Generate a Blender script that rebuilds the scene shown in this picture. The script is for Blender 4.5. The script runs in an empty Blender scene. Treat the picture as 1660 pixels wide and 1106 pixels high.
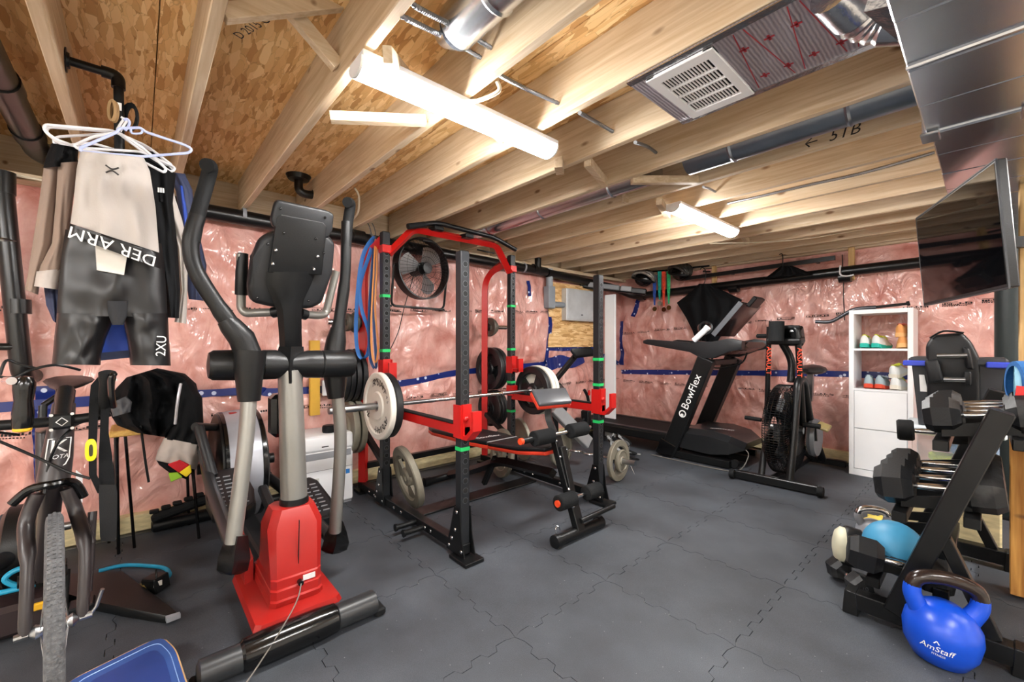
import bpy, bmesh, math, random
from mathutils import Vector, Matrix, Euler, noise
random.seed(7)
SC = bpy.context.scene
COL = SC.collection
PI = math.pi
# ---------------------------------------------------------------- camera, world, exposure
CAMH, FPX = 1.25, 682.5
YAW = math.atan(770 / 682.5)
cd = bpy.data.cameras.new('camera'); cam = bpy.data.objects.new('camera', cd); COL.objects.link(cam)
cam.location = (0, 0, CAMH); cam.rotation_euler = (PI / 2, 0, YAW)
cd.sensor_fit = 'HORIZONTAL'; cd.sensor_width = 36; cd.lens = 36 * FPX / 1660; cd.shift_y = 5 / 1660
cd.clip_start = .02; cd.clip_end = 60
SC.camera = cam
vs = SC.view_settings
SC.display_settings.display_device = 'sRGB'
vs.view_transform = 'Standard'; vs.look = 'None'; vs.gamma = 1; vs.use_curve_mapping = False
vs.exposure = 1.3
w = bpy.data.worlds.new('world'); SC.world = w; w.use_nodes = True
w.node_tree.nodes['Background'].inputs[0].default_value = (.9, .95, 1, 1)
w.node_tree.nodes['Background'].inputs[1].default_value = .5
LED = 60.0            # emission strength of every LED strip in the basement
# ---------------------------------------------------------------- helpers
RGT = Vector((math.cos(YAW), math.sin(YAW), 0)); FWD = Vector((-math.sin(YAW), math.cos(YAW), 0))
def V(*a): return Vector(a if len(a) > 1 else a[0])
def at(px, py, X=None, Y=None, Z=None, D=None):
    d = RGT * ((px - 830) / FPX) + FWD + Vector((0, 0, (558 - py) / FPX))
    t = X / d.x if X is not None else Y / d.y if Y is not None else (Z - CAMH) / d.z if Z is not None else D
    return Vector((0, 0, CAMH)) + d * t
def depth(p): return Vector(p).dot(FWD)
def lin(h):
    h = h.lstrip('#'); c = [int(h[i:i + 2], 16) / 255 for i in (0, 2, 4)]
    return tuple(x / 12.92 if x <= .04045 else ((x + .055) / 1.055) ** 2.4 for x in c) + (1,)
_M = {}
def mat(name, col, rough=.5, metal=0, var=.12, vscale=6, bump=0, bscale=80, coat=0, spec=.5, rvar=0, stretch=(1, 1, 1), dust=0):
    if name in _M: return _M[name]
    m = bpy.data.materials.new(name); _M[name] = m; m.use_nodes = True
    nt = m.node_tree; b = nt.nodes['Principled BSDF']; N = nt.nodes.new; L = nt.links.new
    c = lin(col)
    b.inputs['Roughness'].default_value = rough; b.inputs['Metallic'].default_value = metal
    b.inputs['Specular IOR Level'].default_value = spec
    if coat: b.inputs['Coat Weight'].default_value = coat; b.inputs['Coat Roughness'].default_value = .12
    tc = N('ShaderNodeTexCoord'); mp = N('ShaderNodeMapping'); L(tc.outputs['Object'], mp.inputs[0]); mp.inputs['Scale'].default_value = stretch
    n = N('ShaderNodeTexNoise'); L(mp.outputs[0], n.inputs['Vector']); n.inputs['Scale'].default_value = vscale; n.inputs['Detail'].default_value = 5
    r = N('ShaderNodeValToRGB'); L(n.outputs['Fac'], r.inputs[0])
    r.color_ramp.elements[0].position = .3; r.color_ramp.elements[1].position = .7
    r.color_ramp.elements[0].color = tuple(x * (1 - var) for x in c[:3]) + (1,)
    r.color_ramp.elements[1].color = tuple(min(1, x * (1 + var)) for x in c[:3]) + (1,)
    out = r.outputs[0]
    if dust:
        n3 = N('ShaderNodeTexNoise'); L(tc.outputs['Object'], n3.inputs['Vector']); n3.inputs['Scale'].default_value = 9; n3.inputs['Detail'].default_value = 8
        r3 = N('ShaderNodeValToRGB'); L(n3.outputs['Fac'], r3.inputs[0]); r3.color_ramp.elements[0].position = .5; r3.color_ramp.elements[1].position = .8
        r3.color_ramp.elements[1].color = (dust, dust, dust, 1)
        mx = N('ShaderNodeMixRGB'); L(r3.outputs[0], mx.inputs[0]); L(out, mx.inputs[1]); mx.inputs[2].default_value = (.5, .5, .5, 1); out = mx.outputs[0]
    L(out, b.inputs['Base Color'])
    if rvar:
        mr = N('ShaderNodeMapRange'); L(n.outputs['Fac'], mr.inputs[0]); mr.inputs[3].default_value = max(.02, rough - rvar); mr.inputs[4].default_value = min(1, rough + rvar); L(mr.outputs[0], b.inputs['Roughness'])
    if bump:
        n2 = N('ShaderNodeTexNoise'); L(mp.outputs[0], n2.inputs['Vector']); n2.inputs['Scale'].default_value = bscale; n2.inputs['Detail'].default_value = 3
        bp = N('ShaderNodeBump'); bp.inputs['Strength'].default_value = bump; bp.inputs['Distance'].default_value = .004; L(n2.outputs['Fac'], bp.inputs['Height']); L(bp.outputs[0], b.inputs['Normal'])
    return m
# ---- mesh builder
def basis(d, up=None):
    d = d.normalized()
    u = Vector(up) if up is not None else (Vector((0, 0, 1)) if abs(d.z) < .95 else Vector((1, 0, 0)))
    x = u.cross(d)
    if x.length < 1e-6: x = Vector((1, 0, 0)).cross(d) if abs(d.x) < .9 else Vector((0, 1, 0)).cross(d)
    x.normalize(); return x, d.cross(x).normalized()
def fillet(pts, r, n=5, closed=False):
    pts = [Vector(p) for p in pts]; out = []; N = len(pts)
    for i, p in enumerate(pts):
        if not closed and i in (0, N - 1): out.append(p); continue
        a = pts[i - 1] - p; b = pts[(i + 1) % N] - p
        rr = min(r, a.length * .48, b.length * .48)
        q0 = p + a.normalized() * rr; q1 = p + b.normalized() * rr
        for k in range(n + 1):
            t = k / n; out.append(q0 * (1 - t) ** 2 + p * (2 * t * (1 - t)) + q1 * t * t)
    return out
def spline(pts, n=6, closed=False):
    P = [Vector(p) for p in pts]; N = len(P); out = []
    for i in range(N if closed else N - 1):
        if closed: p0, p1, p2, p3 = P[i - 1], P[i], P[(i + 1) % N], P[(i + 2) % N]
        else: p0, p1, p2, p3 = P[max(i - 1, 0)], P[i], P[i + 1], P[min(i + 2, N - 1)]
        for k in range(n):
            t = k / n
            out.append(.5 * ((2 * p1) + (p2 - p0) * t + (2 * p0 - 5 * p1 + 4 * p2 - p3) * t * t + (3 * p1 - p0 - 3 * p2 + p3) * t ** 3))
    if not closed: out.append(P[-1])
    return out
class MB:
    def __init__(s): s.bm = bmesh.new()
    def _face(s, vs):
        try: return s.bm.faces.new(vs)
        except ValueError: return None
    def box(s, c, size, rot=None, bev=0, seg=1):
        c = Vector(c); R = rot if isinstance(rot, Matrix) else (Euler(rot).to_matrix() if rot else Matrix.Identity(3))
        h = [x / 2 for x in size]
        vs = [s.bm.verts.new(c + R @ Vector((sx * h[0], sy * h[1], sz * h[2]))) for sx in (-1, 1) for sy in (-1, 1) for sz in (-1, 1)]
        fs = [s._face([vs[i] for i in f]) for f in ((0, 1, 3, 2), (4, 6, 7, 5), (0, 4, 5, 1), (2, 3, 7, 6), (0, 2, 6, 4), (1, 5, 7, 3))]
        if bev: s._bev(fs, bev, seg)
        return s
    def _bev(s, fs, bev, seg):
        es = list({e for f in fs if f for e in f.edges})
        bmesh.ops.bevel(s.bm, geom=es, offset=bev, segments=seg, affect='EDGES', profile=.5, clamp_overlap=True)
    def bar(s, p0, p1, w, h, up=None, bev=0, seg=1):
        p0 = Vector(p0); p1 = Vector(p1); d = p1 - p0; x, y = basis(d, up)
        R = Matrix((x, y, d.normalized())).transposed()
        return s.box((p0 + p1) / 2, (w, h, d.length), R, bev, seg)
    def ring(s, c, x, y, rx, ry, n, sq=0):
        out = []
        for k in range(n):
            a = 2 * PI * (k + .5 * (sq > 0)) / n; ca, sa = math.cos(a), math.sin(a)
            if sq: ca = math.copysign(abs(ca) ** sq, ca); sa = math.copysign(abs(sa) ** sq, sa)
            out.append(s.bm.verts.new(c + x * rx * ca + y * ry * sa))
        return out
    def skin(s, rings, cap=True, closed=False):
        n = len(rings[0])
        pairs = list(zip(rings, rings[1:])) + ([(rings[-1], rings[0])] if closed else [])
        for a, b in pairs:
            for k in range(n): s._face([a[k], a[(k + 1) % n], b[(k + 1) % n], b[k]])
        if cap and not closed: s._face(rings[0][::-1]); s._face(rings[-1])
        return s
    def cyl(s, p0, p1, r0, r1=None, n=16, cap=True):
        p0 = Vector(p0); p1 = Vector(p1); x, y = basis(p1 - p0); r1 = r0 if r1 is None else r1
        return s.skin([s.ring(p0, x, y, r0, r0, n), s.ring(p1, x, y, r1, r1, n)], cap)
    def tube(s, pts, r, n=8, closed=False, ry=None, up=None, cap=True, sq=0):
        pts = [Vector(p) for p in pts]; N = len(pts); rings = []; x = None
        for i, p in enumerate(pts):
            if closed: d = pts[(i + 1) % N] - pts[i - 1]
            else: d = pts[min(i + 1, N - 1)] - pts[max(i - 1, 0)]
            if d.length < 1e-9: d = Vector((0, 0, 1))
            d.normalize()
            if up is not None: x, y = basis(d, up)
            elif x is None: x, y = basis(d)
            else:
                x = (x - d * x.dot(d)); x = x.normalized() if x.length > 1e-6 else basis(d)[0]; y = d.cross(x)
            ra = r[i] if isinstance(r, (list, tuple)) else r
            rb = ra if ry is None else (ry[i] if isinstance(ry, (list, tuple)) else ry)
            rings.append(s.ring(p, x, y, ra, rb, n, sq))
        return s.skin(rings, cap, closed)
    def lathe(s, prof, o=(0, 0, 0), axis=(0, 0, 1), n=24, closed=False, sx=1, sy=1, up=None):
        o = Vector(o); ax = Vector(axis).normalized(); x, y = basis(ax, up); rings = []
        for r, z in prof: rings.append(s.ring(o + ax * z, x, y, max(r, 1e-4) * sx, max(r, 1e-4) * sy, n))
        return s.skin(rings, not closed, closed)
    def prism(s, poly, off, bev=0, seg=1):
        off = Vector(off); a = [s.bm.verts.new(Vector(p)) for p in poly]; b = [s.bm.verts.new(Vector(p) + off) for p in poly]
        n = len(a); fs = [s._face(a), s._face(b[::-1])]
        for k in range(n): fs.append(s._face([a[(k + 1) % n], a[k], b[k], b[(k + 1) % n]]))
        if bev: s._bev(fs, bev, seg)
        return s
    def sphere(s, c, r, u=16, v=10, R=None):
        c = Vector(c); r = Vector((r, r, r)) if not hasattr(r, '__len__') else Vector(r); rings = []
        for j in range(1, v):
            th = PI * j / v
            rings.append([s.bm.verts.new(c + ((R or Matrix.Identity(3)) @ Vector((r.x * math.sin(th) * math.cos(2 * PI * k / u), r.y * math.sin(th) * math.sin(2 * PI * k / u), r.z * math.cos(th))))) for k in range(u)])
        return s.skin(rings)
    def loft(s, secs, cap=True, closed=False):
        return s.skin([[s.bm.verts.new(Vector(p)) for p in q] for q in secs], cap, closed)
    def grid(s, f, nu, nv, thick=None):
        g = [[s.bm.verts.new(f(i / nu, j / nv)) for j in range(nv + 1)] for i in range(nu + 1)]
        for i in range(nu):
            for j in range(nv): s._face([g[i][j], g[i + 1][j], g[i + 1][j + 1], g[i][j + 1]])
        if thick:
            off = Vector(thick); h = [[s.bm.verts.new(g[i][j].co + off) for j in range(nv + 1)] for i in range(nu + 1)]
            for i in range(nu):
                for j in range(nv): s._face([h[i][j], h[i][j + 1], h[i + 1][j + 1], h[i + 1][j]])
            def wall(a, b):
                for k in range(len(a) - 1): s._face([a[k], b[k], b[k + 1], a[k + 1]])
            wall(g[0], h[0]); wall(g[-1], h[-1]); wall([r[0] for r in g], [r[0] for r in h]); wall([r[-1] for r in g], [r[-1] for r in h])
        return s
    def build(s, name, m, parent=None, local=False, ang=35, smooth=True, kind=None):
        me = bpy.data.meshes.new(name)
        bmesh.ops.recalc_face_normals(s.bm, faces=s.bm.faces)
        if parent is not None and not local:
            s.bm.transform(WM(parent).inverted())
        s.bm.to_mesh(me); s.bm.free()
        if smooth: me.shade_smooth(); me.set_sharp_from_angle(angle=math.radians(ang))
        me.materials.append(m)
        o = bpy.data.objects.new(name, me); COL.objects.link(o)
        if parent is not None: o.parent = parent
        if kind: o['kind'] = kind
        return o
def WM(o):
    m = o.matrix_basis.copy()
    while o.parent: o = o.parent; m = o.matrix_basis @ m
    return m
def part(name, me_or_mb, m, parent, **k): return me_or_mb.build(name, m, parent, **k)
def thing(name, label, cat, loc=(0, 0, 0), rot=(0, 0, 0), group=None):
    o = bpy.data.objects.new(name, None); COL.objects.link(o); o.empty_display_size = .05
    o.location = loc; o.rotation_euler = rot; o['label'] = label; o['category'] = cat
    if group: o['group'] = group
    return o
def tag(o, label, cat, group=None):
    o['label'] = label; o['category'] = cat
    if group: o['group'] = group
    return o
def struct(o, label=None):
    o['kind'] = 'structure'
    if label: o['label'] = label
    return o
def dup(root, loc, rot=None, label=None, group=None, scale=None):
    r = root.copy(); COL.objects.link(r); r.location = loc
    if rot is not None: r.rotation_euler = rot
    if scale: r.scale = (scale,) * 3 if not hasattr(scale, '__len__') else scale
    if label: r['label'] = label
    if group: r['group'] = group
    for ch in list(root.children):
        c = ch.copy(); COL.objects.link(c); c.parent = r
        for g in ch.children:
            d = g.copy(); COL.objects.link(d); d.parent = c
    return r
def text(s, size, m, parent, o, x, y, name='lettering', ext=.0006, align='CENTER', sx=1, shear=0, warp=None):
    """flat raised lettering: origin o, reading direction x, up direction y (world); warp maps a 2D point to world"""
    cu = bpy.data.curves.new('t', 'FONT'); cu.body = s; cu.size = size; cu.align_x = align; cu.align_y = 'CENTER'; cu.shear = shear; cu.resolution_u = 3
    ob = bpy.data.objects.new('t', cu); COL.objects.link(ob)
    dg = bpy.context.evaluated_depsgraph_get(); me = bpy.data.meshes.new_from_object(ob.evaluated_get(dg))
    bpy.data.objects.remove(ob); bpy.data.curves.remove(cu)
    bm = bmesh.new(); bm.from_mesh(me); bpy.data.meshes.remove(me)
    if warp is None:
        x = Vector(x).normalized(); y = Vector(y); y = (y - x * y.dot(x)).normalized(); n = x.cross(y); o = Vector(o)
        for v in bm.verts: v.co = o + x * v.co.x * sx + y * v.co.y + n * ext
    else:
        for v in bm.verts: v.co = warp(v.co.x * sx, v.co.y)
    me = bpy.data.meshes.new(name)
    if parent is not None: bm.transform(WM(parent).inverted())
    bm.to_mesh(me); bm.free(); me.materials.clear(); me.materials.append(m)
    ob = bpy.data.objects.new(name, me); COL.objects.link(ob)
    if parent is not None: ob.parent = parent
    return ob
def flat(pts, m, parent, name, th=.0008, n=None):
    """thin flat print or label from a 3D polygon"""
    P = [Vector(p) for p in pts]; nn = Vector(n) if n is not None else (P[1] - P[0]).cross(P[2] - P[0]).normalized()
    return MB().prism(P, nn * th).build(name, m, parent, smooth=False)
# ---------------------------------------------------------------- materials
BLK = mat('black_powder_coat', '#0f1011', .34, spec=.3, var=.25, bump=.1, bscale=300)
BLKP = mat('black_plastic', '#111213', .36, spec=.3, var=.2, bump=.12, bscale=220)
BLKG = mat('black_gloss', '#080809', .16, var=.1)
BLKR = mat('black_rubber', '#141516', .7, spec=.2, var=.25, bump=.25, bscale=160)
FOAM = mat('dark_foam', '#1e1f20', .9, spec=.1, var=.25, bump=.8, bscale=180)
DGR = mat('charcoal_plastic', '#1f2022', .42, spec=.35, var=.15, bump=.1, bscale=200)
GRYP = mat('grey_plastic', '#85878c', .4, var=.08)
SILV = mat('silver_paint', '#8b8a85', .32, .55, var=.06)
CHR = mat('chrome', '#d9dadc', .14, 1, var=.05)
STEEL = mat('steel', '#a9abad', .3, 1, var=.1)
RED = mat('red_powder_coat', '#b81512', .38, var=.08)
REDP = mat('red_plastic', '#991a15', .36, var=.06, rvar=.08)
WHT = mat('white_laminate', '#e9eaec', .4, var=.02)
WHTP = mat('white_plastic', '#e6e7e9', .35, var=.02)
GREEN = mat('green_tape', '#16b45c', .6, var=.1)
ORG = mat('orange_rubber', '#d8431c', .55, var=.1)
VINYL = mat('black_vinyl', '#17181a', .38, spec=.3, var=.15, bump=.2, bscale=250)
WPRINT = mat('white_print', '#e8e8e6', .5, var=.02)
BPRINT = mat('black_print', '#1a1615', .6, var=.05)
IRON = mat('grey_iron_plate', '#7f7a6c', .5, .25, var=.15, bump=.3, bscale=90)
BLUE = mat('blue_vinyl', '#0f49c4', .33, var=.08, rvar=.05)
def wood(name, ca, cb, grain=(1.2, 22, 22), knots=True, rough=.65):
    if name in _M: return _M[name]
    m = bpy.data.materials.new(name); _M[name] = m; m.use_nodes = True; nt = m.node_tree; b = nt.nodes['Principled BSDF']; N = nt.nodes.new; L = nt.links.new
    b.inputs['Roughness'].default_value = rough
    oi = N('ShaderNodeObjectInfo'); tc = N('ShaderNodeTexCoord'); ad = N('ShaderNodeVectorMath'); ad.operation = 'ADD'
    sc = N('ShaderNodeVectorMath'); sc.operation = 'SCALE'; sc.inputs[0].default_value = (17, 9, 5); L(oi.outputs['Random'], sc.inputs['Scale'])
    L(tc.outputs['Object'], ad.inputs[0]); L(sc.outputs[0], ad.inputs[1])
    mp = N('ShaderNodeMapping'); L(ad.outputs[0], mp.inputs[0]); mp.inputs['Scale'].default_value = grain
    n1 = N('ShaderNodeTexNoise'); n1.inputs['Scale'].default_value = 2.2; n1.inputs['Detail'].default_value = 7; n1.inputs['Distortion'].default_value = .8; L(mp.outputs[0], n1.inputs['Vector'])
    r = N('ShaderNodeValToRGB'); L(n1.outputs['Fac'], r.inputs[0]); e = r.color_ramp.elements; e[0].position = .3; e[1].position = .72; e[0].color = lin(cb); e[1].color = lin(ca)
    col = r.outputs[0]
    n2 = N('ShaderNodeTexNoise'); n2.inputs['Scale'].default_value = .55; n2.inputs['Detail'].default_value = 2; L(ad.outputs[0], n2.inputs['Vector'])
    hs = N('ShaderNodeHueSaturation'); L(col, hs.inputs['Color']); mr = N('ShaderNodeMapRange'); L(n2.outputs['Fac'], mr.inputs[0]); mr.inputs[3].default_value = .8; mr.inputs[4].default_value = 1.12; L(mr.outputs[0], hs.inputs['Value']); col = hs.outputs[0]
    if knots:
        mk = N('ShaderNodeMapping'); L(ad.outputs[0], mk.inputs[0]); mk.inputs['Scale'].default_value = (3.2, 7.5, 7.5)
        vo = N('ShaderNodeTexVoronoi'); vo.inputs['Scale'].default_value = 1; L(mk.outputs[0], vo.inputs['Vector'])
        rk = N('ShaderNodeValToRGB'); L(vo.outputs['Distance'], rk.inputs[0]); ee = rk.color_ramp.elements; ee[0].position = .055; ee[1].position = .12; ee[0].color = (.85, .85, .85, 1); ee[1].color = (0, 0, 0, 1)
        mx = N('ShaderNodeMixRGB'); L(rk.outputs[0], mx.inputs[0]); L(col, mx.inputs[1]); mx.inputs[2].default_value = lin('#6b4522'); col = mx.outputs[0]
    L(col, b.inputs['Base Color'])
    bp = N('ShaderNodeBump'); bp.inputs['Strength'].default_value = .25; bp.inputs['Distance'].default_value = .003; L(n1.outputs['Fac'], bp.inputs['Height']); L(bp.outputs[0], b.inputs['Normal'])
    return m
SPF = wood('spruce_lumber', '#ddcbb0', '#c0a785')
SPFY = wood('spruce_along_y', '#dccaaf', '#bfa684', grain=(22, 1.2, 22))
SPFZ = wood('spruce_along_z', '#dcbc85', '#b98f55', grain=(22, 22, 1.2), knots=False)
def osb_mat():
    m = bpy.data.materials.new('oriented_strand_board'); m.use_nodes = True; nt = m.node_tree; b = nt.nodes['Principled BSDF']; N = nt.nodes.new; L = nt.links.new
    b.inputs['Roughness'].default_value = .7; tc = N('ShaderNodeTexCoord'); prev = None; hgt = None
    nz = N('ShaderNodeTexNoise'); L(tc.outputs['Object'], nz.inputs['Vector']); nz.inputs['Scale'].default_value = 11
    for i, (ang, sx, sy) in enumerate(((.35, 7, 42), (-.3, 8, 55), (.9, 9, 48))):
        mp = N('ShaderNodeMapping'); L(tc.outputs['Object'], mp.inputs[0]); mp.inputs['Rotation'].default_value = (0, 0, ang); mp.inputs['Scale'].default_value = (sx, sy, sx)
        ds = N('ShaderNodeMixRGB'); ds.blend_type = 'ADD'; ds.inputs[0].default_value = 1.0; L(mp.outputs[0], ds.inputs[1]); L(nz.outputs['Color'], ds.inputs[2])
        vo = N('ShaderNodeTexVoronoi'); vo.inputs['Scale'].default_value = 1; L(ds.outputs[0], vo.inputs['Vector'])
        sp = N('ShaderNodeSeparateColor'); L(vo.outputs['Color'], sp.inputs[0])
        r = N('ShaderNodeValToRGB'); L(sp.outputs[0], r.inputs[0]); e = r.color_ramp.elements; e[0].color = lin('#bb8a50'); e[1].color = lin('#f2d29c'); e[0].position = 0
        k = e.new(.35); k.color = lin('#dcb075'); k = e.new(.6); k.color = lin('#e6be84')
        ed = N('ShaderNodeTexVoronoi'); ed.feature = 'DISTANCE_TO_EDGE'; ed.inputs['Scale'].default_value = 1; L(ds.outputs[0], ed.inputs['Vector'])
        re = N('ShaderNodeValToRGB'); L(ed.outputs['Distance'], re.inputs[0]); re.color_ramp.elements[0].position = .0; re.color_ramp.elements[1].position = .03; re.color_ramp.elements[0].color = (.62, .58, .52, 1)
        mu = N('ShaderNodeMixRGB'); mu.blend_type = 'MULTIPLY'; mu.inputs[0].default_value = .8; L(r.outputs[0], mu.inputs[1]); L(re.outputs[0], mu.inputs[2])
        if prev is None: prev, hgt = mu.outputs[0], sp.outputs[1]
        else:
            gt = N('ShaderNodeMath'); gt.operation = 'GREATER_THAN'; L(sp.outputs[2], gt.inputs[0]); gt.inputs[1].default_value = .5
            mx = N('ShaderNodeMixRGB'); L(gt.outputs[0], mx.inputs[0]); L(prev, mx.inputs[1]); L(mu.outputs[0], mx.inputs[2]); prev = mx.outputs[0]
    L(prev, b.inputs['Base Color'])
    bp = N('ShaderNodeBump'); bp.inputs['Strength'].default_value = .5; bp.inputs['Distance'].default_value = .003; L(hgt, bp.inputs['Height']); L(bp.outputs[0], b.inputs['Normal'])
    return m
OSB = osb_mat()
def rubber_mat():
    m = bpy.data.materials.new('rubber_mat'); m.use_nodes = True; nt = m.node_tree; b = nt.nodes['Principled BSDF']; N = nt.nodes.new; L = nt.links.new
    tc = N('ShaderNodeTexCoord'); b.inputs['Roughness'].default_value = .62; b.inputs['Specular IOR Level'].default_value = .45
    n = N('ShaderNodeTexNoise'); L(tc.outputs['Object'], n.inputs['Vector']); n.inputs['Scale'].default_value = 2.2; n.inputs['Detail'].default_value = 8
    r = N('ShaderNodeValToRGB'); L(n.outputs['Fac'], r.inputs[0]); e = r.color_ramp.elements; e[0].position = .3; e[1].position = .75; e[0].color = lin('#2f3237'); e[1].color = lin('#4b5057')
    s = N('ShaderNodeTexNoise'); L(tc.outputs['Object'], s.inputs['Vector']); s.inputs['Scale'].default_value = 420; s.inputs['Detail'].default_value = 1
    rs = N('ShaderNodeValToRGB'); L(s.outputs['Fac'], rs.inputs[0]); rs.color_ramp.elements[0].position = .35; rs.color_ramp.elements[1].position = .75; rs.color_ramp.elements[0].color = (.75, .75, .75, 1); rs.color_ramp.elements[1].color = (1.35, 1.35, 1.35, 1)
    mu = N('ShaderNodeMixRGB'); mu.blend_type = 'MULTIPLY'; mu.inputs[0].default_value = 1; L(r.outputs[0], mu.inputs[1]); L(rs.outputs[0], mu.inputs[2])
    v = N('ShaderNodeTexVoronoi'); L(tc.outputs['Object'], v.inputs['Vector']); v.inputs['Scale'].default_value = 19
    rv = N('ShaderNodeValToRGB'); L(v.outputs['Distance'], rv.inputs[0]); rv.color_ramp.elements[0].position = .03; rv.color_ramp.elements[1].position = .05; rv.color_ramp.elements[0].color = (.6, .6, .6, 1); rv.color_ramp.elements[1].color = (0, 0, 0, 1)
    mx = N('ShaderNodeMixRGB'); L(rv.outputs[0], mx.inputs[0]); L(mu.outputs[0], mx.inputs[1]); mx.inputs[2].default_value = (.3, .3, .31, 1)
    L(mx.outputs[0], b.inputs['Base Color'])
    bp = N('ShaderNodeBump'); bp.inputs['Strength'].default_value = .35; bp.inputs['Distance'].default_value = .003; L(s.outputs['Fac'], bp.inputs['Height']); L(bp.outputs[0], b.inputs['Normal'])
    return m
RUB = rubber_mat()
def pink_mat():
    m = bpy.data.materials.new('pink_insulation_under_clear_film'); m.use_nodes = True; nt = m.node_tree; b = nt.nodes['Principled BSDF']; N = nt.nodes.new; L = nt.links.new
    tc = N('ShaderNodeTexCoord')
    n = N('ShaderNodeTexNoise'); L(tc.outputs['Object'], n.inputs['Vector']); n.inputs['Scale'].default_value = 3.2; n.inputs['Detail'].default_value = 9; n.inputs['Roughness'].default_value = .62
    r = N('ShaderNodeValToRGB'); L(n.outputs['Fac'], r.inputs[0]); e = r.color_ramp.elements; e[0].position = .28; e[1].position = .72; e[0].color = lin('#b5675b'); e[1].color = lin('#e8bbb2'); k = e.new(.48); k.color = lin('#d69c91')
    L(r.outputs[0], b.inputs['Base Color']); b.inputs['Roughness'].default_value = .55
    b.inputs['Coat Weight'].default_value = 1; b.inputs['Coat Roughness'].default_value = .1; b.inputs['Coat IOR'].default_value = 1.6
    mp = N('ShaderNodeMapping'); L(tc.outputs['Object'], mp.inputs[0]); mp.inputs['Scale'].default_value = (1, 1, .55)
    n2 = N('ShaderNodeTexNoise'); L(mp.outputs[0], n2.inputs['Vector']); n2.inputs['Scale'].default_value = 6; n2.inputs['Detail'].default_value = 3; n2.inputs['Distortion'].default_value = 2.2
    n3 = N('ShaderNodeTexNoise'); n3.noise_type = 'RIDGED_MULTIFRACTAL'; L(mp.outputs[0], n3.inputs['Vector']); n3.inputs['Scale'].default_value = 3.2; n3.inputs['Detail'].default_value = 3; n3.inputs['Distortion'].default_value = .7
    ad = N('ShaderNodeMath'); ad.operation = 'MULTIPLY_ADD'; L(n3.outputs['Fac'], ad.inputs[0]); ad.inputs[1].default_value = .9; L(n2.outputs['Fac'], ad.inputs[2])
    bp = N('ShaderNodeBump'); bp.inputs['Strength'].default_value = .8; bp.inputs['Distance'].default_value = .035; L(ad.outputs[0], bp.inputs['Height']); L(bp.outputs[0], b.inputs['Coat Normal'])
    bp2 = N('ShaderNodeBump'); bp2.inputs['Strength'].default_value = .7; bp2.inputs['Distance'].default_value = .03; L(ad.outputs[0], bp2.inputs['Height']); L(bp2.outputs[0], b.inputs['Normal'])
    return m
PINK = pink_mat()
def tape_mat():
    m = bpy.data.materials.new('blue_sheathing_tape'); m.use_nodes = True; nt = m.node_tree; b = nt.nodes['Principled BSDF']; N = nt.nodes.new; L = nt.links.new
    tc = N('ShaderNodeTexCoord'); v = N('ShaderNodeTexVoronoi'); L(tc.outputs['Object'], v.inputs['Vector']); v.inputs['Scale'].default_value = 15
    r = N('ShaderNodeValToRGB'); L(v.outputs['Distance'], r.inputs[0]); e = r.color_ramp.elements; e[0].position = .2; e[1].position = .24; e[0].color = lin('#c8d2ea'); e[1].color = lin('#15286f')
    L(r.outputs[0], b.inputs['Base Color']); b.inputs['Roughness'].default_value = .3
    return m
TAPE = tape_mat()
CONC = mat('concrete', '#a39d92', .85, var=.15, bump=.4, bscale=40)
SILL = mat('sill_lumber', '#cbbd93', .8, var=.2, vscale=14, stretch=(1, 1, 4))
ABS = mat('black_abs_pipe', '#0e0f10', .3, var=.15)
GALV = mat('galvanised_steel', '#c6c9ce', .27, 1, var=.12, vscale=3, bump=.12, bscale=6)
FOIL = mat('foil', '#c9cacd', .25, 1, var=.1, bump=.6, bscale=30)
# ================================================================ STRUCTURE
ZC, ZF = 2.25, 2.485          # underside of joists, underside of subfloor
LX, BY = -3.8, 5.6            # insulated walls
RX, FY = 3.2, -3.6            # far walls of the open basement behind the camera
# floor of interlocking rubber mats
LCONC = mat('pale_concrete_floor', '#bdb8ae', .7, bump=.2, bscale=30)  # bare far floor made pale to bounce light onto the ceiling
flo = struct(MB().box(((LX + RX) / 2, (BY + FY) / 2, -.06), (RX - LX + .4, BY - FY + .4, .09)).build('floor', LCONC))
T = .645
def puzzle(n=9):
    """edge profile of a mat: list of (t, offset) with trapezoid teeth"""
    out = []
    for i in range(n):
        a = .06 + .88 * i / n; s = 1 if i % 2 == 0 else -1
        out += [(a + .012, s), (a + .88 / n - .012, s)]
    return [(0, 0)] + out + [(1, 0)]
PZ = puzzle(); AMP = .014; GAP = .0016
def tile(ix, iy):
    x0 = -.69 + T * ix; y0 = 1.845 + T * iy; P = []
    for t, o in PZ: P.append((x0 + T * t, y0 + o * AMP + GAP))
    for t, o in PZ[1:]: P.append((x0 + T - o * AMP - GAP, y0 + T * t))
    for t, o in PZ[::-1][1:]: P.append((x0 + T * t, y0 + T + o * AMP - GAP))
    for t, o in PZ[::-1][1:-1]: P.append((x0 - o * AMP + GAP, y0 + T * t))
    return P
for ix in range(-5, 2):
    for iy in range(-4, 6):
        P = tile(ix, iy)
        P = [(max(LX + .1, x), min(BY - .13, y)) for x, y in P]
        if max(p[1] for p in P) - min(p[1] for p in P) < .1 or max(p[0] for p in P) - min(p[0] for p in P) < .1: continue
        MB().prism([(x, y, -.016) for x, y in P], (0, 0, .016 + random.uniform(-.0008, 0))).build('mat_tile', RUB, flo, smooth=False)
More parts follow.
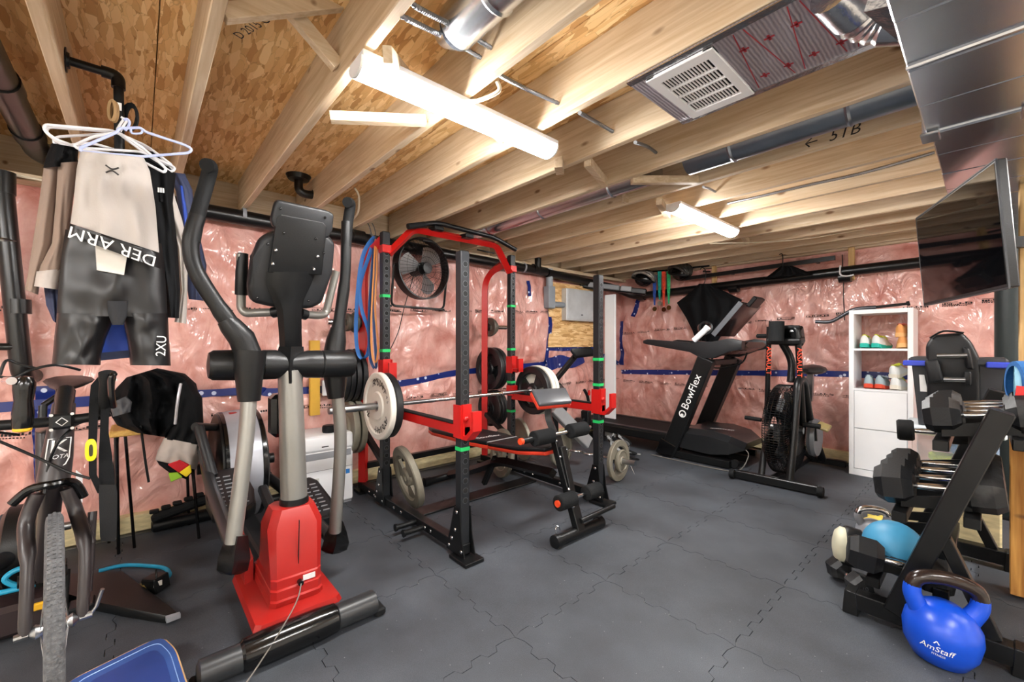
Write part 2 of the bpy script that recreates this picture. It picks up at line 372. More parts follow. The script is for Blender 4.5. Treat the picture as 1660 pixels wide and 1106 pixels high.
# ceiling: subfloor sheets, joists, bridging
cei = struct(MB().box(((LX + RX) / 2, (BY + FY) / 2, ZF + .06), (RX - LX + .6, BY - FY + .6, .06)).build('ceiling', OSB))
ys = FY
k = 0
while ys < BY:
    y1 = min(ys + 1.219, BY + .1); xs = LX - .1 - (1.2 if k % 2 else 0)
    while xs < RX:
        x1 = xs + 2.438
        a, b_ = max(xs, LX - .15), min(x1, RX + .1)
        if b_ - a > .05: MB().box(((a + b_) / 2, (ys + y1) / 2, ZF + .011), (b_ - a - .004, y1 - ys - .004, .02)).build('subfloor_panel', OSB, cei)
        xs = x1
    ys = y1; k += 1
JY = [-.23 + .4075 * i for i in range(-8, 15)]       # centre lines
joists = []
for i, y in enumerate(JY):
    if y > BY - .02: continue
    m = MB().box((0, 0, 0), (RX - LX - .02, .038, .233), bev=.003)
    o = m.build('joist', SPF, cei, local=True); o.location = ((LX + RX) / 2, y, ZC + .118); joists.append(o)
# diagonal bridging
def brace(x, y, flip, off=0):
    z0, z1 = (ZC + .02, ZC + .21) if flip else (ZC + .21, ZC + .02)
    MB().bar((x, y + .02, z0), (x + off, y + .3875, z1), .038, .04, up=(1, 0, 0), bev=.002).build('brace', SPFY, cei)
def jface(i, side): return -.23 + .4075 * i + side * .019
def brc(a, b, w=.038, h=.062, m=SPFY, name='brace'):
    return MB().bar(a, b, w, h, up=(0, 0, 1), bev=.002).build(name, m, cei)
brc(at(462, 6, Z=2.455), at(548, 108, Y=jface(2, -1)), .036, .05)
brc(at(535, 190, Y=jface(2, 1)), at(690, 196, Y=jface(3, -1)), .04, .04)
brc(at(628, 88, Y=jface(2, 1)), at(672, 138, Y=jface(3, -1)), .03, .05)
brc(at(952, 262, Y=jface(6, -1) - .36), at(980, 296, Y=jface(6, -1)), .04, .05)
brc(at(1014, 300, Y=jface(7, -1) - .01), at(1014, 329, Y=jface(7, -1) - .01), .045, .04)
brc(at(1024, 292, Y=jface(6, 1)), at(1130, 292, Y=jface(7, -1)), .04, .045)
brc(at(1068, 326, Y=jface(7, 1)), at(1082, 349, Y=jface(8, -1)), .04, .05)
brc(at(905, 262, Y=jface(5, -1) - .1), at(908, 275, Y=jface(5, -1)), .045, .06)
for y0 in (3, 8, 9, 10, 11): brc((-1.62, jface(y0, 1), ZC + .2), (-1.62, jface(y0 + 1, -1), ZC + .04))
brc(at(360, 22, Z=2.29), at(556, 4, Y=jface(2, -1)), .036, .05)
# insulated walls: bulging pink batts behind clear film, pinched where the tape runs
def interp(T_, v):
    for (a, b), (c, d) in zip(T_, T_[1:]):
        if v <= c: return b + (d - b) * max(0, (v - a)) / (c - a)
    return T_[-1][1]
TL = [(-3.7, .86), (.28, .891), (.85, .865), (1.89, .869), (2.53, .941), (3.63, .985), (4.2, 1.0), (5.7, .93)]
TB = [(-3.9, .815), (-2.9, .856), (-2.1, .889), (-1, .933), (1, .95)]
def bulge(u, z, T_, seed):
    tz = interp(T_, u); b = abs(math.sin((u + .1) / .61 * PI)) ** .6
    zz = math.sin(min(1, max(0, (z - .08) / max(.05, tz - .08))) * PI) ** .5 if z < tz else math.sin(min(1, max(0, (z - tz) / (2.2 - tz))) * PI) ** .5 if z < 2.2 else 0
    n = noise.noise(V(u * 2.3, z * 2.1, seed)); n2 = 1 - abs(noise.noise(V(u * 3.4 + z * 1.7, z * 1.6 - u, seed + 4)))
    n3 = 1 - abs(noise.noise(V(u * 8 - z * 4, z * 3.5 + u * 2, seed + 9)))
    # creases radiating from the staples along the tape
    fan = abs(math.sin(math.atan2(z - tz, ((u + .3) % 1.2) - .6) * 7 + n * 3)) * math.exp(-abs(z - tz) * 2.6) * .026
    # long slack folds of the film running down and across, sharper near the pinch line
    q = V(u * 1.1 + .35 * z, z * .55 - .5 * u, seed + 20); wv = noise.noise(q * 2.2) * 2.4
    f1 = abs(math.sin((u * 5.2 + z * 2.6 + wv) * 1.5)) ** 3; f2 = abs(math.sin((u * 3.1 - z * 4.2 + wv * 1.7) * 1.6)) ** 4
    k1 = max(0, noise.noise(q * 1.3 + V(3, 1, 0)) + .35); k2 = max(0, noise.noise(q * 1.5 + V(9, 4, 0)) + .25)
    fan += zz * (.034 * f1 ** 2 * k1 + .032 * f2 ** 1.6 * k2)
    return zz * (.018 + .035 * b + .022 * n) + .02 * n2 ** 4 * zz + .012 * n3 ** 3 * zz + fan * min(1, abs(z - tz) * 12)
def wl(y, z): return V(LX + bulge(y, z, TL, 1.3), y, z)
def wb(x, z): return V(x, BY - bulge(x, z, TB, 7.7), z)
wall_left = struct(MB().grid(lambda a, b: wl(FY + (BY - FY) * a, .12 + 2.08 * b), 420, 110).build('wall_left', PINK, ang=80))
wall_back = struct(MB().grid(lambda a, b: wb(LX + (RX - LX) * a, .12 + 2.12 * b), 340, 110).build('wall_back', PINK, ang=80))
WPAINT = mat('white_painted_wall', '#dcdad4', .7)  # unseen far walls made white to bounce light into the room
wall_right = struct(MB().box((RX + .05, (BY + FY) / 2, 1.2), (.1, BY - FY + .3, 2.6)).build('wall_right', WPAINT))
wall_front = struct(MB().box(((LX + RX) / 2, FY - .05, 1.2), (RX - LX + .3, .1, 2.6)).build('wall_front', WPAINT))
# lumber and concrete behind and around the batts
MB().box((LX - .16, (BY + FY) / 2, 1.25), (.12, BY - FY + .4, 2.6)).build('foundation', CONC, wall_left)
MB().box(((LX + RX) / 2, BY + .16, 1.25), (RX - LX + .4, .12, 2.6)).build('foundation', CONC, wall_back)
MB().box((LX + .03, (BY + FY) / 2, .07), (.13, BY - FY, .11), bev=.006).build('sill_plate', SILL, wall_left)
MB().box(((LX + RX) / 2, BY - .03, .07), (RX - LX, .13, .11), bev=.006).build('sill_plate', SILL, wall_back)
MB().box((LX + .05, (BY + FY) / 2, 2.215), (.15, BY - FY, .04), bev=.003).build('top_plate', SPFY, wall_left)
MB().box((LX - .07, (BY + FY) / 2, 2.36), (.05, BY - FY, .25)).build('rim_board', SPFY, wall_left)
MB().box(((LX + RX) / 2, BY - .01, 2.255), (RX - LX, .12, .04), bev=.003).build('top_plate', SPF, wall_back)
for x in (-2.32, -.93): MB().box((x, BY - .075, 2.08), (.05, .05, .34), bev=.003).build('stud', SPFZ, wall_back)
for px in (508,): 
    p = at(px, 600, X=LX + .06); MB().box((p.x + .03, p.y, .97), (.04, .075, .62)).build('stud', mat('yellow_stud', '#d6a63c', .7), wall_left)
    MB().box((p.x + .05, p.y + .1, .88), (.03, .09, .13), bev=.006).build('outlet_box', WHTP, wall_left)
# subfloor spray foam lump between the joists over the wall
# tape strips that follow the film
def strip(pts, wfun, wdt, name, parent, nrm, m=TAPE, n=30, off=.004):
    P = spline([V(a, b, 0) for a, b in pts], n); L = []
    for i, p in enumerate(P):
        d = (P[min(i + 1, len(P) - 1)] - P[max(i - 1, 0)]).normalized(); s = V(-d.y, d.x, 0) * wdt / 2 * (1 + .25 * noise.noise(p * 4))
        q0, q1 = p - s, p + s; nn = V(nrm) * off
        c = wfun(p.x, p.y)
        a0 = wfun(q0.x, q0.y); a1 = wfun(q1.x, q1.y); 
        k = max(v.dot(V(nrm)) for v in (a0, c, a1)); up = [v + V(nrm) * (k - v.dot(V(nrm))) + nn for v in (a0, c, a1)]
        L.append(up + [v - nn * .6 for v in up[::-1]])
    return MB().loft(L).build(name, m, parent, ang=60)
NL, NB = (1, 0, 0), (0, -1, 0)
strip([(-3.4, .86)] + TL[1:5] + [(3.2, .965), (3.93, .995)], wl, .06, 'tape_strip', wall_left, NL)
strip([(3.9, .97), (4.15, 1.02), (4.4, 1.0), (4.62, 1.09)], wl, .17, 'tape_strip', wall_left, NL, n=12)
strip([(3.93, 1.75), (3.93, 1.35), (3.9, .82)], wl, .06, 'tape_strip', wall_left, NL)
strip([(3.95, 1.2), (4.4, 1.19), (5.0, 1.19)], wl, .07, 'tape_strip', wall_left, NL)
strip([(4.7, 1.12), (5.1, 1.08), (5.55, .95)], wl, .06, 'tape_strip', wall_left, NL)
strip([(3.58, 2.03), (3.6, 1.84)], wl, .05, 'tape_strip', wall_left, NL)
strip([(x, z) for x, z in TB if x < .3] + [(.3, .94)], wb, .065, 'tape_strip', wall_back, NB)
strip([(-3.72, 1.6), (-3.73, 1.25), (-3.74, .93)], wb, .08, 'tape_strip', wall_back, NB)
strip([(-3.4, 1.98), (-3.5, 1.66)], wb, .07, 'tape_strip', wall_back, NB)
strip([(-1.02, 2.2), (-1.0, 1.9), (-.99, 1.5)], wb, .008, 'film_seam', wall_back, NB, BPRINT)
q = at(78, 700, X=LX + .08); strip([(q.y - .0, 1.0), (q.y, .6), (q.y + .01, .3)], wl, .11, 'tape_strip', wall_left, NL)
# tiny printed rows on the film (too small to read): rows of dark strokes in boxes, lying on the film
def prints(wfun, nrm, z0, u0, u1, slope, parent, rnd):
    m = MB(); u = u0; nn = V(nrm) * .005
    def q(u, z, du, dz):
        m.loft([[wfun(u, z) + nn, wfun(u, z + dz) + nn], [wfun(u + du, z) + nn, wfun(u + du, z + dz) + nn]], cap=False)
    while u < u1:
        wd = rnd.uniform(.16, .24); zc = z0 + slope * (u - u0)
        if rnd.random() < .5:
            for zz in (zc - .014, zc + .012): q(u, zz, wd, .003)
        e = u
        while e < u + wd:
            du = rnd.uniform(.006, .014); q(e, zc - .008 + rnd.uniform(-.003, .003), du, .015 if rnd.random() < .6 else .006); e += du + .005
        if rnd.random() < .6:
            e = u
            while e < u + wd * .8: du = rnd.uniform(.005, .011); q(e, zc - .024, du, .008); e += du + .006
        u += wd + rnd.uniform(.04, .1)
    bmesh.ops.solidify(m.bm, geom=m.bm.faces[:], thickness=.0006)
    return m.build('film_print', BPRINT, parent, smooth=False, kind='stuff')
R_ = random.Random(3)
prints(wl, NL, .73, -1.2, 5.4, .0, wall_left, R_); prints(wl, NL, 1.44, -1.2, 3.9, .045, wall_left, R_)
prints(wb, NB, 1.42, -3.7, .2, .058, wall_back, R_); prints(wb, NB, .70, -3.7, .2, .005, wall_back, R_)
# wood-framed edge at the right of the room: stud and the wall behind it
pst = at(1654, 500, Y=3.3)
struct(MB().box((pst.x + .03, 3.3, 1.12), (.07, .09, 2.2), bev=.003).build('trim_1', SPFZ))
# ---------------------------------------------------------------- LED strip lights
DIFF = bpy.data.materials.new('lit_diffuser'); DIFF.use_nodes = True
_b = DIFF.node_tree.nodes['Principled BSDF']; _b.inputs['Base Color'].default_value = (1, 1, 1, 1); _b.inputs['Emission Color'].default_value = (1, .98, .96, 1); _b.inputs['Emission Strength'].default_value = LED
def led(x, y0, y1, label, z=2.19, wd=.115):
    t = thing('strip_light', label, 'ceiling light', (x, (y0 + y1) / 2, ZC), group='LED strip lights')
    MB().box((x, (y0 + y1) / 2, ZC - .012), (wd + .01, y1 - y0, .022), bev=.003).build('housing', WHTP, t)
    sec = lambda y: [(x + wd / 2 * math.cos(a) * (1.0), y, ZC - .022 - .048 * math.sin(a)) for a in [PI * k / 8 for k in range(9)]]
    MB().loft([sec(y0 + .006), sec(y1 - .006)]).build('diffuser', DIFF, t)
    for y in (y0, y1): MB().prism(sec(y - .004), (0, .01, 0)).build('end_cap', WHTP, t)
    return t
led(-1.455, .565, 1.54, 'long bright LED strip light nearest the camera, on the joists')
led(-1.475, 2.82, 3.87, 'smaller looking LED strip light farther back, on the joists toward the back wall')
led(1.2, -1.75, -.75, 'LED strip light on the joists behind the camera, right row')  # unseen strip assumed behind the camera to light the near side
led(1.2, 2.82, 3.87, 'LED strip light on the joists right of the room, level with the far light')  # unseen strip added to brighten the back wall
led(-1.46, -2.9, -1.9, 'LED strip light on the joists behind the camera, by the left wall')  # unseen strip added to brighten the subfloor at the left
led(1.2, .565, 1.54, 'LED strip light on the joists right of the duct')  # unseen strip added to light the right side

for lx, ly, q in ((-.2, -2.9, 'behind the camera by the front wall'), (2.2, 3.0, 'by the right wall near the back'), (2.2, -2.9, 'in the front right corner behind the camera')): led(lx, ly, ly + 1, 'LED strip light on the joists ' + q)  # more unseen strips, added to raise the overall brightness
# ================================================================ POWER RACK
RXF, RXR, RXS, YL, YR = -2.04, -3.08, -3.5, 1.42, 2.72
rack = thing('power_rack', 'black and red power rack with a pull-up bar, filling the middle of the room', 'power rack', (-2.6, 2.07, 0))
PW = .06
def post(x, y, h, name='post'):
    p = MB().box((x, y, h / 2 + .03), (PW, PW, h - .06), bev=.004).build(name, mat('post_powder_coat', '#1c1e21', .4, spec=.4, var=.15), rack)
    MB().box((x, y, h - .002), (PW - .004, PW - .004, .012), bev=.003).build('end_cap', BLKP, p)
    m = MB(); rim = MB(); z = .34
    while z < h - .07:
        m.cyl((x + PW / 2 - .002, y, z), (x + PW / 2 + .0008, y, z), .0155, n=16)
        rim.lathe([(.0155, 0), (.0178, 0), (.0178, .0007), (.0155, .0007)], (x + PW / 2, y, z), (1, 0, 0), 14, closed=True)
        z += .0573
    m.build('hole', mat('hole_shadow', '#050505', .9), p); rim.build('hole_rim', mat('worn_hole_rim', '#5a5c60', .35, .4), p)  # light rims paint a highlight round the holes, black discs their shade
    return p
post(RXF, YL, 1.79); post(RXF, YR, 1.79); post(RXR, YL, 2.11); post(RXR, YR, 2.11)
for y in (YL, YR):
    MB().box((-2.77, y, .06), (1.54, .06, .06), bev=.004).build('base_rail', BLK, rack)
    MB().box((-2.0, y, .012), (.17, .13, .022), bev=.003).build('foot_plate', BLK, rack)
    MB().box((RXS, y, .012), (.13, .11, .022), bev=.003).build('foot_plate', BLK, rack)
    for x in (RXF, RXR):
        for s in (-1, 1):
            yy = y + s * (PW / 2 + .004)
            P = [(x - .11, yy, .03), (x + .075, yy, .03), (x + .045, yy, .14), (x + .027, yy, .30), (x - .027, yy, .30)]
            g = MB().prism(P, (0, s * .006, 0)).build('gusset', BLK, rack)
            b = MB()
            for bx, bz in ((x - .08, .06), (x + .045, .06), (x - .015, .17), (x, .275), (x - .05, .11)): b.sphere((bx, yy + s * .008, bz), (.011, .006, .011), 10, 6)
            b.build('bolt', CHR, g)
        # tie brace to the storage upright
    MB().bar((RXR - .02, y, .33), (RXS + .02, y, .52), .045, .045, up=(0, 1, 0), bev=.003).build('tie_brace', BLK, rack)
    b = MB()
    for x in (-2.35, -2.42, -2.75, -2.86, -3.2, -3.3): b.sphere((x, y - .032, .06), (.011, .006, .011), 10, 6)
    b.build('bolt', CHR, rack)
    # red storage upright that bends over into the rear post
    pts = fillet([(RXS, y, .09), (RXS, y, 1.97), (RXR - .03, y, 2.07)], .22, 8)
    MB().tube(pts, .042, 4, ry=.042, up=(0, 1, 0), sq=0).build('storage_upright', RED, rack, ang=25)
    sg = -1 if y == YL else 1
    for z in (1.43, .99, .57):
        MB().cyl((RXS, y + sg * .02, z), (RXS, y + sg * .29, z), .024, n=18).build('plate_peg', CHR, rack)
        MB().cyl((RXS, y + sg * .026, z), (RXS, y + sg * .034, z), .045, n=18).build('peg_flange', BLK, rack)
    # small band pegs on the left base rail
for x in (-2.55, -2.44):
    MB().cyl((x, YL - .02, .055), (x, YL - .17, .055), .017, n=14).cyl((x, YL - .165, .055), (x, YL - .175, .055), .024, n=14).build('band_peg', BLK, rack)
MB().box((-2.78, 2.07, .008), (.15, 1.24, .012), bev=.002).build('floor_plate', BLK, rack)
MB().box((RXS, 2.07, .22), (.05, 1.24, .05), bev=.003).build('cross_member', BLK, rack)
# red crown that carries the pull-up bar
crown = fillet([(RXR, YL + .03, 1.95), (RXR + .08, 1.62, 2.16), (RXR + .08, 2.46, 2.16), (RXR, YR - .03, 1.95)], .05, 4)
cr = MB().tube(crown, .03, 4, ry=.05, up=(1, 0, 0)).build('crown', RED, rack, ang=25)
MB().box((RXR + .005, YR, 1.98), (.075, .075, .06), bev=.004).build('crown_bracket', RED, rack)
MB().box((RXR + .005, YL, 1.98), (.075, .075, .06), bev=.004).build('crown_bracket', RED, rack)
PX = RXR + .16
pb = MB().tube(fillet([at(663, 367, X=PX), at(707, 361, X=PX), at(801, 385, X=PX), at(836, 405, X=PX)], .06, 5), .02, 12).build('pull_up_bar', BLK, rack)
MB().cyl(at(661, 367.5, X=PX), at(688, 364, X=PX), .023, n=14).build('grip', BLKR, pb)
for px, py in ((707, 372), (756, 384)): MB().box(at(px, py, X=PX - .03), (.1, .09, .035), (0, 0, .1), bev=.006).build('bar_bracket', BLK, rack)
for s in ((PX - .04, 1.75), (PX - .04, 2.38)): MB().box((s[0] - .09, s[1], 2.1), (.14, .1, .012), (0, .3, 0)).build('bar_bracket', BLK, rack)
# safety arms with upturned front hooks and black pad on top
for y in (YL, YR):
    s = 1 if y == YR else -1
    a = MB().box((-2.55, y, .745), (1.12, .045, .06), bev=.004).build('safety_arm', RED, rack)
    MB().box((-2.56, y, .779), (.98, .05, .01), bev=.003).build('safety_pad', BLKR, a)
    m = MB()
    x0 = RXF + PW / 2
    for ss in (-1, 1): m.box((RXF, y + ss * (PW / 2 + .005), .80), (.075, .008, .19))
    m.prism([(x0, y - .03, .70), (x0 + .05, y - .03, .70), (x0 + .115, y - .03, .76), (x0 + .115, y - .03, .87), (x0 + .095, y - .03, .87), (x0 + .095, y - .03, .772), (x0 + .04, y - .03, .725), (x0 + .02, y - .03, .725), (x0 + .02, y - .03, .9), (x0, y - .03, .9)], (0, .06, 0))
    m.build('arm_hook', RED, a); MB().sphere((x0 + .022, y - .012, .82), .017, 12, 8).build('hook_pin', RED, a)
    m = MB()
    x0 = RXR + PW / 2
    for ss in (-1, 1): m.box((RXR + .01, y + ss * (PW / 2 + .005), 1.05), (.085, .008, .16))
    m.box((x0 + .055, y, 1.0), (.11, .06, .03)).box((x0 + .1, y, 1.05), (.02, .06, .12)).box((x0 + .006, y, 1.06), (.012, .06, .15))
    m.build('j_cup', RED, rack)
    MB().box((RXR + .01, y, .8), (.085, .075, .1), bev=.004).build('arm_bracket', RED, rack)
    for x, zs in ((RXR, (1.62, 1.2, .88, .6)), (RXF, (1.13, .93, .64))):
        for z in zs: MB().box((x + .0, y, z), (PW + .002, PW + .002, .022)).build('tape_band', GREEN, rack) if not (x == RXF and y == YL and z > .7) else None
# ================================================================ WEIGHT PLATES
def plate(c, axis, r, th, kind, label, m, group=None, tilt=None, bore=.026, hub=None):
    c = Vector(c); ax = Vector(axis).normalized()
    t = thing('weight_plate', label, 'weight plate', c, group=group)
    h = th / 2
    if kind == 'bumper':
        MB().lathe([(bore, -h), (r * .40, -h), (r * .44, -h * .55), (r * .8, -h * .55), (r * .84, -h), (r * .97, -h), (r, -h * .7), (r, h * .7), (r * .97, h), (r * .84, h), (r * .8, h * .55), (r * .44, h * .55), (r * .40, h), (bore, h)], c, ax, 40, closed=True).build('disc', m, t)
        MB().lathe([(bore - .001, -h - .001), (bore + .012, -h - .001), (bore + .012, h + .001), (bore - .001, h + .001)], c, ax, 24, closed=True).build('hub', hub or STEEL, t)
    elif kind == 'grip':
        MB().lathe([(r * .68, -h * .5), (r * .74, -h), (r * .97, -h), (r, -h * .7), (r, h * .7), (r * .97, h), (r * .74, h), (r * .68, h * .5)], c, ax, 40, closed=True).build('rim', m, t)
        MB().lathe([(bore, -h), (r * .26, -h), (r * .3, -h * .5), (r * .3, h * .5), (r * .26, h), (bore, h)], c, ax, 28, closed=True).build('hub', m, t)
        x, y = basis(ax); sp = MB()
        for k in range(3):
            a0 = k * 2 * PI / 3 + .3; L = []
            for i in range(7):
                a = a0 + (i - 3) * .16
                d = x * math.cos(a) + y * math.sin(a)
                L.append([c + d * r * .28 - ax * h * .45, c + d * r * .72 - ax * h * .45, c + d * r * .72 + ax * h * .45, c + d * r * .28 + ax * h * .45])
            sp.loft(L)
        sp.build('spokes', m, t)
    else:
        MB().lathe([(bore, -h), (r * .36, -h), (r * .42, -h * .5), (r * .82, -h * .5), (r * .88, -h), (r * .98, -h), (r, -h * .7), (r, h * .7), (r * .98, h), (r * .88, h), (r * .82, h * .5), (r * .42, h * .5), (r * .36, h), (bore, h)], c, ax, 36, closed=True).build('disc', m, t)
    return t
def ringtext(s, c, ax, rad, size, m, parent, a0, up0, off, step):
    """letters set round a circle on a face with normal ax"""
    x = Vector(up0).cross(Vector(ax)).normalized(); y = Vector(ax).cross(x).normalized()
    for i, ch in enumerate(s):
        a = a0 - i * step; d = x * math.cos(a) + y * math.sin(a); tg = x * math.sin(a) - y * math.cos(a)
        if ch != ' ': text(ch, size, m, parent, Vector(c) + Vector(ax) * off + d * rad, tg, d)
BX, BZ = -2.86, .812
WBUMP = mat('white_bumper_rubber', '#d8d3c8', .5, var=.06, dust=.15); BBUMP = mat('black_bumper_rubber', '#17181a', .42, var=.2)
wpl = plate((BX, 1.275, BZ), (0, 1, 0), .238, .042, 'bumper', 'white bumper plate with black lettering on the near end of the barbell', WBUMP, 'plates on the barbell')
ringtext('AMSTAFF', (BX, 1.275, BZ), (0, -1, 0), .17, .08, BPRINT, wpl.children[0], 1.9, (0, 0, 1), .0138, .2)
ringtext('AMSTAFF', (BX, 1.275, BZ), (0, -1, 0), .17, .08, BPRINT, wpl.children[0], -.55, (0, 0, 1), .0138, .2)
ringtext('45', (BX, 1.275, BZ), (0, -1, 0), .17, .08, BPRINT, wpl.children[0], 3.65, (0, 0, 1), .0138, .2)
ringtext('45', (BX, 1.275, BZ), (0, -1, 0), .172, .04, BPRINT, wpl.children[0], .45, (0, 0, 1), .0138, .2)
plate((BX, 1.327, BZ), (0, 1, 0), .232, .05, 'bumper', 'black bumper plate right behind the lettered white plate on the barbell', BBUMP, 'plates on the barbell')
plate((BX, 2.80, BZ), (0, 1, 0), .228, .05, 'grip', 'black plate with wide openings on the far end of the barbell, inside the rack side', BBUMP, 'plates on the barbell')
plate((BX, 2.855, BZ), (0, 1, 0), .236, .045, 'bumper', 'white bumper plate between the open black plate and the outermost far plate', WBUMP, 'plates on the barbell')
plate((BX, 2.915, BZ), (0, 1, 0), .225, .04, 'bumper', 'pale outermost bumper plate on the far end of the barbell', WBUMP, 'plates on the barbell')
bb = thing('barbell', 'long steel barbell lying across the red safety arms of the rack', 'barbell', (BX, 2.07, BZ))
MB().cyl((BX, 1.33, BZ), (BX, 2.82, BZ), .0145, n=16).build('shaft', CHR, bb)
for a, b in ((.93, 1.36), (2.79, 3.2)):
    MB().lathe([(.004, 0), (.022, 0), (.025, .006), (.025, b - a - .006), (.022, b - a), (.004, b - a)], (BX, a, BZ), (0, 1, 0), 20).build('sleeve', STEEL, bb)
for y in (1.365, 2.775): MB().cyl((BX, y - .012, BZ), (BX, y + .012, BZ), .036, n=20).build('collar', STEEL, bb)
for ya in (1.42, 2.42): MB().cyl((BX, ya, BZ), (BX, ya + .3, BZ), .0158, n=16).build('knurl', STEEL, bb)
gp = 'plates on the rack pegs'
IRD = mat('dark_iron_plate', '#5d584f', .5, .3, var=.2, bump=.3, bscale=80)
for i, (y, r, l) in enumerate(((1.35, .085, 'innermost'), (1.315, .07, 'middle'), (1.285, .075, 'outermost'))):
    plate((RXS, y, 1.43), (0, 1, 0), r, .026, 'iron', l + ' small iron plate on the top left rack peg, beside the bands', IRD, gp)
for i, (y, l) in enumerate(((1.36, 'innermost'), (1.31, 'second'), (1.265, 'third'), (1.225, 'outermost'))):
    plate((RXS, y, .99), (0, 1, 0), .222 - .004 * i, .036, 'grip' if i == 0 else 'iron', l + ' black plate on the middle left rack peg behind the barbell', BBUMP, gp)
for i, (y, l) in enumerate(((1.35, 'inner'), (1.29, 'outer'))):
    plate((RXS, y, .57), (0, 1, 0), .225, .045, 'iron', l + ' grey-beige plate on the lowest left peg, above the white appliance', IRON, gp)
for i, (y, r, l) in enumerate(((2.79, .1, 'largest'), (2.82, .085, 'middle'), (2.85, .06, 'smallest'))):
    plate((RXS, y, 1.43), (0, 1, 0), r, .026, 'iron', l + ' small grey plate on the top right rack peg', IRD, gp)
for i, (y, l) in enumerate(((2.79, 'inner'), (2.85, 'outer'))):
    plate((RXS, y, .99), (0, 1, 0), .225, .05, 'grip' if i == 0 else 'bumper', l + ' large black plate on the middle right rack peg', BBUMP, gp)
for i, (y, l) in enumerate(((2.79, 'innermost'), (2.83, 'middle'), (2.87, 'outermost'))):
    plate((RXS, y, .57), (0, 1, 0), .19, .034, 'iron', l + ' black plate on the lowest right rack peg', BBUMP, gp)
# plates leaning near the floor
plate((-2.86, 1.5, .262), (.12, .965, .22), .235, .05, 'grip', 'grey grip plate leaning against the left base of the rack', IRON)
plate((-3.03, 2.56, .225), (.25, .93, -.12), .225, .04, 'grip', 'grey grip plate leaning behind the bench seat, inside the right rack side', IRON)
plate((-3.3, 3.06, .235), (.3, .93, .1), .225, .035, 'iron', 'pale grey plate standing on edge behind the right rack side', IRON)
# ================================================================ BENCH
bn = thing('weight_bench', 'black and red weight bench with curl pad and foam leg rollers, inside the rack', 'weight bench', (-2.5, 2.1, 0))
BYc = 2.13
MB().cyl((-1.757, 1.905, .035), (-1.747, 2.36, .035), .034, n=18).build('front_foot', BLK, bn)
for y in (1.9, 2.33): MB().lathe([(.03, 0), (.041, .004), (.041, .04), (.03, .044)], (-1.757, y, .035), (0, 1, 0), 18).build('foot_cap', BLKP, bn)
MB().tube(spline([(-1.765, 1.93, .07), (-1.765, 1.925, .11), (-1.765, 1.95, .12), (-1.765, 1.965, .09)], 5), .004, 6).build('pin_ring', CHR, bn)
MB().cyl((-3.27, 1.88, .04), (-3.28, 2.36, .04), .032, n=18).build('rear_foot', BLK, bn)
MB().lathe([(.03, 0), (.038, .004), (.038, .06), (.03, .064)], (-3.268, 1.865, .04), (0, 1, 0), 18).build('foot_cap', BLKP, bn)
MB().tube(fillet([(-3.27, BYc, .05), (-2.9, BYc, .18), (-2.55, BYc, .33), (-1.98, BYc, .36)], .1, 5), .036, 4, ry=.045, up=(0, 1, 0)).build('main_beam', BLK, bn, ang=25)
MB().bar((-1.745, BYc, .04), (-1.965, BYc, .64), .05, .07, up=(0, 1, 0), bev=.004).build('front_post', BLK, bn)
MB().tube(spline([(-1.95, BYc, .62), (-2.02, BYc, .74), (-2.02, BYc, .86)], 6), .025, 4, ry=.036, up=(0, 1, 0)).build('curl_post', BLK, bn, ang=25)
MB().bar((-1.90, BYc, .56), (-1.80, BYc, .22), .04, .05, up=(0, 1, 0), bev=.004).build('leg_lever', BLK, bn)
MB().bar((-2.6, BYc, .35), (-2.75, BYc, .1), .04, .04, up=(0, 1, 0), bev=.004).build('strut', BLK, bn)
# pads
def pad(P, name, top, side, th=.05):
    C0 = sum((Vector(p) for p in P), Vector()) / len(P)
    n = (Vector(P[1]) - Vector(P[0])).cross(Vector(P[2]) - Vector(P[1])).normalized()
    if n.z < 0: n = -n
    a = MB().prism([Vector(p) for p in P], n * th * .55, bev=.013, seg=3).build(name, top, bn)
    MB().prism([C0 + (Vector(p) - C0) * 1.005 - n * th * .42 for p in P], n * th * .46, bev=.006, seg=2).build('side_band', side, a)
    return a
OR = mat('red_orange_vinyl', '#d23a22', .5)
bp_ = pad([(-3.42, BYc - .13, .455), (-3.3, BYc - .165, .455), (-2.7, BYc - .165, .47), (-2.52, BYc - .15, .475), (-2.52, BYc + .15, .475), (-2.7, BYc + .165, .47), (-3.3, BYc + .165, .455), (-3.42, BYc + .13, .455)], 'back_pad', VINYL, OR, .06)
pad([(-2.51, BYc - .155, .475), (-2.2, BYc - .13, .49), (-1.99, BYc - .07, .515), (-1.99, BYc + .07, .515), (-2.2, BYc + .13, .49), (-2.51, BYc + .155, .475)], 'seat_pad', VINYL, OR, .06)
text('Bowflex', .07, WPRINT, bp_, (-2.66, BYc - .03, .506), (.1, 1, 0), (-1, .1, .02))
MB().bar((-2.515, BYc - .15, .506), (-2.515, BYc + .15, .506), .006, .004).build('piping', mat('grey_piping', '#a5a5a5', .6), bp_)
cp = pad([at(860, 636, X=-2.08), at(873, 661, X=-1.97), at(926, 656, X=-1.9), at(915, 633, X=-2.03)], 'curl_pad', mat('grey_sheen_vinyl', '#4a4c50', .3), OR, .06)
def roller(c, w, r=.05):
    MB().lathe([(.014, -w / 2), (r - .006, -w / 2), (r, -w / 2 + .006), (r, w / 2 - .006), (r - .006, w / 2), (.014, w / 2)], c, (.02, 1, 0), 20).build('foam_roller', FOAM, bn)
MB().cyl((-1.945, 1.80, .635), (-1.925, 2.47, .645), .0125, n=12).build('roller_bar', CHR, bn)
roller((-1.94, 1.99, .638), .17); roller((-1.93, 2.33, .642), .17)
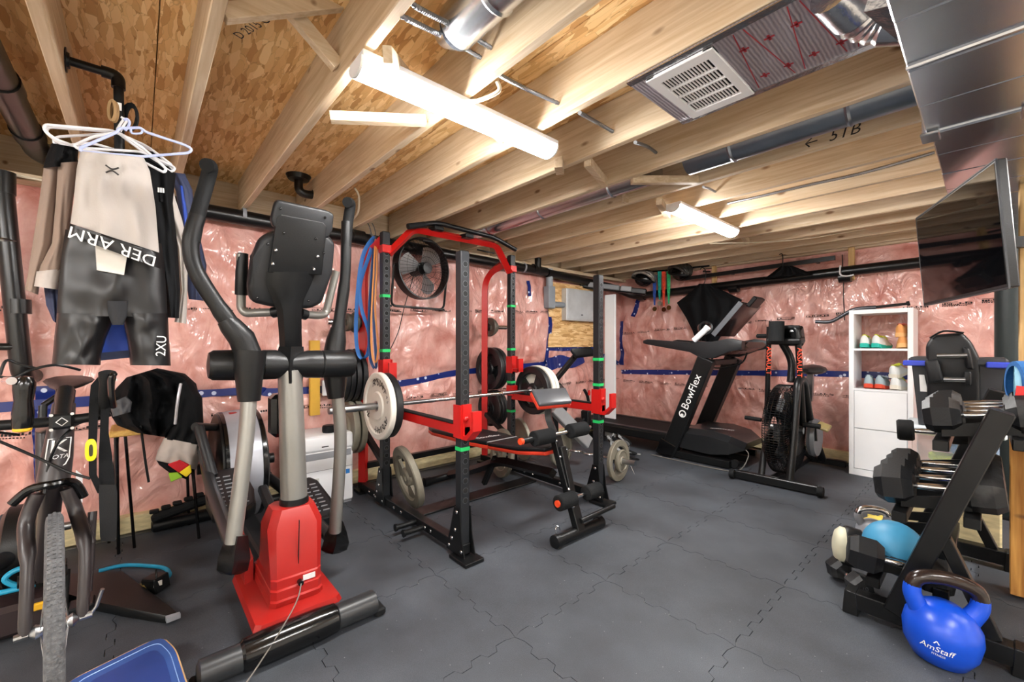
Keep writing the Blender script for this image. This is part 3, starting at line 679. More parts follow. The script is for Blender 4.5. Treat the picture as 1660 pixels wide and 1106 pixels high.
MB().cyl((-1.945, 1.81, .636), (-1.944, 1.89, .637), .02, n=14).build('bar_grip', BLKP, bn); MB().cyl((-1.945, 1.79, .636), (-1.945, 1.812, .636), .021, n=14).build('end_cap', ORG, bn)
MB().cyl((-1.80, 1.98, .24), (-1.79, 2.42, .245), .0125, n=12).build('roller_bar', CHR, bn)
roller((-1.80, 2.06, .24), .15); roller((-1.79, 2.32, .245), .14)
MB().cyl((-1.80, 1.975, .24), (-1.80, 1.987, .24), .022, n=14).build('end_cap', ORG, bn)
MB().cyl((-1.735, 2.13, .11), (-1.72, 2.47, .125), .017, n=12).build('lever_handle', BLK, bn)
for z in (.6, .5, .3, .2): MB().sphere((-1.745 - (z - .04) * .367 + .03, BYc - .03, z), .011, 10, 6).build('bolt', CHR, bn)
# ================================================================ ELLIPTICAL TRAINER
EY = .525
el = thing('elliptical_trainer', 'black and silver elliptical trainer with a tall red shroud, largest machine on the left', 'elliptical trainer', (-2.6, EY, 0))
fb = MB().lathe([(.03, -.335), (.05, -.325), (.052, .325), (.03, .335)], (-1.885, .49, .056), (0, 1, 0), 20).build('front_stabilizer', mat('dark_grey_paint', '#27292b', .35, var=.15), el)
MB().lathe([(.03, -.2), (.058, -.17), (.064, -.1), (.064, .1), (.058, .17), (.03, .2)], (-1.885, .47, .058), (0, 1, 0), 20).build('sleeve', BLKG, fb)
for y in (.17, .81): MB().box((-1.885, y + (.02 if y > .5 else -.01), .02), (.09, .05, .035), bev=.008).build('foot_pad', BLKR, fb)
def rect(x0, x1, y0, y1, z, ch=.02):
    return [(x1 - ch, y0, z), (x1, y0 + ch, z), (x1, y1 - ch, z), (x1 - ch, y1, z), (x0 + ch, y1, z), (x0, y1 - ch, z), (x0, y0 + ch, z), (x0 + ch, y0, z)]
sh = MB().loft([rect(-2.46, -1.925, .34, .69, .095), rect(-2.46, -1.93, .35, .68, .12), rect(-2.44, -1.985, .41, .625, .135), rect(-2.4, -1.975, .412, .622, .16), rect(-2.37, -1.985, .415, .62, .165), rect(-2.36, -1.985, .415, .62, .2), rect(-2.32, -1.995, .418, .62, .205), rect(-2.3, -1.995, .418, .62, .24), rect(-2.27, -2.003, .42, .622, .245), rect(-2.2, -2.02, .412, .635, .45, .03), rect(-2.19, -2.05, .44, .61, .52, .03)]).build('shroud', REDP, el, ang=28)
MB().box((-2.006, .525, .33), (.006, .003, .3), (0, .075, 0)).build('seam', BLKP, sh)
MB().box((-1.994, .565, .222), (.006, .05, .022)).build('label_plate', mat('aluminium_label', '#c9c9c9', .4), sh)
MB().cyl((-1.99, .525, .215), (-1.965, .525, .215), .011, n=12).build('power_jack', BLKG, sh)
MB().loft([[(-2.55, .40, .09), (-2.3, .405, .09), (-2.3, .405, .24), (-2.55, .40, .3)], [(-2.55, .37, .06), (-2.3, .37, .06), (-2.3, .37, .2), (-2.55, .37, .24)]]).build('shroud_flank', REDP, sh)
# power cord running from the jack across the bar to the floor
MB().tube(spline([(-1.965, .525, .215), (-1.93, .5, .17), (-1.86, .43, .125), (-1.8, .33, .05), (-1.7, .22, .006), (-1.5, .12, .006)], 8), .0028, 6).build('power_cord', mat('grey_cord', '#6b6660', .6), el)
XP = -2.12
ps = MB().cyl(at(477, 815, X=XP), at(470, 600, X=XP), .056, .05, 24).build('mast', SILV, el)
MB().cyl(at(477, 822, X=XP), at(477, 805, X=XP), .062, .06, 24).build('mast_collar', BLKP, ps)
MB().cyl(at(452, 672, X=-2.2), at(452, 655, X=-2.2), .03, n=12).box(at(458, 672, X=-2.21), (.1, .11, .2), bev=.02).build('mast_pack', BLKG, ps)
pv = MB().lathe([(.02, -.31), (.052, -.305), (.062, -.29), (.066, -.2), (.066, -.12), (.062, -.115), (.066, -.11), (.066, -.06), (.045, .0), (.064, .07), (.066, .13), (.062, .135), (.066, .14), (.066, .27), (.06, .285), (.02, .29)], at(470, 591, X=XP), (0, 1, -.02), 28).build('pivot_housing', BLKP, el)
MB().loft([[at(x, y, X=XP + dx) for x, dx in ((xl, .0), ((xl + xr) / 2, .055), (xr, .0), ((xl + xr) / 2, -.055))] for y, xl, xr in ((622, 452, 490), (590, 445, 495), (562, 452, 492))]).build('hub_cover', BLKP, el, ang=50)
def cx(z): return -2.26 + .28 * (z - 1.4)
def ac(px, py, off=0):
    X = -2.2
    for _ in range(6): X = cx(at(px, py, X=X).z) + off
    return at(px, py, X=X)
MB().loft([[ac(xl, y, .03), ac(xl * .75 + xr * .25, y, .062), ac(xl * .25 + xr * .75, y, .062), ac(xr, y, .03), ac((xl + xr) / 2, y, -.06)] for y, xl, xr in ((565, 453, 490), (540, 452, 489), (505, 449, 489), (485, 441, 493), (462, 432, 504), (441, 432, 512))]).build('neck', BLKP, el, ang=50)
def blob(poly, off, th, name, m, bev=.02, parent=el, seg=3, ang=35):
    n = V(1, 0, -.28).normalized()
    return MB().prism([ac(x, y, off) for x, y in poly], n * th, bev=bev, seg=seg).build(name, m, parent, ang=ang)
con = blob([(416, 385), (440, 372), (525, 378), (537, 392), (533, 440), (516, 488), (498, 497), (440, 495), (402, 486), (397, 460), (405, 415)], -.06, .075, 'console', DGR, .025)
blob([(442, 330), (446, 323), (528, 341), (537, 347), (535, 372), (528, 386), (440, 368), (436, 355)], -.0, .045, 'media_ledge', DGR, .012)
bp2 = blob([(447, 352), (454, 347), (522, 360), (528, 368), (520, 445), (434, 441)], .028, .02, 'back_panel', BLKP, .004)
for x, y in ((447, 406), (515, 416), (442, 428), (509, 437)): MB().sphere(ac(x, y, .052), .008, 10, 6).build('bolt', CHR, con)
b = MB()
for x, y in ((460, 378), (512, 387), (434, 396), (525, 410), (455, 338), (527, 353), (417, 483), (500, 488)): b.sphere(ac(x, y, .05), .006, 8, 6)
b.build('screw_hole', BLKG, con)
# fixed hand grips
MB().tube(fillet([ac(450, 506, -.03), ac(398, 508, -.08), ac(391, 500, -.1), ac(391, 412, -.14)], .05, 5), .02, 12).build('hand_grip', SILV, el)
MB().tube([ac(391, 478, -.11), ac(392, 440, -.12), ac(394, 411, -.14)], [.027, .026, .022], 12).build('grip_sleeve', BLKP, el)
MB().cyl(ac(442, 507, -.02), ac(453, 505, -.0), .026, n=14).build('grip_collar', BLKP, el); MB().cyl(ac(487, 508, -.0), ac(496, 511, -.01), .026, n=14).build('grip_collar', BLKP, el)
MB().tube(fillet([ac(490, 509, -.02), ac(515, 512, -.06), ac(528, 510, -.1), ac(545, 440, -.15)], .04, 5), .02, 12).build('hand_grip', SILV, el)
# moving arms: lower silver legs, boots, cones, upper handlebars
def arm(X, leg, boot, cone, bars, grip, bx):
    lg = MB().tube(spline([at(x, y, X=X + k) for x, y, k in leg], 5), .03, 16, ry=.034).build('lower_arm', SILV, el)
    MB().loft([[at(x0, y, X=X + bx - .04), at((x0 + x1) / 2, y + 2, X=X + bx + .045), at(x1, y, X=X + bx - .01), at((x0 + x1) / 2, y - 2, X=X + bx - .1)] for x0, x1, y in boot], True).build('boot', BLKP, el, ang=60)
    MB().tube([at(x, y, X=X) for x, y, r in cone], [r for x, y, r in cone], 18).build('arm_socket', BLKP, el)
    up = MB().tube(spline([at(x, y, X=X + k) for x, y, k, r in bars], 5), [r for q in zip(bars, bars[1:] + [bars[-1]]) for r in [q[0][3]] * 5][:5 * (len(bars) - 1)] + [bars[-1][3]], 14).build('handlebar', BLKP, el)
    MB().tube(spline([at(x, y, X=X + k) for x, y, k in grip], 5), .026, 14).build('grip', BLKR, up)
arm(-2.06, [(404, 630, 0), (398, 720, .02), (378, 880, .05)], [(398 - 28, 398 + 4, 868), (360, 404, 885), (353, 406, 905), (351, 402, 925), (358, 390, 931)], [(406, 568, .062), (404, 600, .057), (404, 618, .05), (404, 650, .042)],
    [(388, 545, 0, .034), (352, 495, .0, .03), (318, 440, 0, .028), (309, 395, 0, .029), (320, 350, 0, .029)], [(312, 392, 0), (320, 350, 0), (334, 300, 0), (341, 272, .03), (335, 268, .06)], .05)
MB().tube([at(403, 575, X=-2.06), at(392, 548, X=-2.06), at(374, 528, X=-2.06), at(366, 518, X=-2.06)], [.05, .05, .042, .034], 16).build('arm_socket', BLKP, el)
arm(-2.2, [(546, 630, 0), (552, 720, -.02), (543, 862, -.06)], [(536, 556, 845), (530, 562, 862), (524, 566, 880), (520, 562, 892), (528, 550, 897)], [(541, 572, .062), (542, 600, .056), (543, 618, .05), (545, 645, .04)],
    [(545, 560, 0, .034), (550, 520, 0, .029), (559, 455, 0, .026), (561, 400, 0, .026), (562, 360, 0, .026)], [(561, 400, 0), (564, 360, 0), (568, 332, .02), (563, 328, .05)], -.08)
MB().tube([at(541, 578, X=-2.2), at(545, 552, X=-2.2), at(548, 533, X=-2.2)], [.052, .048, .036], 16).build('arm_socket', BLKP, el)
# rear drive: flywheel housing, cranks, pedal beams
hc = V(-3.38, .50, .44)
fl = MB().lathe([(.05, -.135), (.3, -.135), (.345, -.12), (.345, .12), (.3, .135), (.05, .135)], hc, (0, 1, 0), 48).build('flywheel_housing', BLKP, el)
MB().lathe([(.2, -.09), (.352, -.09), (.362, 0), (.352, .09), (.2, .09)], hc, (0, 1, 0), 48, closed=True).build('silver_shell', mat('pale_silver_plastic', '#a5a8b0', .3, .3), el)
MB().box(hc + V(.06, -.03, .353), (.03, .05, .004), (0, .17, 0)).build('red_badge', REDP, el)
for s in (-1, 1):
    MB().lathe([(.33, 0), (.355, .01), (.355, .03), (.33, .035)], hc + V(0, s * .1 - .015, 0), (0, 1, 0), 48, closed=True).build('trim_ring', BLKG, el)
for s, ang, X0, foot in ((-1, .9, -2.03, (385, 905)), (1, -2.2, -2.28, (545, 880))):
    y0 = hc.y + s * .17
    e = hc + V(math.cos(ang) * .2, s * .2, math.sin(ang) * .2)
    MB().bar(hc + V(0, s * .17, 0), e, .03, .05, up=(0, 1, 0), bev=.008).build('crank', BLKP, el)
    MB().cyl(hc + V(0, s * .14, 0), hc + V(0, s * .22, 0), .035, n=16).build('crank_hub', BLKP, el)
    f = at(foot[0], foot[1], X=X0)
    y1 = f.y
    bm_ = MB().tube(fillet([e, (e.x + .35, (e.y + y1) / 2, e.z * .6 + .1), (f.x - .1, y1, f.z - .0)], .2, 5), .03, 12, ry=.04).build('pedal_beam', mat('dark_grey_paint', '#3b3d40', .38), el)
    MB().cyl(e + V(0, -.03, 0), e + V(0, .03, 0), .03, n=14).build('pedal_pivot', BLKP, el)
    pc = at(372, 796, X=-2.8) if s < 0 else V(-2.75, y1, .3)
    R_p = Euler((0, .3, 0)).to_matrix()
    PP = [(1.1 * x, 1.15 * y) for x, y in [(-.2, -.055), (-.15, -.085), (.05, -.095), (.17, -.085), (.21, -.04), (.21, .04), (.17, .085), (.05, .095), (-.15, .085), (-.2, .055)]]
    MB().prism([pc + R_p @ V(x, y, -.05) for x, y in PP], R_p @ V(0, 0, .065), bev=.012, seg=2).build('pedal', BLKP, el)
    tp = MB().prism([pc + R_p @ V(x * .9, y * .86, .012) for x, y in PP], R_p @ V(0, 0, .006)).build('pedal_tread', DGR, el)
    g = MB()
    for i in range(8):
        for j in range(3): g.box(pc + R_p @ V(-.12 + i * .04, -.05 + j * .05, .021), (.004, .035, .006), R_p)
    g.build('tread_rib', mat('tread_grey', '#8a8c90', .7), tp)
MB().tube([at(322, 692, X=-3.1), at(345, 772, X=-2.95)], .026, 12).build('link_tube', DGR, el)
MB().cyl(at(316, 692, X=-3.1), at(352, 693, X=-3.25), .024, n=12).build('link_axle', BLKP, el)
MB().box((-2.75, EY, .1), (1.2, .1, .08), bev=.012).build('center_rail', DGR, el)
MB().lathe([(.025, -.40), (.04, -.39), (.04, .36), (.025, .37)], (-3.66, .46, .045), (0, 1, 0), 16).build('rear_stabilizer', BLKP, el)
MB().bar(at(425, 790, X=-3.0), at(445, 840, X=-2.75), .05, .05, bev=.01).build('side_rail', DGR, el)
# ================================================================ WALL FAN
fc = at(684, 436, X=-3.5); fd = V(.98, .12, .0).normalized()
fan = thing('wall_fan', 'black wire-cage fan mounted high on the pink wall, behind the rack', 'fan', fc)
fx, fy = basis(fd); FR = .28
MB().lathe([(FR - .006, -.05), (FR + .006, -.05), (FR + .006, .05), (FR - .006, .05)], fc, fd, 40, closed=True).build('cage_band', BLK, fan)
m = MB()
for k in range(48):
    a = 2 * PI * k / 48; d = fx * math.cos(a) + fy * math.sin(a)
    m.tube([fc + d * .05 + fd * .085, fc + d * .16 + fd * .08, fc + d * (FR - .03) + fd * .06, fc + d * FR + fd * .03], .0016, 4)
    if k % 2 == 0: m.tube([fc + d * .05 - fd * .085, fc + d * .18 - fd * .08, fc + d * FR - fd * .03], .0016, 4)
for r in (.1, .16, .22): m.tube([fc + (fx * math.cos(a) + fy * math.sin(a)) * r + fd * .082 for a in [2 * PI * i / 32 for i in range(32)]], .0018, 4, closed=True)
m.build('cage_wire', BLK, fan)
MB().lathe([(.001, .093), (.05, .09), (.055, .08), (.02, .075)], fc, fd, 20).build('cage_badge', BLKP, fan)
ALU = mat('aluminium_blade', '#b9babd', .3, .8)
for k in range(3):
    a0 = k * 2 * PI / 3 + .4; L = []
    for i in range(7):
        a = a0 + i * .17; d = fx * math.cos(a) + fy * math.sin(a); o = fd * (.03 - i * .009)
        L.append([fc + d * .05 + o, fc + d * (.245 - .004 * (i - 3) ** 2) + o, fc + d * (.245 - .004 * (i - 3) ** 2) + o - fd * .002, fc + d * .05 + o - fd * .002])
    MB().loft(L).build('blade', ALU, fan)
MB().cyl(fc - fd * .13, fc + fd * .02, .06, n=18).build('motor', BLKP, fan)
h = fc - fx * .0; s1 = fx if fx.z < fx.dot(V(0, 0, 1)) else fx
hz = V(-fd.y, fd.x, 0)
q1, q2 = fc - hz * .3, fc + hz * .3
MB().tube(fillet([q1, q1 + V(-.06, 0, -.36) , q2 + V(-.06, 0, -.36), q2], .06, 5), .011, 8).build('yoke', BLK, fan)
MB().cyl(q1, q1 + hz * .03, .018, n=12).cyl(q2, q2 - hz * .03, .018, n=12).build('yoke_knob', BLKP, fan)
MB().bar(q2 + V(-.06, 0, -.36), (LX + .03, q2.y + .05, fc.z - .36), .02, .02).bar(q1 + V(-.06, 0, -.36), (LX + .03, q1.y + .05, fc.z - .36), .02, .02).build('wall_bracket', BLK, fan)
MB().tube(spline([fc - fd * .13 + V(0, 0, -.05), at(655, 500, X=-3.6), at(645, 540, X=-3.64), at(628, 575, X=-3.66)], 6), .004, 6).build('fan_cord', BLKP, fan)
# ================================================================ RESISTANCE BANDS on the rack's left side
def band(pts, wdt, m, label, th=.005, X=0):
    t = thing('resistance_band', label, 'resistance band', at(605, 390, X=-3.25), group='bands hung on the rack')
    P = spline(pts, 5, closed=True); MB().tube(P, th / 2, 4, closed=True, ry=wdt / 2, up=(-.3, 1, 0)).build('loop', m, t, ang=50)
    return t
BB = mat('blue_band', '#2f66a8', .55, var=.12); OB = mat('orange_band', '#d08a4a', .55, var=.1); NB_ = mat('navy_band', '#1d3f6e', .55)
Xb = -3.27
band([at(607, 385, X=Xb), at(590, 410, X=Xb), at(581, 460, X=Xb + .03), at(577, 540, X=Xb), at(583, 578, X=Xb), at(596, 574, X=Xb + .01), at(598, 540, X=Xb + .02), at(586, 500, X=Xb + .02), at(584, 460, X=Xb), at(600, 410, X=Xb)], .036, BB, 'wide blue resistance band hanging in a loop beside the red upright', .007)
band([at(608, 386, X=Xb + .02), at(603, 440, X=Xb + .03), at(598, 520, X=Xb + .03), at(600, 580, X=Xb + .03), at(610, 594, X=Xb + .03), at(606, 520, X=Xb + .04), at(608, 440, X=Xb + .04)], .028, NB_, 'narrow navy resistance band hanging next to the wide blue one', .006)
band([at(609, 388, X=Xb + .06), at(606, 440, X=Xb + .06), at(602, 520, X=Xb + .06), at(603, 570, X=Xb + .06), at(609, 588, X=Xb + .06), at(613, 560, X=Xb + .07), at(608, 500, X=Xb + .07), at(611, 430, X=Xb + .07)], .018, OB, 'thin orange resistance band hanging against the rack post', .005)
hk = thing('band_hook', 'small black steel hooks over the top of the rack upright holding the bands', 'hook', at(606, 372, X=Xb))
for px in (602, 609): MB().tube(spline([at(px - 6, 362, X=Xb), at(px - 3, 368, X=Xb), at(px, 380, X=Xb), at(px + 1, 388, X=Xb), at(px + 5, 389, X=Xb), at(px + 6, 381, X=Xb)], 5), .0035, 6).build('hook', BLK, hk)
# ================================================================ WHITE APPLIANCE
ap = thing('portable_appliance', 'white boxy portable appliance on the floor beside the rack', 'appliance', (-3.5, 1.07, 0))
MB().box((-3.53, 1.06, .285), (.36, .44, .54), bev=.02, seg=3).build('body', WHTP, ap)
MB().box((-3.535, 1.06, .015), (.34, .42, .03)).build('base', GRYP, ap)
MB().prism([(-3.35, .86, .42), (-3.35, 1.26, .42), (-3.342, 1.26, .46), (-3.342, 1.26, .53), (-3.36, 1.26, .55), (-3.36, .86, .55), (-3.342, .86, .53), (-3.342, .86, .46)][:0] or [(-3.352, .85, .43), (-3.335, .85, .45), (-3.335, .85, .54), (-3.352, .85, .55)], (0, .42, 0), bev=.004).build('front_flap', WHTP, ap)
MB().box((-3.349, 1.06, .40), (.004, .4, .05)).build('air_slot', GRYP, ap)
MB().box((-3.348, 1.06, .29), (.003, .42, .003)).build('panel_line', GRYP, ap)
flat([(-3.3485, .93, .2), (-3.3485, 1.02, .2), (-3.3485, 1.02, .235), (-3.3485, .93, .235)], mat('pale_label', '#c4c2bc', .6), ap, 'spec_label', .001, (1, 0, 0))
flat([(-3.3485, 1.22, .23), (-3.3485, 1.25, .23), (-3.3485, 1.25, .265), (-3.3485, 1.22, .265)], mat('blue_label', '#1f6db5', .5), ap, 'energy_label', .001, (1, 0, 0))
MB().box((-3.334, 1.06, .47), (.001, .05, .008)).build('badge', BPRINT, ap)
sp = thing('round_speaker', 'small black round device on top of the white appliance', 'speaker', (-3.44, 1.12, .556))
MB().lathe([(.002, 0), (.045, 0), (.047, .006), (.047, .05), (.042, .056), (.002, .056)], (-3.44, 1.12, .556), (0, 0, 1), 24).build('body', BLKP, sp)
MB().lathe([(.0475, .01), (.0485, .012), (.0485, .044), (.0475, .046)], (-3.44, 1.12, .556), (0, 0, 1), 24, closed=True).build('mesh_band', BLKR, sp)
# ================================================================ BLACK DRAIN PIPES
pl = thing('drain_pipe', 'long black drain pipe running along the top of the left pink wall', 'pipe', (LX + .14, 2.4, 2.13))
a, b = at(300, 337, X=LX + .14), at(885, 441, X=LX + .14)
a = V(LX + .14, a.y - .9, a.z + .02)
k_ = at(300, 337, X=LX + .14)
MB().cyl(k_, b, .055, n=24).build('pipe', ABS, pl)
MB().tube(fillet([k_, (LX + .14, -.3, 2.32), (LX + .2, -.43, 2.345), (-1.2, -.43, 2.345)], .14, 6), .055, 22).build('branch_pipe', ABS, pl)
for x in (-3.3, -2.75): MB().cyl((x - .06, -.43, 2.345), (x + .06, -.43, 2.345), .062, n=22).build('coupling', ABS, pl)
for px, py in ((580, 385), (868, 437)): 
    c = at(px, py, X=LX + .14); MB().cyl(c - (b - a).normalized() * .05, c + (b - a).normalized() * .05, .062, n=24).build('coupling', ABS, pl)
for px, py in ((395, 350), (600, 390), (848, 434)):
    c = at(px, py, X=LX + .14); MB().lathe([(.056, -.012), (.06, -.012), (.06, .012), (.056, .012)], c, (b - a), 20, closed=True).build('strap', GRYP, pl)
p2_ = thing('drain_pipe', 'black drain pipe running along the top of the back pink wall, garments hung on it', 'pipe', (-1.9, BY - .13, 2.0))
c0, c1 = b + V(0, .02, -.01), V(LX + .3, BY - .14, 1.955)
d1 = at(1510, 430, Y=BY - .14); d1 = V(.3, BY - .14, d1.z + .05)
MB().tube(fillet([c0, V(LX + .14, BY - .35, c0.z - .06), V(LX + .36, BY - .14, 1.95), d1], .12, 6), .052, 20).build('pipe', ABS, p2_)
for px, py in ((1040, 481), (1190, 467), (1370, 449)):
    c = at(px, py, Y=BY - .14); MB().cyl(c - V(.05, 0, 0), c + V(.05, 0, 0), .058, n=20).build('coupling', ABS, p2_)
c = at(1374, 440, Y=BY - .15); MB().tube(spline([c + V(-.05, -.05, .06), c + V(-.05, -.06, -.03), c + V(.0, -.06, -.055), c + V(.06, -.06, -.05)], 5), .008, 6).build('strap', WHTP, p2_)
for px, z0 in ((872, 2.14),):
    c = at(px, 430, X=LX + .16); MB().cyl((c.x, c.y, z0), (c.x, c.y, 2.3), .04, n=18).build('riser', ABS, pl)
# trap and elbow hanging between the joists
tr = thing('drain_trap', 'black drain trap dropping through the subfloor between joists at left', 'pipe', at(484, 280, X=-3.35))
q = at(484, 268, X=-3.35)
MB().tube(fillet([V(q.x, q.y, ZF), V(q.x, q.y, q.z - .1), V(q.x, q.y, q.z - .2), V(q.x, q.y + .12, q.z - .2), V(q.x - .05, q.y + .15, q.z - .02)], .09, 6), .03, 16).build('pipe', ABS, tr)
MB().lathe([(.03, 0), (.085, 0), (.07, -.03), (.03, -.035)], V(q.x, q.y, ZF - .0), (0, 0, 1), 18, closed=True).build('flange', ABS, tr)
vp_ = thing('soil_stack', 'thick black vertical waste stack at the far left against the wall', 'pipe', at(22, 450, X=-3.6))
q = at(18, 450, X=-3.6); q2 = at(36, 600, X=-3.6)
zb_ = at(38, 612, X=q2.x).z
MB().tube(fillet([(LX + .05, q2.y + .02, zb_), (q2.x, q2.y, zb_), (q.x, q.y - .03, 2.1)], .09, 6), .044, 22).build('pipe', ABS, vp_)
MB().cyl((q2.x, q2.y - .012, 1.42), (q2.x, q2.y - .014, 1.5), .05, n=22).build('coupling', ABS, vp_)
MB().lathe([(.044, -.01), (.052, 0), (.044, .01)], (q.x, q.y - .02, 1.82), (0, 0, 1), 20, closed=True).build('hanger_band', STEEL, vp_)
MB().cyl((q.x, q.y - .03, 2.08), (q.x, q.y - .03, 2.2), .05, n=22).build('coupling', ABS, vp_)
hp = at(0, 557, X=-3.55); MB().cyl((hp.x, hp.y - .6, hp.z), (q2.x + .02, q2.y, hp.z - .02), .02, n=12).build('side_pipe', ABS, vp_)
# ================================================================ TREADMILL
tm = thing('treadmill', 'black treadmill with a tilted console, along the back pink wall', 'treadmill', (-2.3, 4.8, 0))
Y0, Y1 = 4.42, 5.12
MB().bar((-2.37, Y0, .0), (-1.93, Y0, 1.10), .17, .1, up=(0, 1, 0), bev=.01).build('upright', BLKP, tm)
up2 = MB().bar((-2.37, Y1, .0), (-1.93, Y1, 1.10), .17, .1, up=(0, 1, 0), bev=.01).build('upright', BLKP, tm)
u0 = tm.children[0]
MB().bar((-2.40, Y0, 0), (-2.33, Y0, .17), .19, .112, up=(0, 1, 0), bev=.01).build('foot_shoe', BLKG, tm)
ud = V(.44, 0, 1.1).normalized()
pm_ = V(-2.37, Y0 - .0505, 0) + ud * .74
text('BowFlex', .115, WPRINT, u0, pm_ + ud * .06, ud, V(-1.1, 0, .44))
lg = MB(); c = pm_ - ud * .2
lg.lathe([(.028, 0), (.04, 0), (.04, .0012), (.028, .0012)], c, (0, -1, 0), 20, closed=True).lathe([(.002, 0), (.016, 0), (.016, .0012), (.002, .0012)], c - ud * .015, (0, -1, 0), 16)
lg.build('logo', WPRINT, u0)
MB().box((-2.0, (Y0 + Y1) / 2, .05), (.7, .07, .06)).box((-2.06, Y0, .045), (.72, .06, .07), bev=.004).box((-2.06, Y1, .045), (.72, .06, .07), bev=.004).build('base_frame', BLK, tm)
dk = MB().box((-3.0, 4.77, .19), (1.45, .72, .1), bev=.015).build('deck', BLKP, tm)
MB().box((-3.0, 4.77, .243), (1.42, .52, .008)).build('running_belt', BLKR, dk)
for y in (4.46, 5.08): MB().box((-3.0, y, .247), (1.4, .075, .016), bev=.005).build('side_rail', DGR, dk)
MB().box((-2.9, 4.51, .247), (.25, .006, .004)).build('rail_print', ORG, dk)
HS = lambda x, zt, zb, y0, y1: [(x, y0, zb), (x, y0 - .0, zt - .05), (x, y0 + .08, zt), (x, y1 - .08, zt), (x, y1, zt - .05), (x, y1, zb)]
hd = MB().loft([HS(-2.3, .27, .14, 4.43, 5.11), HS(-2.2, .335, .12, 4.42, 5.12), HS(-1.9, .345, .11, 4.41, 5.13), HS(-1.72, .31, .14, 4.42, 5.12), HS(-1.6, .25, .19, 4.5, 5.04)]).build('motor_hood', mat('satin_black_hood', '#1b1c1e', .3), tm, ang=25)
text('BOWFLEX', .05, WPRINT, hd, (-1.86, 4.62, .349), (.9, .25, 0), (-.25, .9, 0))
MB().cyl((-1.68, 4.45, .05), (-1.68, 4.5, .05), .04, n=16).build('wheel', BLKR, tm)
MB().tube(spline([(-1.62, 4.55, .2), (-1.56, 4.5, .15), (-1.6, 4.36, .02), (-1.8, 4.3, .008), (-2.2, 4.3, .008), (-2.5, 4.3, .008)], 6), .005, 6).build('power_cord', mat('grey_cord', '#6b6660', .6), tm)
# console: side arms, bridge, screen
def arm_sec(x, y, z, w, h): return [(x, y - w / 2, z), (x, y - w / 3, z + h / 2), (x, y + w / 3, z + h / 2), (x, y + w / 2, z), (x, y + w / 3, z - h / 2), (x, y - w / 3, z - h / 2)]
for y in (Y0, Y1):
    MB().loft([arm_sec(-2.66, y, 1.275, .04, .035), arm_sec(-2.6, y, 1.275, .07, .06), arm_sec(-2.1, y, 1.215, .09, .1), arm_sec(-1.98, y, 1.19, .12, .17), arm_sec(-1.86, y, 1.19, .13, .17), arm_sec(-1.7, y, 1.24, .13, .13), arm_sec(-1.58, y, 1.24, .1, .08)]).build('arm_rest', DGR, tm, ang=40)
MB().loft([arm_sec(-1.95, 4.77, 1.17, .6, .1), arm_sec(-1.75, 4.77, 1.21, .6, .13), arm_sec(-1.58, 4.77, 1.24, .6, .06)]).build('console_bridge', BLKG, tm)
S0, S1 = at(1153, 541, Y=4.52), at(1198, 488, Y=4.52)
sdir = (S1 - S0).normalized(); snr = V(sdir.z, 0, -sdir.x)
sc_ = MB().prism([S0, S1, S1 + V(0, .52, 0), S0 + V(0, .52, 0)], snr * .05, bev=.012, seg=2).build('screen', mat('brown_gloss_back', '#241b1b', .2), tm)
MB().prism([S0 + snr * .0 - V(0, .004, 0), S1 - V(0, .004, 0), S1 - V(0, .004, 0) + snr * .05, S0 - V(0, .004, 0) + snr * .05], (0, .006, 0)).build('screen_edge', mat('screen_edge_grey', '#55585c', .35), sc_)
MB().prism([S1 + sdir * -.02 + V(0, .14, 0) + snr * .03, S1 + sdir * .1 + V(0, .14, 0) + snr * .03, S1 + sdir * .1 + V(0, .38, 0) + snr * .03, S1 + sdir * -.02 + V(0, .38, 0) + snr * .03], snr * .045, bev=.008).build('tablet_holder', BLKP, sc_)
MB().cyl((-1.92, 4.75, 1.05), (-1.92, 5.0, 1.05), .03).box((-1.9, 4.77, 1.06), (.05, .62, .06), bev=.01).build('cross_handle', BLKP, tm)
b1 = at(1125, 552, Y=4.5); MB().cyl(b1, b1 + V(.13, .0, .12), .03, n=14).cyl(b1 + V(.13, 0, .12), b1 + V(.15, 0, .14), .034, n=14).build('bottle', WHTP, tm)
MB().tube(spline([(-1.9, 4.5, 1.12), (-1.92, 4.46, 1.02), (-1.85, 4.6, 1.0), (-1.7, 4.7, 1.05), (-1.66, 4.75, 1.16)], 6), .008, 6).build('cable_loop', BLKP, tm)
MB().lathe([(.055, -.03), (.075, -.03), (.075, .03), (.055, .03)], at(1143, 532, Y=4.7), (.6, -.8, .1), 22, closed=True).build('headphones', BLKG, tm)
# ================================================================ AIR BIKE
ab = thing('air_bike', 'black air bike with a wire fan cage and orange lettering, left of the shoe cabinet', 'exercise bike', (-1.2, 4.5, 0))
A0, A1 = V(-1.57, 4.16, .045), V(-.9, 4.185, .045)
MB().bar(A0 + V(.02, 0, 0), A1 - V(.02, 0, 0), .06, .07, bev=.006).build('front_foot', BLK, ab)
for p in (A0, A1): MB().lathe([(.01, -.02), (.04, -.02), (.045, 0), (.04, .02), (.01, .02)], p + V(0, -.03, 0), (1, 0, 0), 16).build('wheel', BLKR, ab); MB().cyl(p + V(0, 0, -.045), p, .02, n=10).build('leveler', BLKP, ab)
MB().box(V(-1.22, 4.147, .05), (.05, .004, .02)).build('foot_print', ORG, ab)
FC = V(-1.24, 4.5, .465); FRr = .405
MB().lathe([(.03, .1), (.22, .106), (.23, .1), (.22, .096), (.03, .09)], FC, (1, 0, 0), 32, closed=True).build('hub_cover', BLKP, ab)
cg = MB()
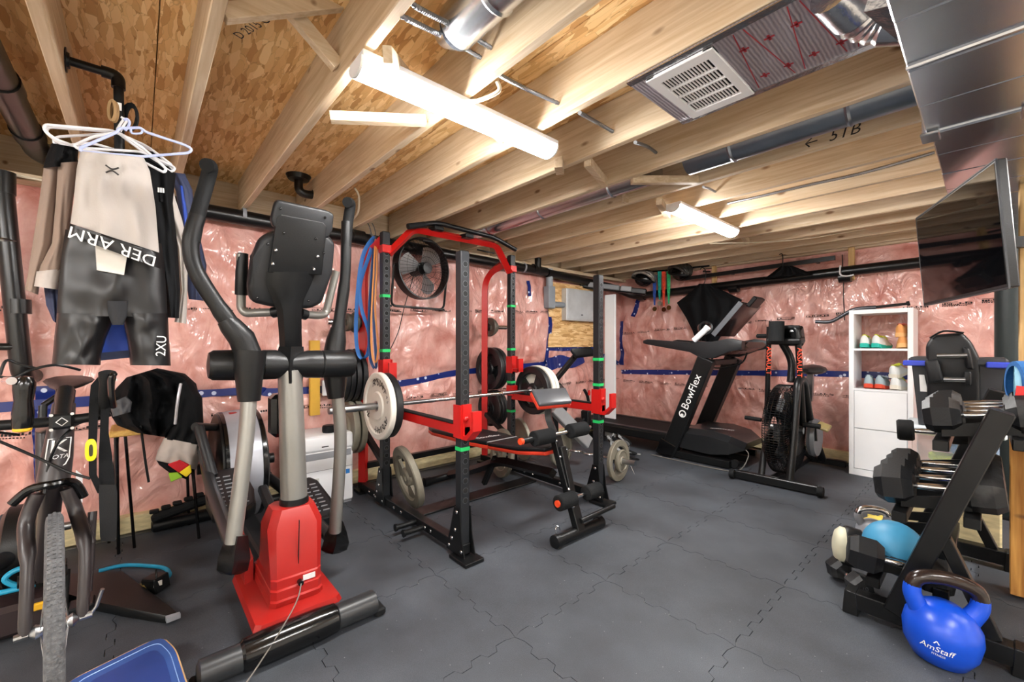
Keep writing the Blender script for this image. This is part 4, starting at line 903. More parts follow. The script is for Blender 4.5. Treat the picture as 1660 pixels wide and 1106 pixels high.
for k in range(110):
    a = 2 * PI * k / 110; d = V(0, math.cos(a), math.sin(a))
    cg.tube([FC + d * .1 + V(.1, 0, 0), FC + d * (FRr - .06) + V(.095, 0, 0), FC + d * FRr + V(.06, 0, 0), FC + d * FRr + V(-.06, 0, 0), FC + d * (FRr - .06) + V(-.095, 0, 0), FC + d * .1 + V(-.1, 0, 0)], .0034, 4)
for x in (-.085, -.05, -.018, .018, .05, .085):
    rr = FRr if abs(x) < .07 else FRr - .04
    cg.tube([FC + V(x, rr * math.cos(a), rr * math.sin(a)) for a in [2 * PI * i / 48 for i in range(48)]], .003, 4, closed=True)
cg.build('fan_cage', mat('gloss_black_wire', '#1a1a1b', .12, .3), ab)
for k in range(8):
    a = 2 * PI * k / 8; d = V(0, math.cos(a), math.sin(a)); e = V(0, -math.sin(a), math.cos(a))
    MB().prism([FC + d * .08 - e * .05, FC + d * .34 - e * .09, FC + d * .34 + e * .05, FC + d * .08 + e * .05], V(.05, 0, 0) + e * .02).build('fan_blade', DGR, ab)
MB().cyl(FC - V(.12, 0, 0), FC + V(.14, 0, 0), .03, n=14).build('axle', STEEL, ab)
MB().tube(fillet([(-1.13, 4.2, .06), (-1.125, 4.3, .45), (-1.125, 4.42, .93), (-1.13, 4.62, .93), (-1.12, 4.8, .5), (-1.11, 5.2, .08)], .12, 5), .033, 12).build('frame_tube', BLK, ab)
MB().tube(fillet([(-1.35, 4.2, .06), (-1.355, 4.3, .3), (-1.35, 4.5, .46), (-1.2, 5.2, .08)], .1, 4), .028, 12).build('frame_tube', BLK, ab)
MB().bar((-1.24, 4.17, .06), (-1.24, 5.25, .06), .06, .05, bev=.004).build('center_rail', BLK, ab)
MB().bar((-1.5, 5.28, .05), (-.93, 5.28, .05), .06, .06, bev=.006).build('rear_foot', BLK, ab)
MB().tube(fillet([(-1.2, 4.5, .9), (-1.2, 4.55, 1.1), (-1.27, 4.5, 1.26), (-1.29, 4.45, 1.33)], .1, 5), .033, 12).build('mast', BLK, ab)
MB().box(at(1262, 556, Y=4.45) + V(.05, .02, .02), (.28, .14, .05), (.2, 0, 0), bev=.01).build('console_tray', BLKP, ab)
MB().box(at(1283, 545, Y=4.5) + V(0, .03, 0), (.17, .1, .17), (.5, 0, 0), bev=.012).build('console', BLKG, ab)
MB().cyl(at(1258, 553, Y=4.36), at(1259, 521, Y=4.36), .062, n=22).build('foam_roll', FOAM, ab)
lv = MB().tube(fillet([at(1242, 690, Y=4.55), at(1244, 640, Y=4.5), at(1246, 560, Y=4.46), at(1247, 530, Y=4.46)], .05, 4), .022, 12).build('arm_lever', BLK, ab)
l2 = MB().tube(fillet([at(1302, 690, Y=4.55), at(1299, 640, Y=4.5), at(1294, 560, Y=4.46), at(1292, 531, Y=4.46), at(1272, 532, Y=4.5)], .05, 4), .026, 12).build('arm_lever', BLK, ab)
for L_, p in ((lv, (1246, 585)), (l2, (1296, 588))):
    o = at(p[0], p[1], Y=4.435); text('ASSAULT', .06, ORG, L_, o, (0, -.05, -1), (.8, .6, 0), sx=1.1)
MB().cyl(at(1228, 545, Y=4.5), at(1246, 545, Y=4.46), .02, n=12).build('hand_grip', BLKR, ab); MB().cyl(at(1278, 531, Y=4.46), at(1296, 531, Y=4.46), .02, n=12).build('hand_grip', BLKR, ab)
MB().cyl(at(1208, 677, Y=4.5), at(1234, 681, Y=4.5), .02, n=12).build('foot_peg', BLKR, ab); MB().cyl(at(1302, 688, Y=4.5), at(1330, 692, Y=4.5), .022, n=12).build('foot_peg', BLKR, ab)
MB().bar(at(1320, 688, Y=4.7), at(1322, 715, Y=4.7), .02, .03).build('crank', BLK, ab)
P_ = at(1335, 692, Y=4.62); MB().box(P_, (.1, .1, .03), (.4, .3, 0), bev=.008).build('pedal', mat('brass_pedal', '#8b7a4e', .5), ab)
MB().lathe([(.03, -.03), (.17, -.03), (.18, 0), (.17, .03), (.03, .03)], V(-1.09, 4.82, .36), (1, 0, 0), 28).build('chain_guard', mat('grey_guard', '#6c6f74', .35), ab)
MB().bar(at(1312, 650, Y=4.85), at(1314, 605, Y=4.85), .05, .05).build('seat_post', STEEL, ab)
s0 = at(1312, 600, Y=4.85)
MB().loft([[(s0.x + w * math.cos(a), s0.y + dy, s0.z + .0 + h * math.sin(a)) for a in [2 * PI * k / 12 for k in range(12)]] for dy, w, h in ((-.15, .03, .02), (-.08, .06, .035), (.02, .11, .045), (.12, .12, .05), (.16, .08, .03))]).build('seat', VINYL, ab, ang=60)
# ================================================================ SHOE CABINET with shoes
CY = 5.13; cxl, cxr = -.885, -.432; CT = 1.575
cab = thing('shoe_cabinet', 'tall white cabinet with two open shoe shelves above two flat doors', 'cabinet', ((cxl + cxr) / 2, CY + .19, 0))
zs = [at(1430, y, Y=CY).z for y in (507, 568, 635, 698)]
for x in (cxl + .019, cxr - .019): MB().box((x, CY + .19, CT / 2), (.038, .38, CT), bev=.002).build('side_panel', WHT, cab)
MB().box(((cxl + cxr) / 2, CY + .19, CT - .019), (cxr - cxl - .076, .38, .038)).build('top_panel', WHT, cab)
z1 = at(1430, 567, Y=CY).z; z2 = at(1430, 634, Y=CY).z; z3 = at(1430, 699, Y=CY).z
for z in (z1, z2, .03): MB().box(((cxl + cxr) / 2, CY + .19, z), (cxr - cxl - .076, .38, .02 if z > .1 else .06)).build('shelf', WHT, cab)
for za, zb in ((z3 + .003, z2 - .012), (.065, z3 - .003)): MB().box(((cxl + cxr) / 2, CY + .012, (za + zb) / 2), (cxr - cxl - .082, .018, zb - za), bev=.0015).build('door', WHT, cab)
MB().box(((cxl + cxr) / 2, CY + .37, z3 / 2 + .2), (cxr - cxl - .08, .008, z2 - .05)).build('back_panel', WHT, cab)
def shoe(c, rz, up_, sole, accent, label, tilt=0, s=1, roll=0):
    t = thing('running_shoe', label, 'shoe', c, (roll, tilt, rz), group='running shoes in the white cabinet')
    L = .28 * s
    def sec(x, w, z0, z1, n=10): return [(x, w * math.cos(PI * k / n), z0 + (z1 - z0) * (math.sin(PI * k / n)) ** .7) for k in range(n + 1)]
    so = [(-.5, .02, .05), (-.47, .032, .045), (-.3, .038, .035), (0, .036, .028), (.25, .045, .026), (.42, .036, .03), (.5, .012, .045)]
    MB().loft([[(x * L, -w * s, .0 if abs(x) < .4 else .012), (x * L, w * s, .0 if abs(x) < .4 else .012), (x * L, w * 1.0 * s, h * s), (x * L, -w * 1.0 * s, h * s)] for x, w, h in so]).build('sole', sole, t, local=True, ang=60)
    MB().loft([sec(x * L, w * s, z0 * s, z1 * s) for x, w, z0, z1 in ((-.485, .02, .04, .09), (-.42, .032, .035, .125), (-.3, .036, .03, .11), (-.12, .036, .028, .1), (.02, .037, .026, .11), (.2, .041, .025, .075), (.4, .036, .028, .055), (.49, .014, .035, .045))]).build('upper', up_, t, local=True, ang=60)
    MB().loft([[(x * L, w * s * math.cos(2 * PI * k / 10) , (z + .004 * math.sin(2 * PI * k / 10)) * s) for k in range(10)] for x, w, z in ((-.4, .015, .128), (-.3, .026, .118), (-.12, .026, .108), (-.02, .018, .115))]).build('collar', accent, t, local=True)
    m = MB()
    for i in range(4): m.tube([(.02 * s + i * .018 * s, -.02 * s, (.108 - i * .009) * s), (.025 * s + i * .018 * s, 0, (.117 - i * .009) * s), (.02 * s + i * .018 * s, .02 * s, (.108 - i * .009) * s)], .003, 5)
    m.build('laces', accent, t, local=True)
    return t
SW = mat('shoe_white_mesh', '#e2e4e2', .7, var=.05); SG = mat('shoe_grey_mesh', '#9fb0b8', .7, var=.1); TEAL = mat('shoe_teal_foam', '#19b5a4', .6); SO = mat('shoe_orange_mesh', '#e8a05a', .7); YEL = mat('shoe_yellow', '#d9dd3a', .6)
SOR = mat('shoe_orange_sole', '#f0b878', .6); CORAL = mat('shoe_coral', '#e0705a', .6); RSOLE = mat('shoe_red_sole', '#d8492e', .6); CREAM = mat('shoe_cream_sole', '#e5dfd0', .6)
zz1, zz2 = z1 + .011, z2 + .011
def fx_(px, y=CY + .15): return at(px, 600, Y=CY).x
shoe((fx_(1401), CY + .16, zz1), PI / 2 - .05, SW, TEAL, YEL, 'white shoe with a teal sole, left one of the upper shelf pair')
shoe((fx_(1425), CY + .16, zz1), PI / 2 - .25, SW, TEAL, YEL, 'white shoe with a teal sole, right one of the upper shelf pair')
shoe((fx_(1459), CY + .16, zz1), PI / 2 + .1, SO, SOR, CORAL, 'orange shoe standing on the upper shelf under its twin')
shoe((fx_(1461), CY + .17, zz1 + .115), PI / 2 - .1, SO, SOR, CORAL, 'orange shoe lying on top of the other orange shoe', tilt=-.15)
shoe((fx_(1405), CY + .16, zz2), PI / 2 + .05, SG, RSOLE, SG, 'grey shoe with a red sole, leftmost on the lower shelf')
shoe((fx_(1428), CY + .16, zz2), PI / 2 - .15, SG, RSOLE, SG, 'grey shoe with a red sole, second from left on the lower shelf')
shoe((fx_(1455), CY + .15, zz2), PI / 2 - .2, SW, CREAM, YEL, 'white shoe with yellow laces on the lower shelf, under another')
shoe((fx_(1453), CY + .17, zz2 + .125), PI / 2 - .2, SW, CREAM, YEL, 'white shoe with a heel loop stacked on the other white shoe', tilt=-.2)
cbr = thing('curl_bar', 'grey cambered curl bar lying across the top of the white cabinet', 'curl bar', (-.8, 5.25, CT))
Zt = CT + .016
q = [at(1322, 515, Y=5.25), at(1345, 515, Y=5.25), at(1362, 507, Y=5.25), at(1385, 495, Y=5.25), at(1420, 491, Y=5.25), at(1440, 488, Y=5.25), at(1470, 485, Y=5.25)]
q = [V(p.x, p.y, p.z - q[4].z + Zt + .01) for p in q]
MB().tube(spline(q[:5], 6), .018, 12).build('bent_bar', mat('gunmetal', '#56585d', .35, .7), cbr); MB().cyl(q[4], q[6], .013, n=12).build('sleeve', BLKP, cbr); MB().cyl(q[6], q[6] + V(.02, 0, .004), .022, n=12).build('collar', BLK, cbr)
# ================================================================ DUMBBELL RACK
dr = thing('dumbbell_rack', 'black steel dumbbell rack with slanted legs and three tiers, at the right', 'dumbbell rack', (-.15, 3.05, 0))
for y in (2.5, 3.6):
    MB().box((-.17, y, .065), (.48, .07, .075), bev=.004).build('base_rail', BLK, dr)
    for x in (-.42, .09): MB().prism([(x - .03, y - .04, 0), (x + .03, y - .04, 0), (x + .022, y - .036, .105), (x - .022, y - .036, .105)], (0, .08, 0), bev=.004).build('end_cap', BLKP, dr)
    MB().bar((-.27, y, .08), (.04, y, .99), .07, .105, up=(0, 1, 0), bev=.004).build('slanted_leg', BLK, dr)
    MB().bar((.02, y, .1), (-.12, y, .45), .045, .05, up=(0, 1, 0), bev=.003).build('rear_strut', BLK, dr)
def tray(x, z):
    MB().bar((x - .1, 2.53, z + .0), (x - .1, 3.57, z + .0), .045, .05, up=(1, 0, 0), bev=.003).build('tier_rail', BLK, dr)
    MB().bar((x + .12, 2.53, z + .04), (x + .12, 3.57, z + .04), .045, .05, up=(1, 0, 0), bev=.003).build('tier_rail', BLK, dr)
    for k in range(5):
        y = 2.6 + k * .22; MB().prism([(x - .1, y, z + .03), (x + .12, y, z + .07), (x + .12, y, z + .13), (x - .1, y, z + .08)], (0, .008, 0)).build('saddle', BLK, dr)
tray(-.03, .82); tray(-.16, .48); tray(-.25, .15)
HEXR = mat('black_hex_rubber', '#18191b', .4, spec=.3, var=.15, bump=.2, bscale=200, dust=.12)
def hexdb(c, rot, r, L, label, hl=None, grp='hex dumbbells', print_=None):
    t = thing('hex_dumbbell', label, 'dumbbell', c, rot, group=grp)
    hl = hl or r * 1.5
    for s in (-1, 1):
        prof = [(r * .62, s * (L / 2)), (r * .78, s * (L / 2 - .002)), (r, s * (L / 2 - hl * .25)), (r, s * (L / 2 - hl * .75)), (r * .7, s * (L / 2 - hl)), (.02, s * (L / 2 - hl))]
        m = MB(); rings = []
        for rr, x in prof:
            rings.append([m.bm.verts.new((x, rr * math.cos(PI / 6 + k * PI / 3), rr * math.sin(PI / 6 + k * PI / 3))) for k in range(6)])
        m.skin(rings); h = m.build('head', HEXR, t, local=True, ang=15)
        if print_:
            e = text(print_, r * .5, mat('grey_emboss', '#55585c', .5), None, (s * (L / 2 + .0006), 0, 0), (0, s, 0), (0, 0, 1)); e.parent = h
    hl2 = L / 2 - hl
    MB().lathe([(.011, -hl2 - .01), (.013, -hl2), (.0145, -hl2 * .6), (.0165, 0), (.0145, hl2 * .6), (.013, hl2), (.011, hl2 + .01)], (0, 0, 0), (1, 0, 0), 16).build('handle', CHR, t, local=True)
    return t
for i, (y, r, l) in enumerate(((2.63, .078, 'nearest'), (2.80, .08, 'second'), (2.98, .075, 'third'), (3.15, .07, 'fourth'))):
    hexdb((-.01, y, .955), (0, -.12, 0), r, .36, l + ' black hex dumbbell on the top tier of the rack', print_='25' if i == 0 else None)
for i, (y, r, l) in enumerate(((2.64, .09, 'nearest'), (2.83, .085, 'second'), (3.01, .08, 'third'), (3.18, .075, 'fourth'))):
    hexdb((-.15, y, .615), (0, -.12, 0), r, .41, l + ' black hex dumbbell on the middle tier, silver handle toward the leg', print_='35' if i == 0 else None)
hexdb((-.27, 2.585, .25), (.2, .12, .25), .085, .36, 'black hex dumbbell resting on the lowest tier beside the blue ball', print_='20')
hexdb((-.47, 2.72, .062), (.2, .0, -.85), .058, .24, 'small black hex dumbbell on the floor in front of the rack', print_='10')
def rounddb(c, rot, label):
    t = thing('round_dumbbell', label, 'dumbbell', c, rot, group='round-headed dumbbells')
    for s in (-1, 1): MB().lathe([(.01, s * .07), (.052, s * .07), (.06, s * .08), (.06, s * .135), (.052, s * .145), (.01, s * .145)], (0, 0, 0), (1, 0, 0), 24).build('head', BLKR, t, local=True)
    MB().lathe([(.012, -.075), (.016, 0), (.012, .075)], (0, 0, 0), (1, 0, 0), 14).build('handle', CHR, t, local=True)
rounddb(at(1510, 700, Y=3.35), (0, -.05, .1), 'round black dumbbell farther back, between the top and middle tiers')
tray(-.12, at(1510, 700, Y=3.35).z - .13) if False else None
# blue medicine ball on the lowest tier
mb = thing('medicine_ball', 'teal blue exercise ball resting on the lowest rack tier behind the slanted leg', 'ball', (-.30, 2.73, .27))
MB().sphere((-.30, 2.73, .27), .12, 28, 18).build('ball', mat('teal_blue_ball', '#3f8fb8', .5), mb)
MB().lathe([(.108, -.06), (.1215, -.02), (.1215, .02), (.108, .06)], (-.30, 2.73, .235), (.25, .1, 1), 32).build('dark_band', mat('dark_navy', '#1c2a38', .6), mb)
# pale and black focus pad
fp = thing('focus_mitt', 'cream and black padded mitt lying against the dumbbells on the floor', 'boxing mitt', at(1370, 900, Y=2.85))
c = at(1372, 885, Y=2.8)
hx, hy, hz = V(.15, -.25, .95).normalized(), V(-.93, -.35, .1).normalized(), None
hz = hx.cross(hy).normalized()
def disc(off, r, b): return [c + hy * off + hx * r * 1.25 * math.cos(a) + hz * r * math.sin(a) for a in [2 * PI * k / 20 for k in range(20)]]
MB().loft([disc(.0, .075, 0), disc(.03, .078, 0), disc(.05, .06, 0), disc(.058, .03, 0)]).build('pad_face', mat('cream_leather', '#cfcdb4', .55), fp, ang=60)
MB().loft([disc(-.06, .07, 0), disc(-.055, .084, 0), disc(.0, .088, 0), disc(.012, .084, 0)]).build('rim', VINYL, fp, ang=60)
MB().tube(spline([c - hy * .05 + hx * .07, c - hy * .12 + hx * .03, c - hy * .13 - hx * .05, c - hy * .05 - hx * .08], 5), .02, 8, ry=.008).build('hand_strap', BLKR, fp)
# grey kettlebell behind
def kettlebell(c, r, yaw, body, handle, label, hh=1.0, flare=None, tilt=0):
    t = thing('kettlebell', label, 'kettlebell', c, (0, tilt, yaw), group=None)
    MB().lathe([(.002, 0), (r * .62, 0), (r * .7, r * .03), (r * .93, r * .45), (r, r * .95), (r * .95, r * 1.3), (r * .72, r * 1.68), (r * .4, r * 1.88), (.002, r * 1.95)], (0, 0, 0), (0, 0, 1), 36).build('body', body, t, local=True, ang=60)
    P = spline([(-r * .62, 0, r * 1.5), (-r * .86, 0, r * 2.05), (-r * .72, 0, r * 2.55), (0, 0, r * 2.72), (r * .72, 0, r * 2.55), (r * .86, 0, r * 2.05), (r * .62, 0, r * 1.5)], 7)
    n = len(P)
    MB().tube(P, [r * (.23 if 6 < i < n - 7 else .25) for i in range(n)], 14).build('handle', handle, t, local=True, ang=60)
    for s in (0, 1):
        Q = P[:11] if s == 0 else P[-11:]
        MB().tube(Q, [r * (.29 - .006 * (i if s == 0 else 10 - i)) for i in range(11)], 16).build('handle_root', body, t, local=True, ang=60)
    return t
kettlebell(V(-.47, 3.4, 0), .085, .5, GRYP, CHR, 'small grey kettlebell with a chrome handle behind the floor dumbbells')
kb = kettlebell(V(-.128, 2.385, 0), .118, .42, BLUE, mat('worn_black_handle', '#241a16', .22), 'bright blue kettlebell with a dark glossy handle in the right foreground', tilt=.08)
bd = kb.children[0]
kbw = WM(kb)
fr = V(-.55, -.83, 0)                        # direction the print faces
def kbp(x, y, k=1):
    az = -2.05 + x / .118; z = .10 + y; r = .1185 * math.sqrt(max(.1, 1 - ((z - .112) / .19) ** 2)) + .0022
    return kbw @ V(r * math.cos(az), r * math.sin(az), z)
text('AmStaff', .03, WPRINT, bd, None, None, None, warp=lambda x, y: kbp(x, y - .015), shear=.2)
text('FITNESS', .011, WPRINT, bd, None, None, None, warp=lambda x, y: kbp(x + .008, y - .036))
text('^', .03, WPRINT, bd, None, None, None, warp=lambda x, y: kbp(x * 1.5, y + .005))
yb = thing('yellow_cloth', 'crumpled yellow cloth on the floor behind the grey kettlebell', 'cloth', (-.45, 3.75, 0))
MB().grid(lambda u, v: V(-.57 + .2 * u + .03 * noise.noise(V(u * 3, v * 3, 1)), 3.62 + .3 * v, .03 + .06 * (noise.noise(V(u * 4, v * 4, 2)) + .5) * math.sin(PI * u) * math.sin(PI * v)), 14, 14, thick=(0, 0, -.02)).build('cloth', mat('mustard_cloth', '#d3bd55', .8, bump=.4), yb, ang=60)
# grey tote with blue clips, black bag on top
tt = thing('storage_tote', 'dark grey storage tote with blue latches behind the dumbbells', 'storage bin', (-.14, 4.0, 0))
TX0, TX1, TY0, TY1 = -.33, .07, 3.82, 4.2
MB().loft([[(TX0 + .03, TY0 + .03, .72), (TX1 - .03, TY0 + .03, .72), (TX1 - .03, TY1 - .03, .72), (TX0 + .03, TY1 - .03, .72)], [(TX0, TY0, 1.12), (TX1, TY0, 1.12), (TX1, TY1, 1.12), (TX0, TY1, 1.12)]]).build('bin', mat('dark_tote', '#2b2d31', .5), tt, ang=30)
MB().box(((TX0 + TX1) / 2, (TY0 + TY1) / 2, 1.14), (TX1 - TX0 + .03, TY1 - TY0 + .03, .05), bev=.012).build('lid', mat('dark_tote', '#2b2d31', .5), tt)
for x in (TX0 - .005, TX1 - .04): MB().box((x + .02, TY0 - .02, 1.125), (.11, .02, .035), bev=.006).build('latch', mat('blue_latch', '#2c3fb0', .4), tt)
flat([(TX0 + .035, TY0 + .0, 1.05), (TX0 + .06, TY0 - .004, 1.05), (TX0 + .075, TY0 + .01, .94), (TX0 + .04, TY0 + .012, .94)], WPRINT, tt, 'paper_tag', .001, (0, -1, 0))
st = thing('storage_tote', 'clear storage tote with a white lid under the dark grey tote', 'storage bin', (-.14, 4.0, 0))
CLR = bpy.data.materials.new('clear_plastic'); CLR.use_nodes = True; _b = CLR.node_tree.nodes['Principled BSDF']; _b.inputs['Base Color'].default_value = (.85, .93, .95, 1); _b.inputs['Transmission Weight'].default_value = .8; _b.inputs['Roughness'].default_value = .15; _b.inputs['IOR'].default_value = 1.2
MB().box((-.15, 4.0, .53), (.4, .36, .3), bev=.02).build('bin', CLR, st); MB().box((-.15, 4.0, .70), (.46, .42, .035), bev=.01).build('lid', mat('frosted_lid', '#c9d3d6', .35), st)
for i, (h, z) in enumerate((('#2aa7a0', .43), ('#c9d24a', .5), ('#3b74b5', .58))): MB().box((-.2 + .06 * i, 3.95 + .03 * i, z), (.22, .18, .06), (0, 0, .2 * i), bev=.015).build('contents', mat('tote_content_%d' % i, h, .6), st)
sb = thing('storage_crate', 'plain pale crate carrying the two totes on the floor', 'storage bin', (-.15, 4.0, 0))
MB().box((-.15, 4.0, .2), (.42, .38, .36), bev=.01).build('crate', SILL, sb); MB().box((-.15, 4.0, .01), (.4, .36, .02)).build('base', SILL, sb)
# black padded bag standing on the tote: back panel, pockets, two steel bars
bg = thing('padded_vest', 'black padded weight vest with buckles standing on the dark tote', 'weight vest', (-.14, 3.9, 1.165))
def ap_(px, py, Y=3.74): return at(px, py, Y=Y)
MB().prism([ap_(1503, 665, 3.8), ap_(1500, 560, 3.8), ap_(1512, 543, 3.8), ap_(1560, 539, 3.8), ap_(1575, 555, 3.8), ap_(1588, 580, 3.8), ap_(1590, 660, 3.8)], (0, .1, 0), bev=.02, seg=3).build('back_panel', VINYL, bg)
MB().prism([ap_(1498, 585, 3.74), ap_(1521, 582, 3.74), ap_(1530, 620, 3.74), ap_(1504, 622, 3.74)], (0, .05, 0), bev=.014, seg=3).build('pocket', VINYL, bg)
MB().prism([ap_(1560, 562, 3.76), ap_(1572, 565, 3.76), ap_(1580, 600, 3.76), ap_(1566, 598, 3.76)], (0, .05, 0), bev=.012, seg=3).build('pocket', VINYL, bg)
MB().prism([ap_(1562, 602, 3.74), ap_(1575, 602, 3.74), ap_(1575, 625, 3.74), ap_(1562, 625, 3.74)], (0, .05, 0), bev=.01, seg=3).build('pocket', VINYL, bg)
MB().cyl(ap_(1519, 577, 3.74), ap_(1568, 576, 3.74), .014, n=14).build('steel_bar', STEEL, bg); MB().cyl(ap_(1530, 615, 3.72), ap_(1565, 616, 3.72), .014, n=14).build('steel_bar', STEEL, bg)
MB().tube(spline([ap_(1508, 548, 3.79), ap_(1530, 537, 3.78), ap_(1562, 540, 3.79)], 5), .014, 8, ry=.006).build('carry_strap', BLKR, bg)
# wooden bench at the right edge with a rolled blue mat
wbn = thing('wooden_workbench', 'rough wooden bench at the right edge carrying a rolled blue mat', 'workbench', (.35, 2.95, 0))
MB().box((.38, 2.98, .975), (.62, .75, .03), bev=.003).build('top_board', wood('orange_board', '#d9a55a', '#b97c34'), wbn)
MB().box((.38, 2.98, .90), (.6, .72, .06), bev=.003).build('apron', BLK, wbn)
for x, y in ((.12, 3.25), (.62, 2.7), (.62, 3.25)): MB().box((x, y, .47), (.09, .09, .9), bev=.003).build('leg', wood('orange_stud', '#d9a050', '#a86e2c', grain=(22, 22, 1.2)), wbn)
ym = thing('rolled_mat', 'rolled blue textured mat with a red woven tag on the wooden bench', 'mat', (.3, 2.75, .99))
MC = V(.075, 2.74, 1.085)
MATB = mat('blue_mat', '#1c5fa0', .8, var=.15, bump=.8, bscale=120); MATE = mat('pale_blue_mat_edge', '#8fc0d4', .8)
sp_ = []
for i in range(70):
    a = i * .28; r = .018 + .074 * i / 69; sp_.append((r * math.cos(a), r * math.sin(a)))
x2 = V(.35, .1, 0)
MB().loft([[MC + V(0, p[0] * 1, p[1]) + x2 * k for p in sp_] for k in (0, 1.4)], cap=False).build('rolled_layers', MATE, ym)
MB().lathe([(.074, -.002), (.093, 0), (.095, .01), (.095, .5), (.085, .502), (.08, .01)], MC, x2, 36, closed=True).build('outer_wrap', MATB, ym)
tgp = MC + V(.03, -.094, -.035); tg_ = MB().box(tgp, (.06, .006, .06), (0, .1, .28)).build('tag', mat('red_tag', '#d0201e', .6), ym)
text('hugger', .02, WPRINT, tg_, tgp + V(-.001, -.004, 0), V(.05, .02, 1), V(-1, -.2, .05))
# black tank / column behind
col_ = thing('support_column', 'tall dark steel support column behind the dumbbell rack', 'column', (.13, 4.75, 0))
MB().cyl((.13, 4.75, .012), (.13, 4.75, 2.235), .095, n=28).build('shaft', mat('dark_green_black_steel', '#1d2626', .5), col_); MB().box((.13, 4.75, .006), (.3, .3, .012)).build('base_plate', BLK, col_); MB().box((.13, 4.75, 2.242), (.3, .3, .012)).build('top_plate', BLK, col_)
# ================================================================ CEILING SERVICES
DX = -.15
du = thing('air_duct', 'large shiny sheet-metal air duct hanging below the joists at upper right', 'air duct', (.15, 2.0, 2.1))
def seam_duct(x0, x1, y0, y1, z0, z1, pitch, name):
    m = MB(); y = y0; k = 0
    while y < y1 - .02:
        yb = min(y + pitch, y1); m.box(((x0 + x1) / 2, (y + yb) / 2, (z0 + z1) / 2), (x1 - x0 - .002 * (k % 2), yb - y - .004, z1 - z0 - .002 * (k % 2)), (0, .004 * (k % 2), 0), bev=.004); y = yb; k += 1
    return m.build(name, GALV, du)
seam_duct(DX, .36, .55, 2.16, 2.02, 2.24, .27, 'trunk')
seam_duct(DX + .01, .16, 2.2, 4.5, 2.04, 2.24, .3, 'narrow_trunk')
MB().box((.02, 2.18, 2.13), (.36, .05, .235), bev=.006).build('drive_cleat', GALV, du)
for x in (DX + .012, .1): MB().box((x, 2.18, 2.012), (.05, .09, .012), bev=.003).build('cleat_tab', STEEL, du)
for y in (.9, 1.6): MB().tube([(x, y, 2.018) for x in (DX, .1, .36)], .006, 6).build('seam_rib', GALV, du)
# flexible foil duct and elbow entering the trunk
fo = thing('foil_duct', 'crinkled silver foil duct joining the big duct at the top right', 'air duct', (-.25, 1.4, 2.2))
E0, E1, E2 = at(1352, -20, Z=2.22), at(1405, 28, Z=2.19), at(1470, 30, Z=2.15)
P = fillet([E0, E1, V(DX + .02, E2.y, 2.14)], .12, 8); m = MB()
m.tube(P, [.062 + .006 * (i % 2) for i in range(len(P))], 18); m.build('flex', FOIL, fo, ang=20)
MB().loft([[at(1400, 20, Z=2.1), at(1470, 2, Z=2.08), at(1476, 66, Z=2.06), at(1455, 66, Z=2.08)], [V(DX, 1.3, 2.2), V(DX, 1.3, 2.05), V(DX, 1.55, 2.05), V(DX, 1.55, 2.2)]]).build('foil_wrap', FOIL, fo)
# panned joist bay with printed foil board and register
JA, JB = jface(4, 1), jface(5, -1)
BOARD = bpy.data.materials.new('foil_faced_board'); BOARD.use_nodes = True; nt = BOARD.node_tree; b = nt.nodes['Principled BSDF']; tc = nt.nodes.new('ShaderNodeTexCoord')
b.inputs['Roughness'].default_value = .38; b.inputs['Metallic'].default_value = .35
wv = nt.nodes.new('ShaderNodeTexWave'); nt.links.new(tc.outputs['Object'], wv.inputs['Vector']); wv.inputs['Scale'].default_value = 26; wv.inputs['Distortion'].default_value = 2; wv.inputs['Detail'].default_value = 4
rp = nt.nodes.new('ShaderNodeValToRGB'); nt.links.new(wv.outputs['Fac'], rp.inputs[0]); rp.color_ramp.elements[0].color = lin('#857f88'); rp.color_ramp.elements[1].color = lin('#a9a2a8'); nt.links.new(rp.outputs[0], b.inputs['Base Color'])
bpn = nt.nodes.new('ShaderNodeBump'); nt.links.new(wv.outputs['Fac'], bpn.inputs['Height']); bpn.inputs['Strength'].default_value = .4; bpn.inputs['Distance'].default_value = .003; nt.links.new(bpn.outputs[0], b.inputs['Normal'])
fbw = thing('duct_board', 'silver foil board with red print closing a joist bay at the ceiling', 'duct board', (-.4, (JA + JB) / 2, ZC - .01))
X0, X1 = -.905, -.15
MB().box(((X0 + X1) / 2, (JA + JB) / 2, ZC - .006), (X1 - X0, JB - JA + .06, .012)).build('board', BOARD, fbw)
rp_ = MB()
for k in range(6):
    x = -.56 + k * .075; rp_.box((x, (JA + JB) / 2, ZC - .0128), (.003, JB - JA, .001), (0, 0, .12 * (-1) ** k))
    for j in range(2): rp_.box((x + .02, JA + .1 + .2 * j, ZC - .0128), (.03, .008, .001)).box((x + .02, JA + .1 + .2 * j, ZC - .0128), (.008, .03, .001))
rp_.build('red_print', mat('red_print', '#9c2430', .6), fbw, smooth=False)
for y in (JA - .025, JB + .025): MB().box(((X0 + X1) / 2, y, ZC - .013), (X1 - X0, .03, .004)).build('foil_tape', FOIL, fbw)
vr = thing('vent_register', 'white rectangular vent grille with black slots on the ceiling', 'vent', (-.72, (JA + JB) / 2, ZC - .015))
vx0, vx1, vy0, vy1 = -.845, -.60, JA - .005, JB + .01
zv = ZC - .0125
m = MB(); ex, ey = .035, .05
m.box(((vx0 + vx1) / 2, vy0 + ey / 2, zv - .006), (vx1 - vx0, ey, .012), bev=.003).box(((vx0 + vx1) / 2, vy1 - ey / 2, zv - .006), (vx1 - vx0, ey, .012), bev=.003)
m.box((vx0 + ex / 2, (vy0 + vy1) / 2, zv - .006), (ex, vy1 - vy0, .0118), bev=.003).box((vx1 - ex / 2, (vy0 + vy1) / 2, zv - .006), (ex, vy1 - vy0, .0118), bev=.003)
m.build('frame', WHTP, vr)
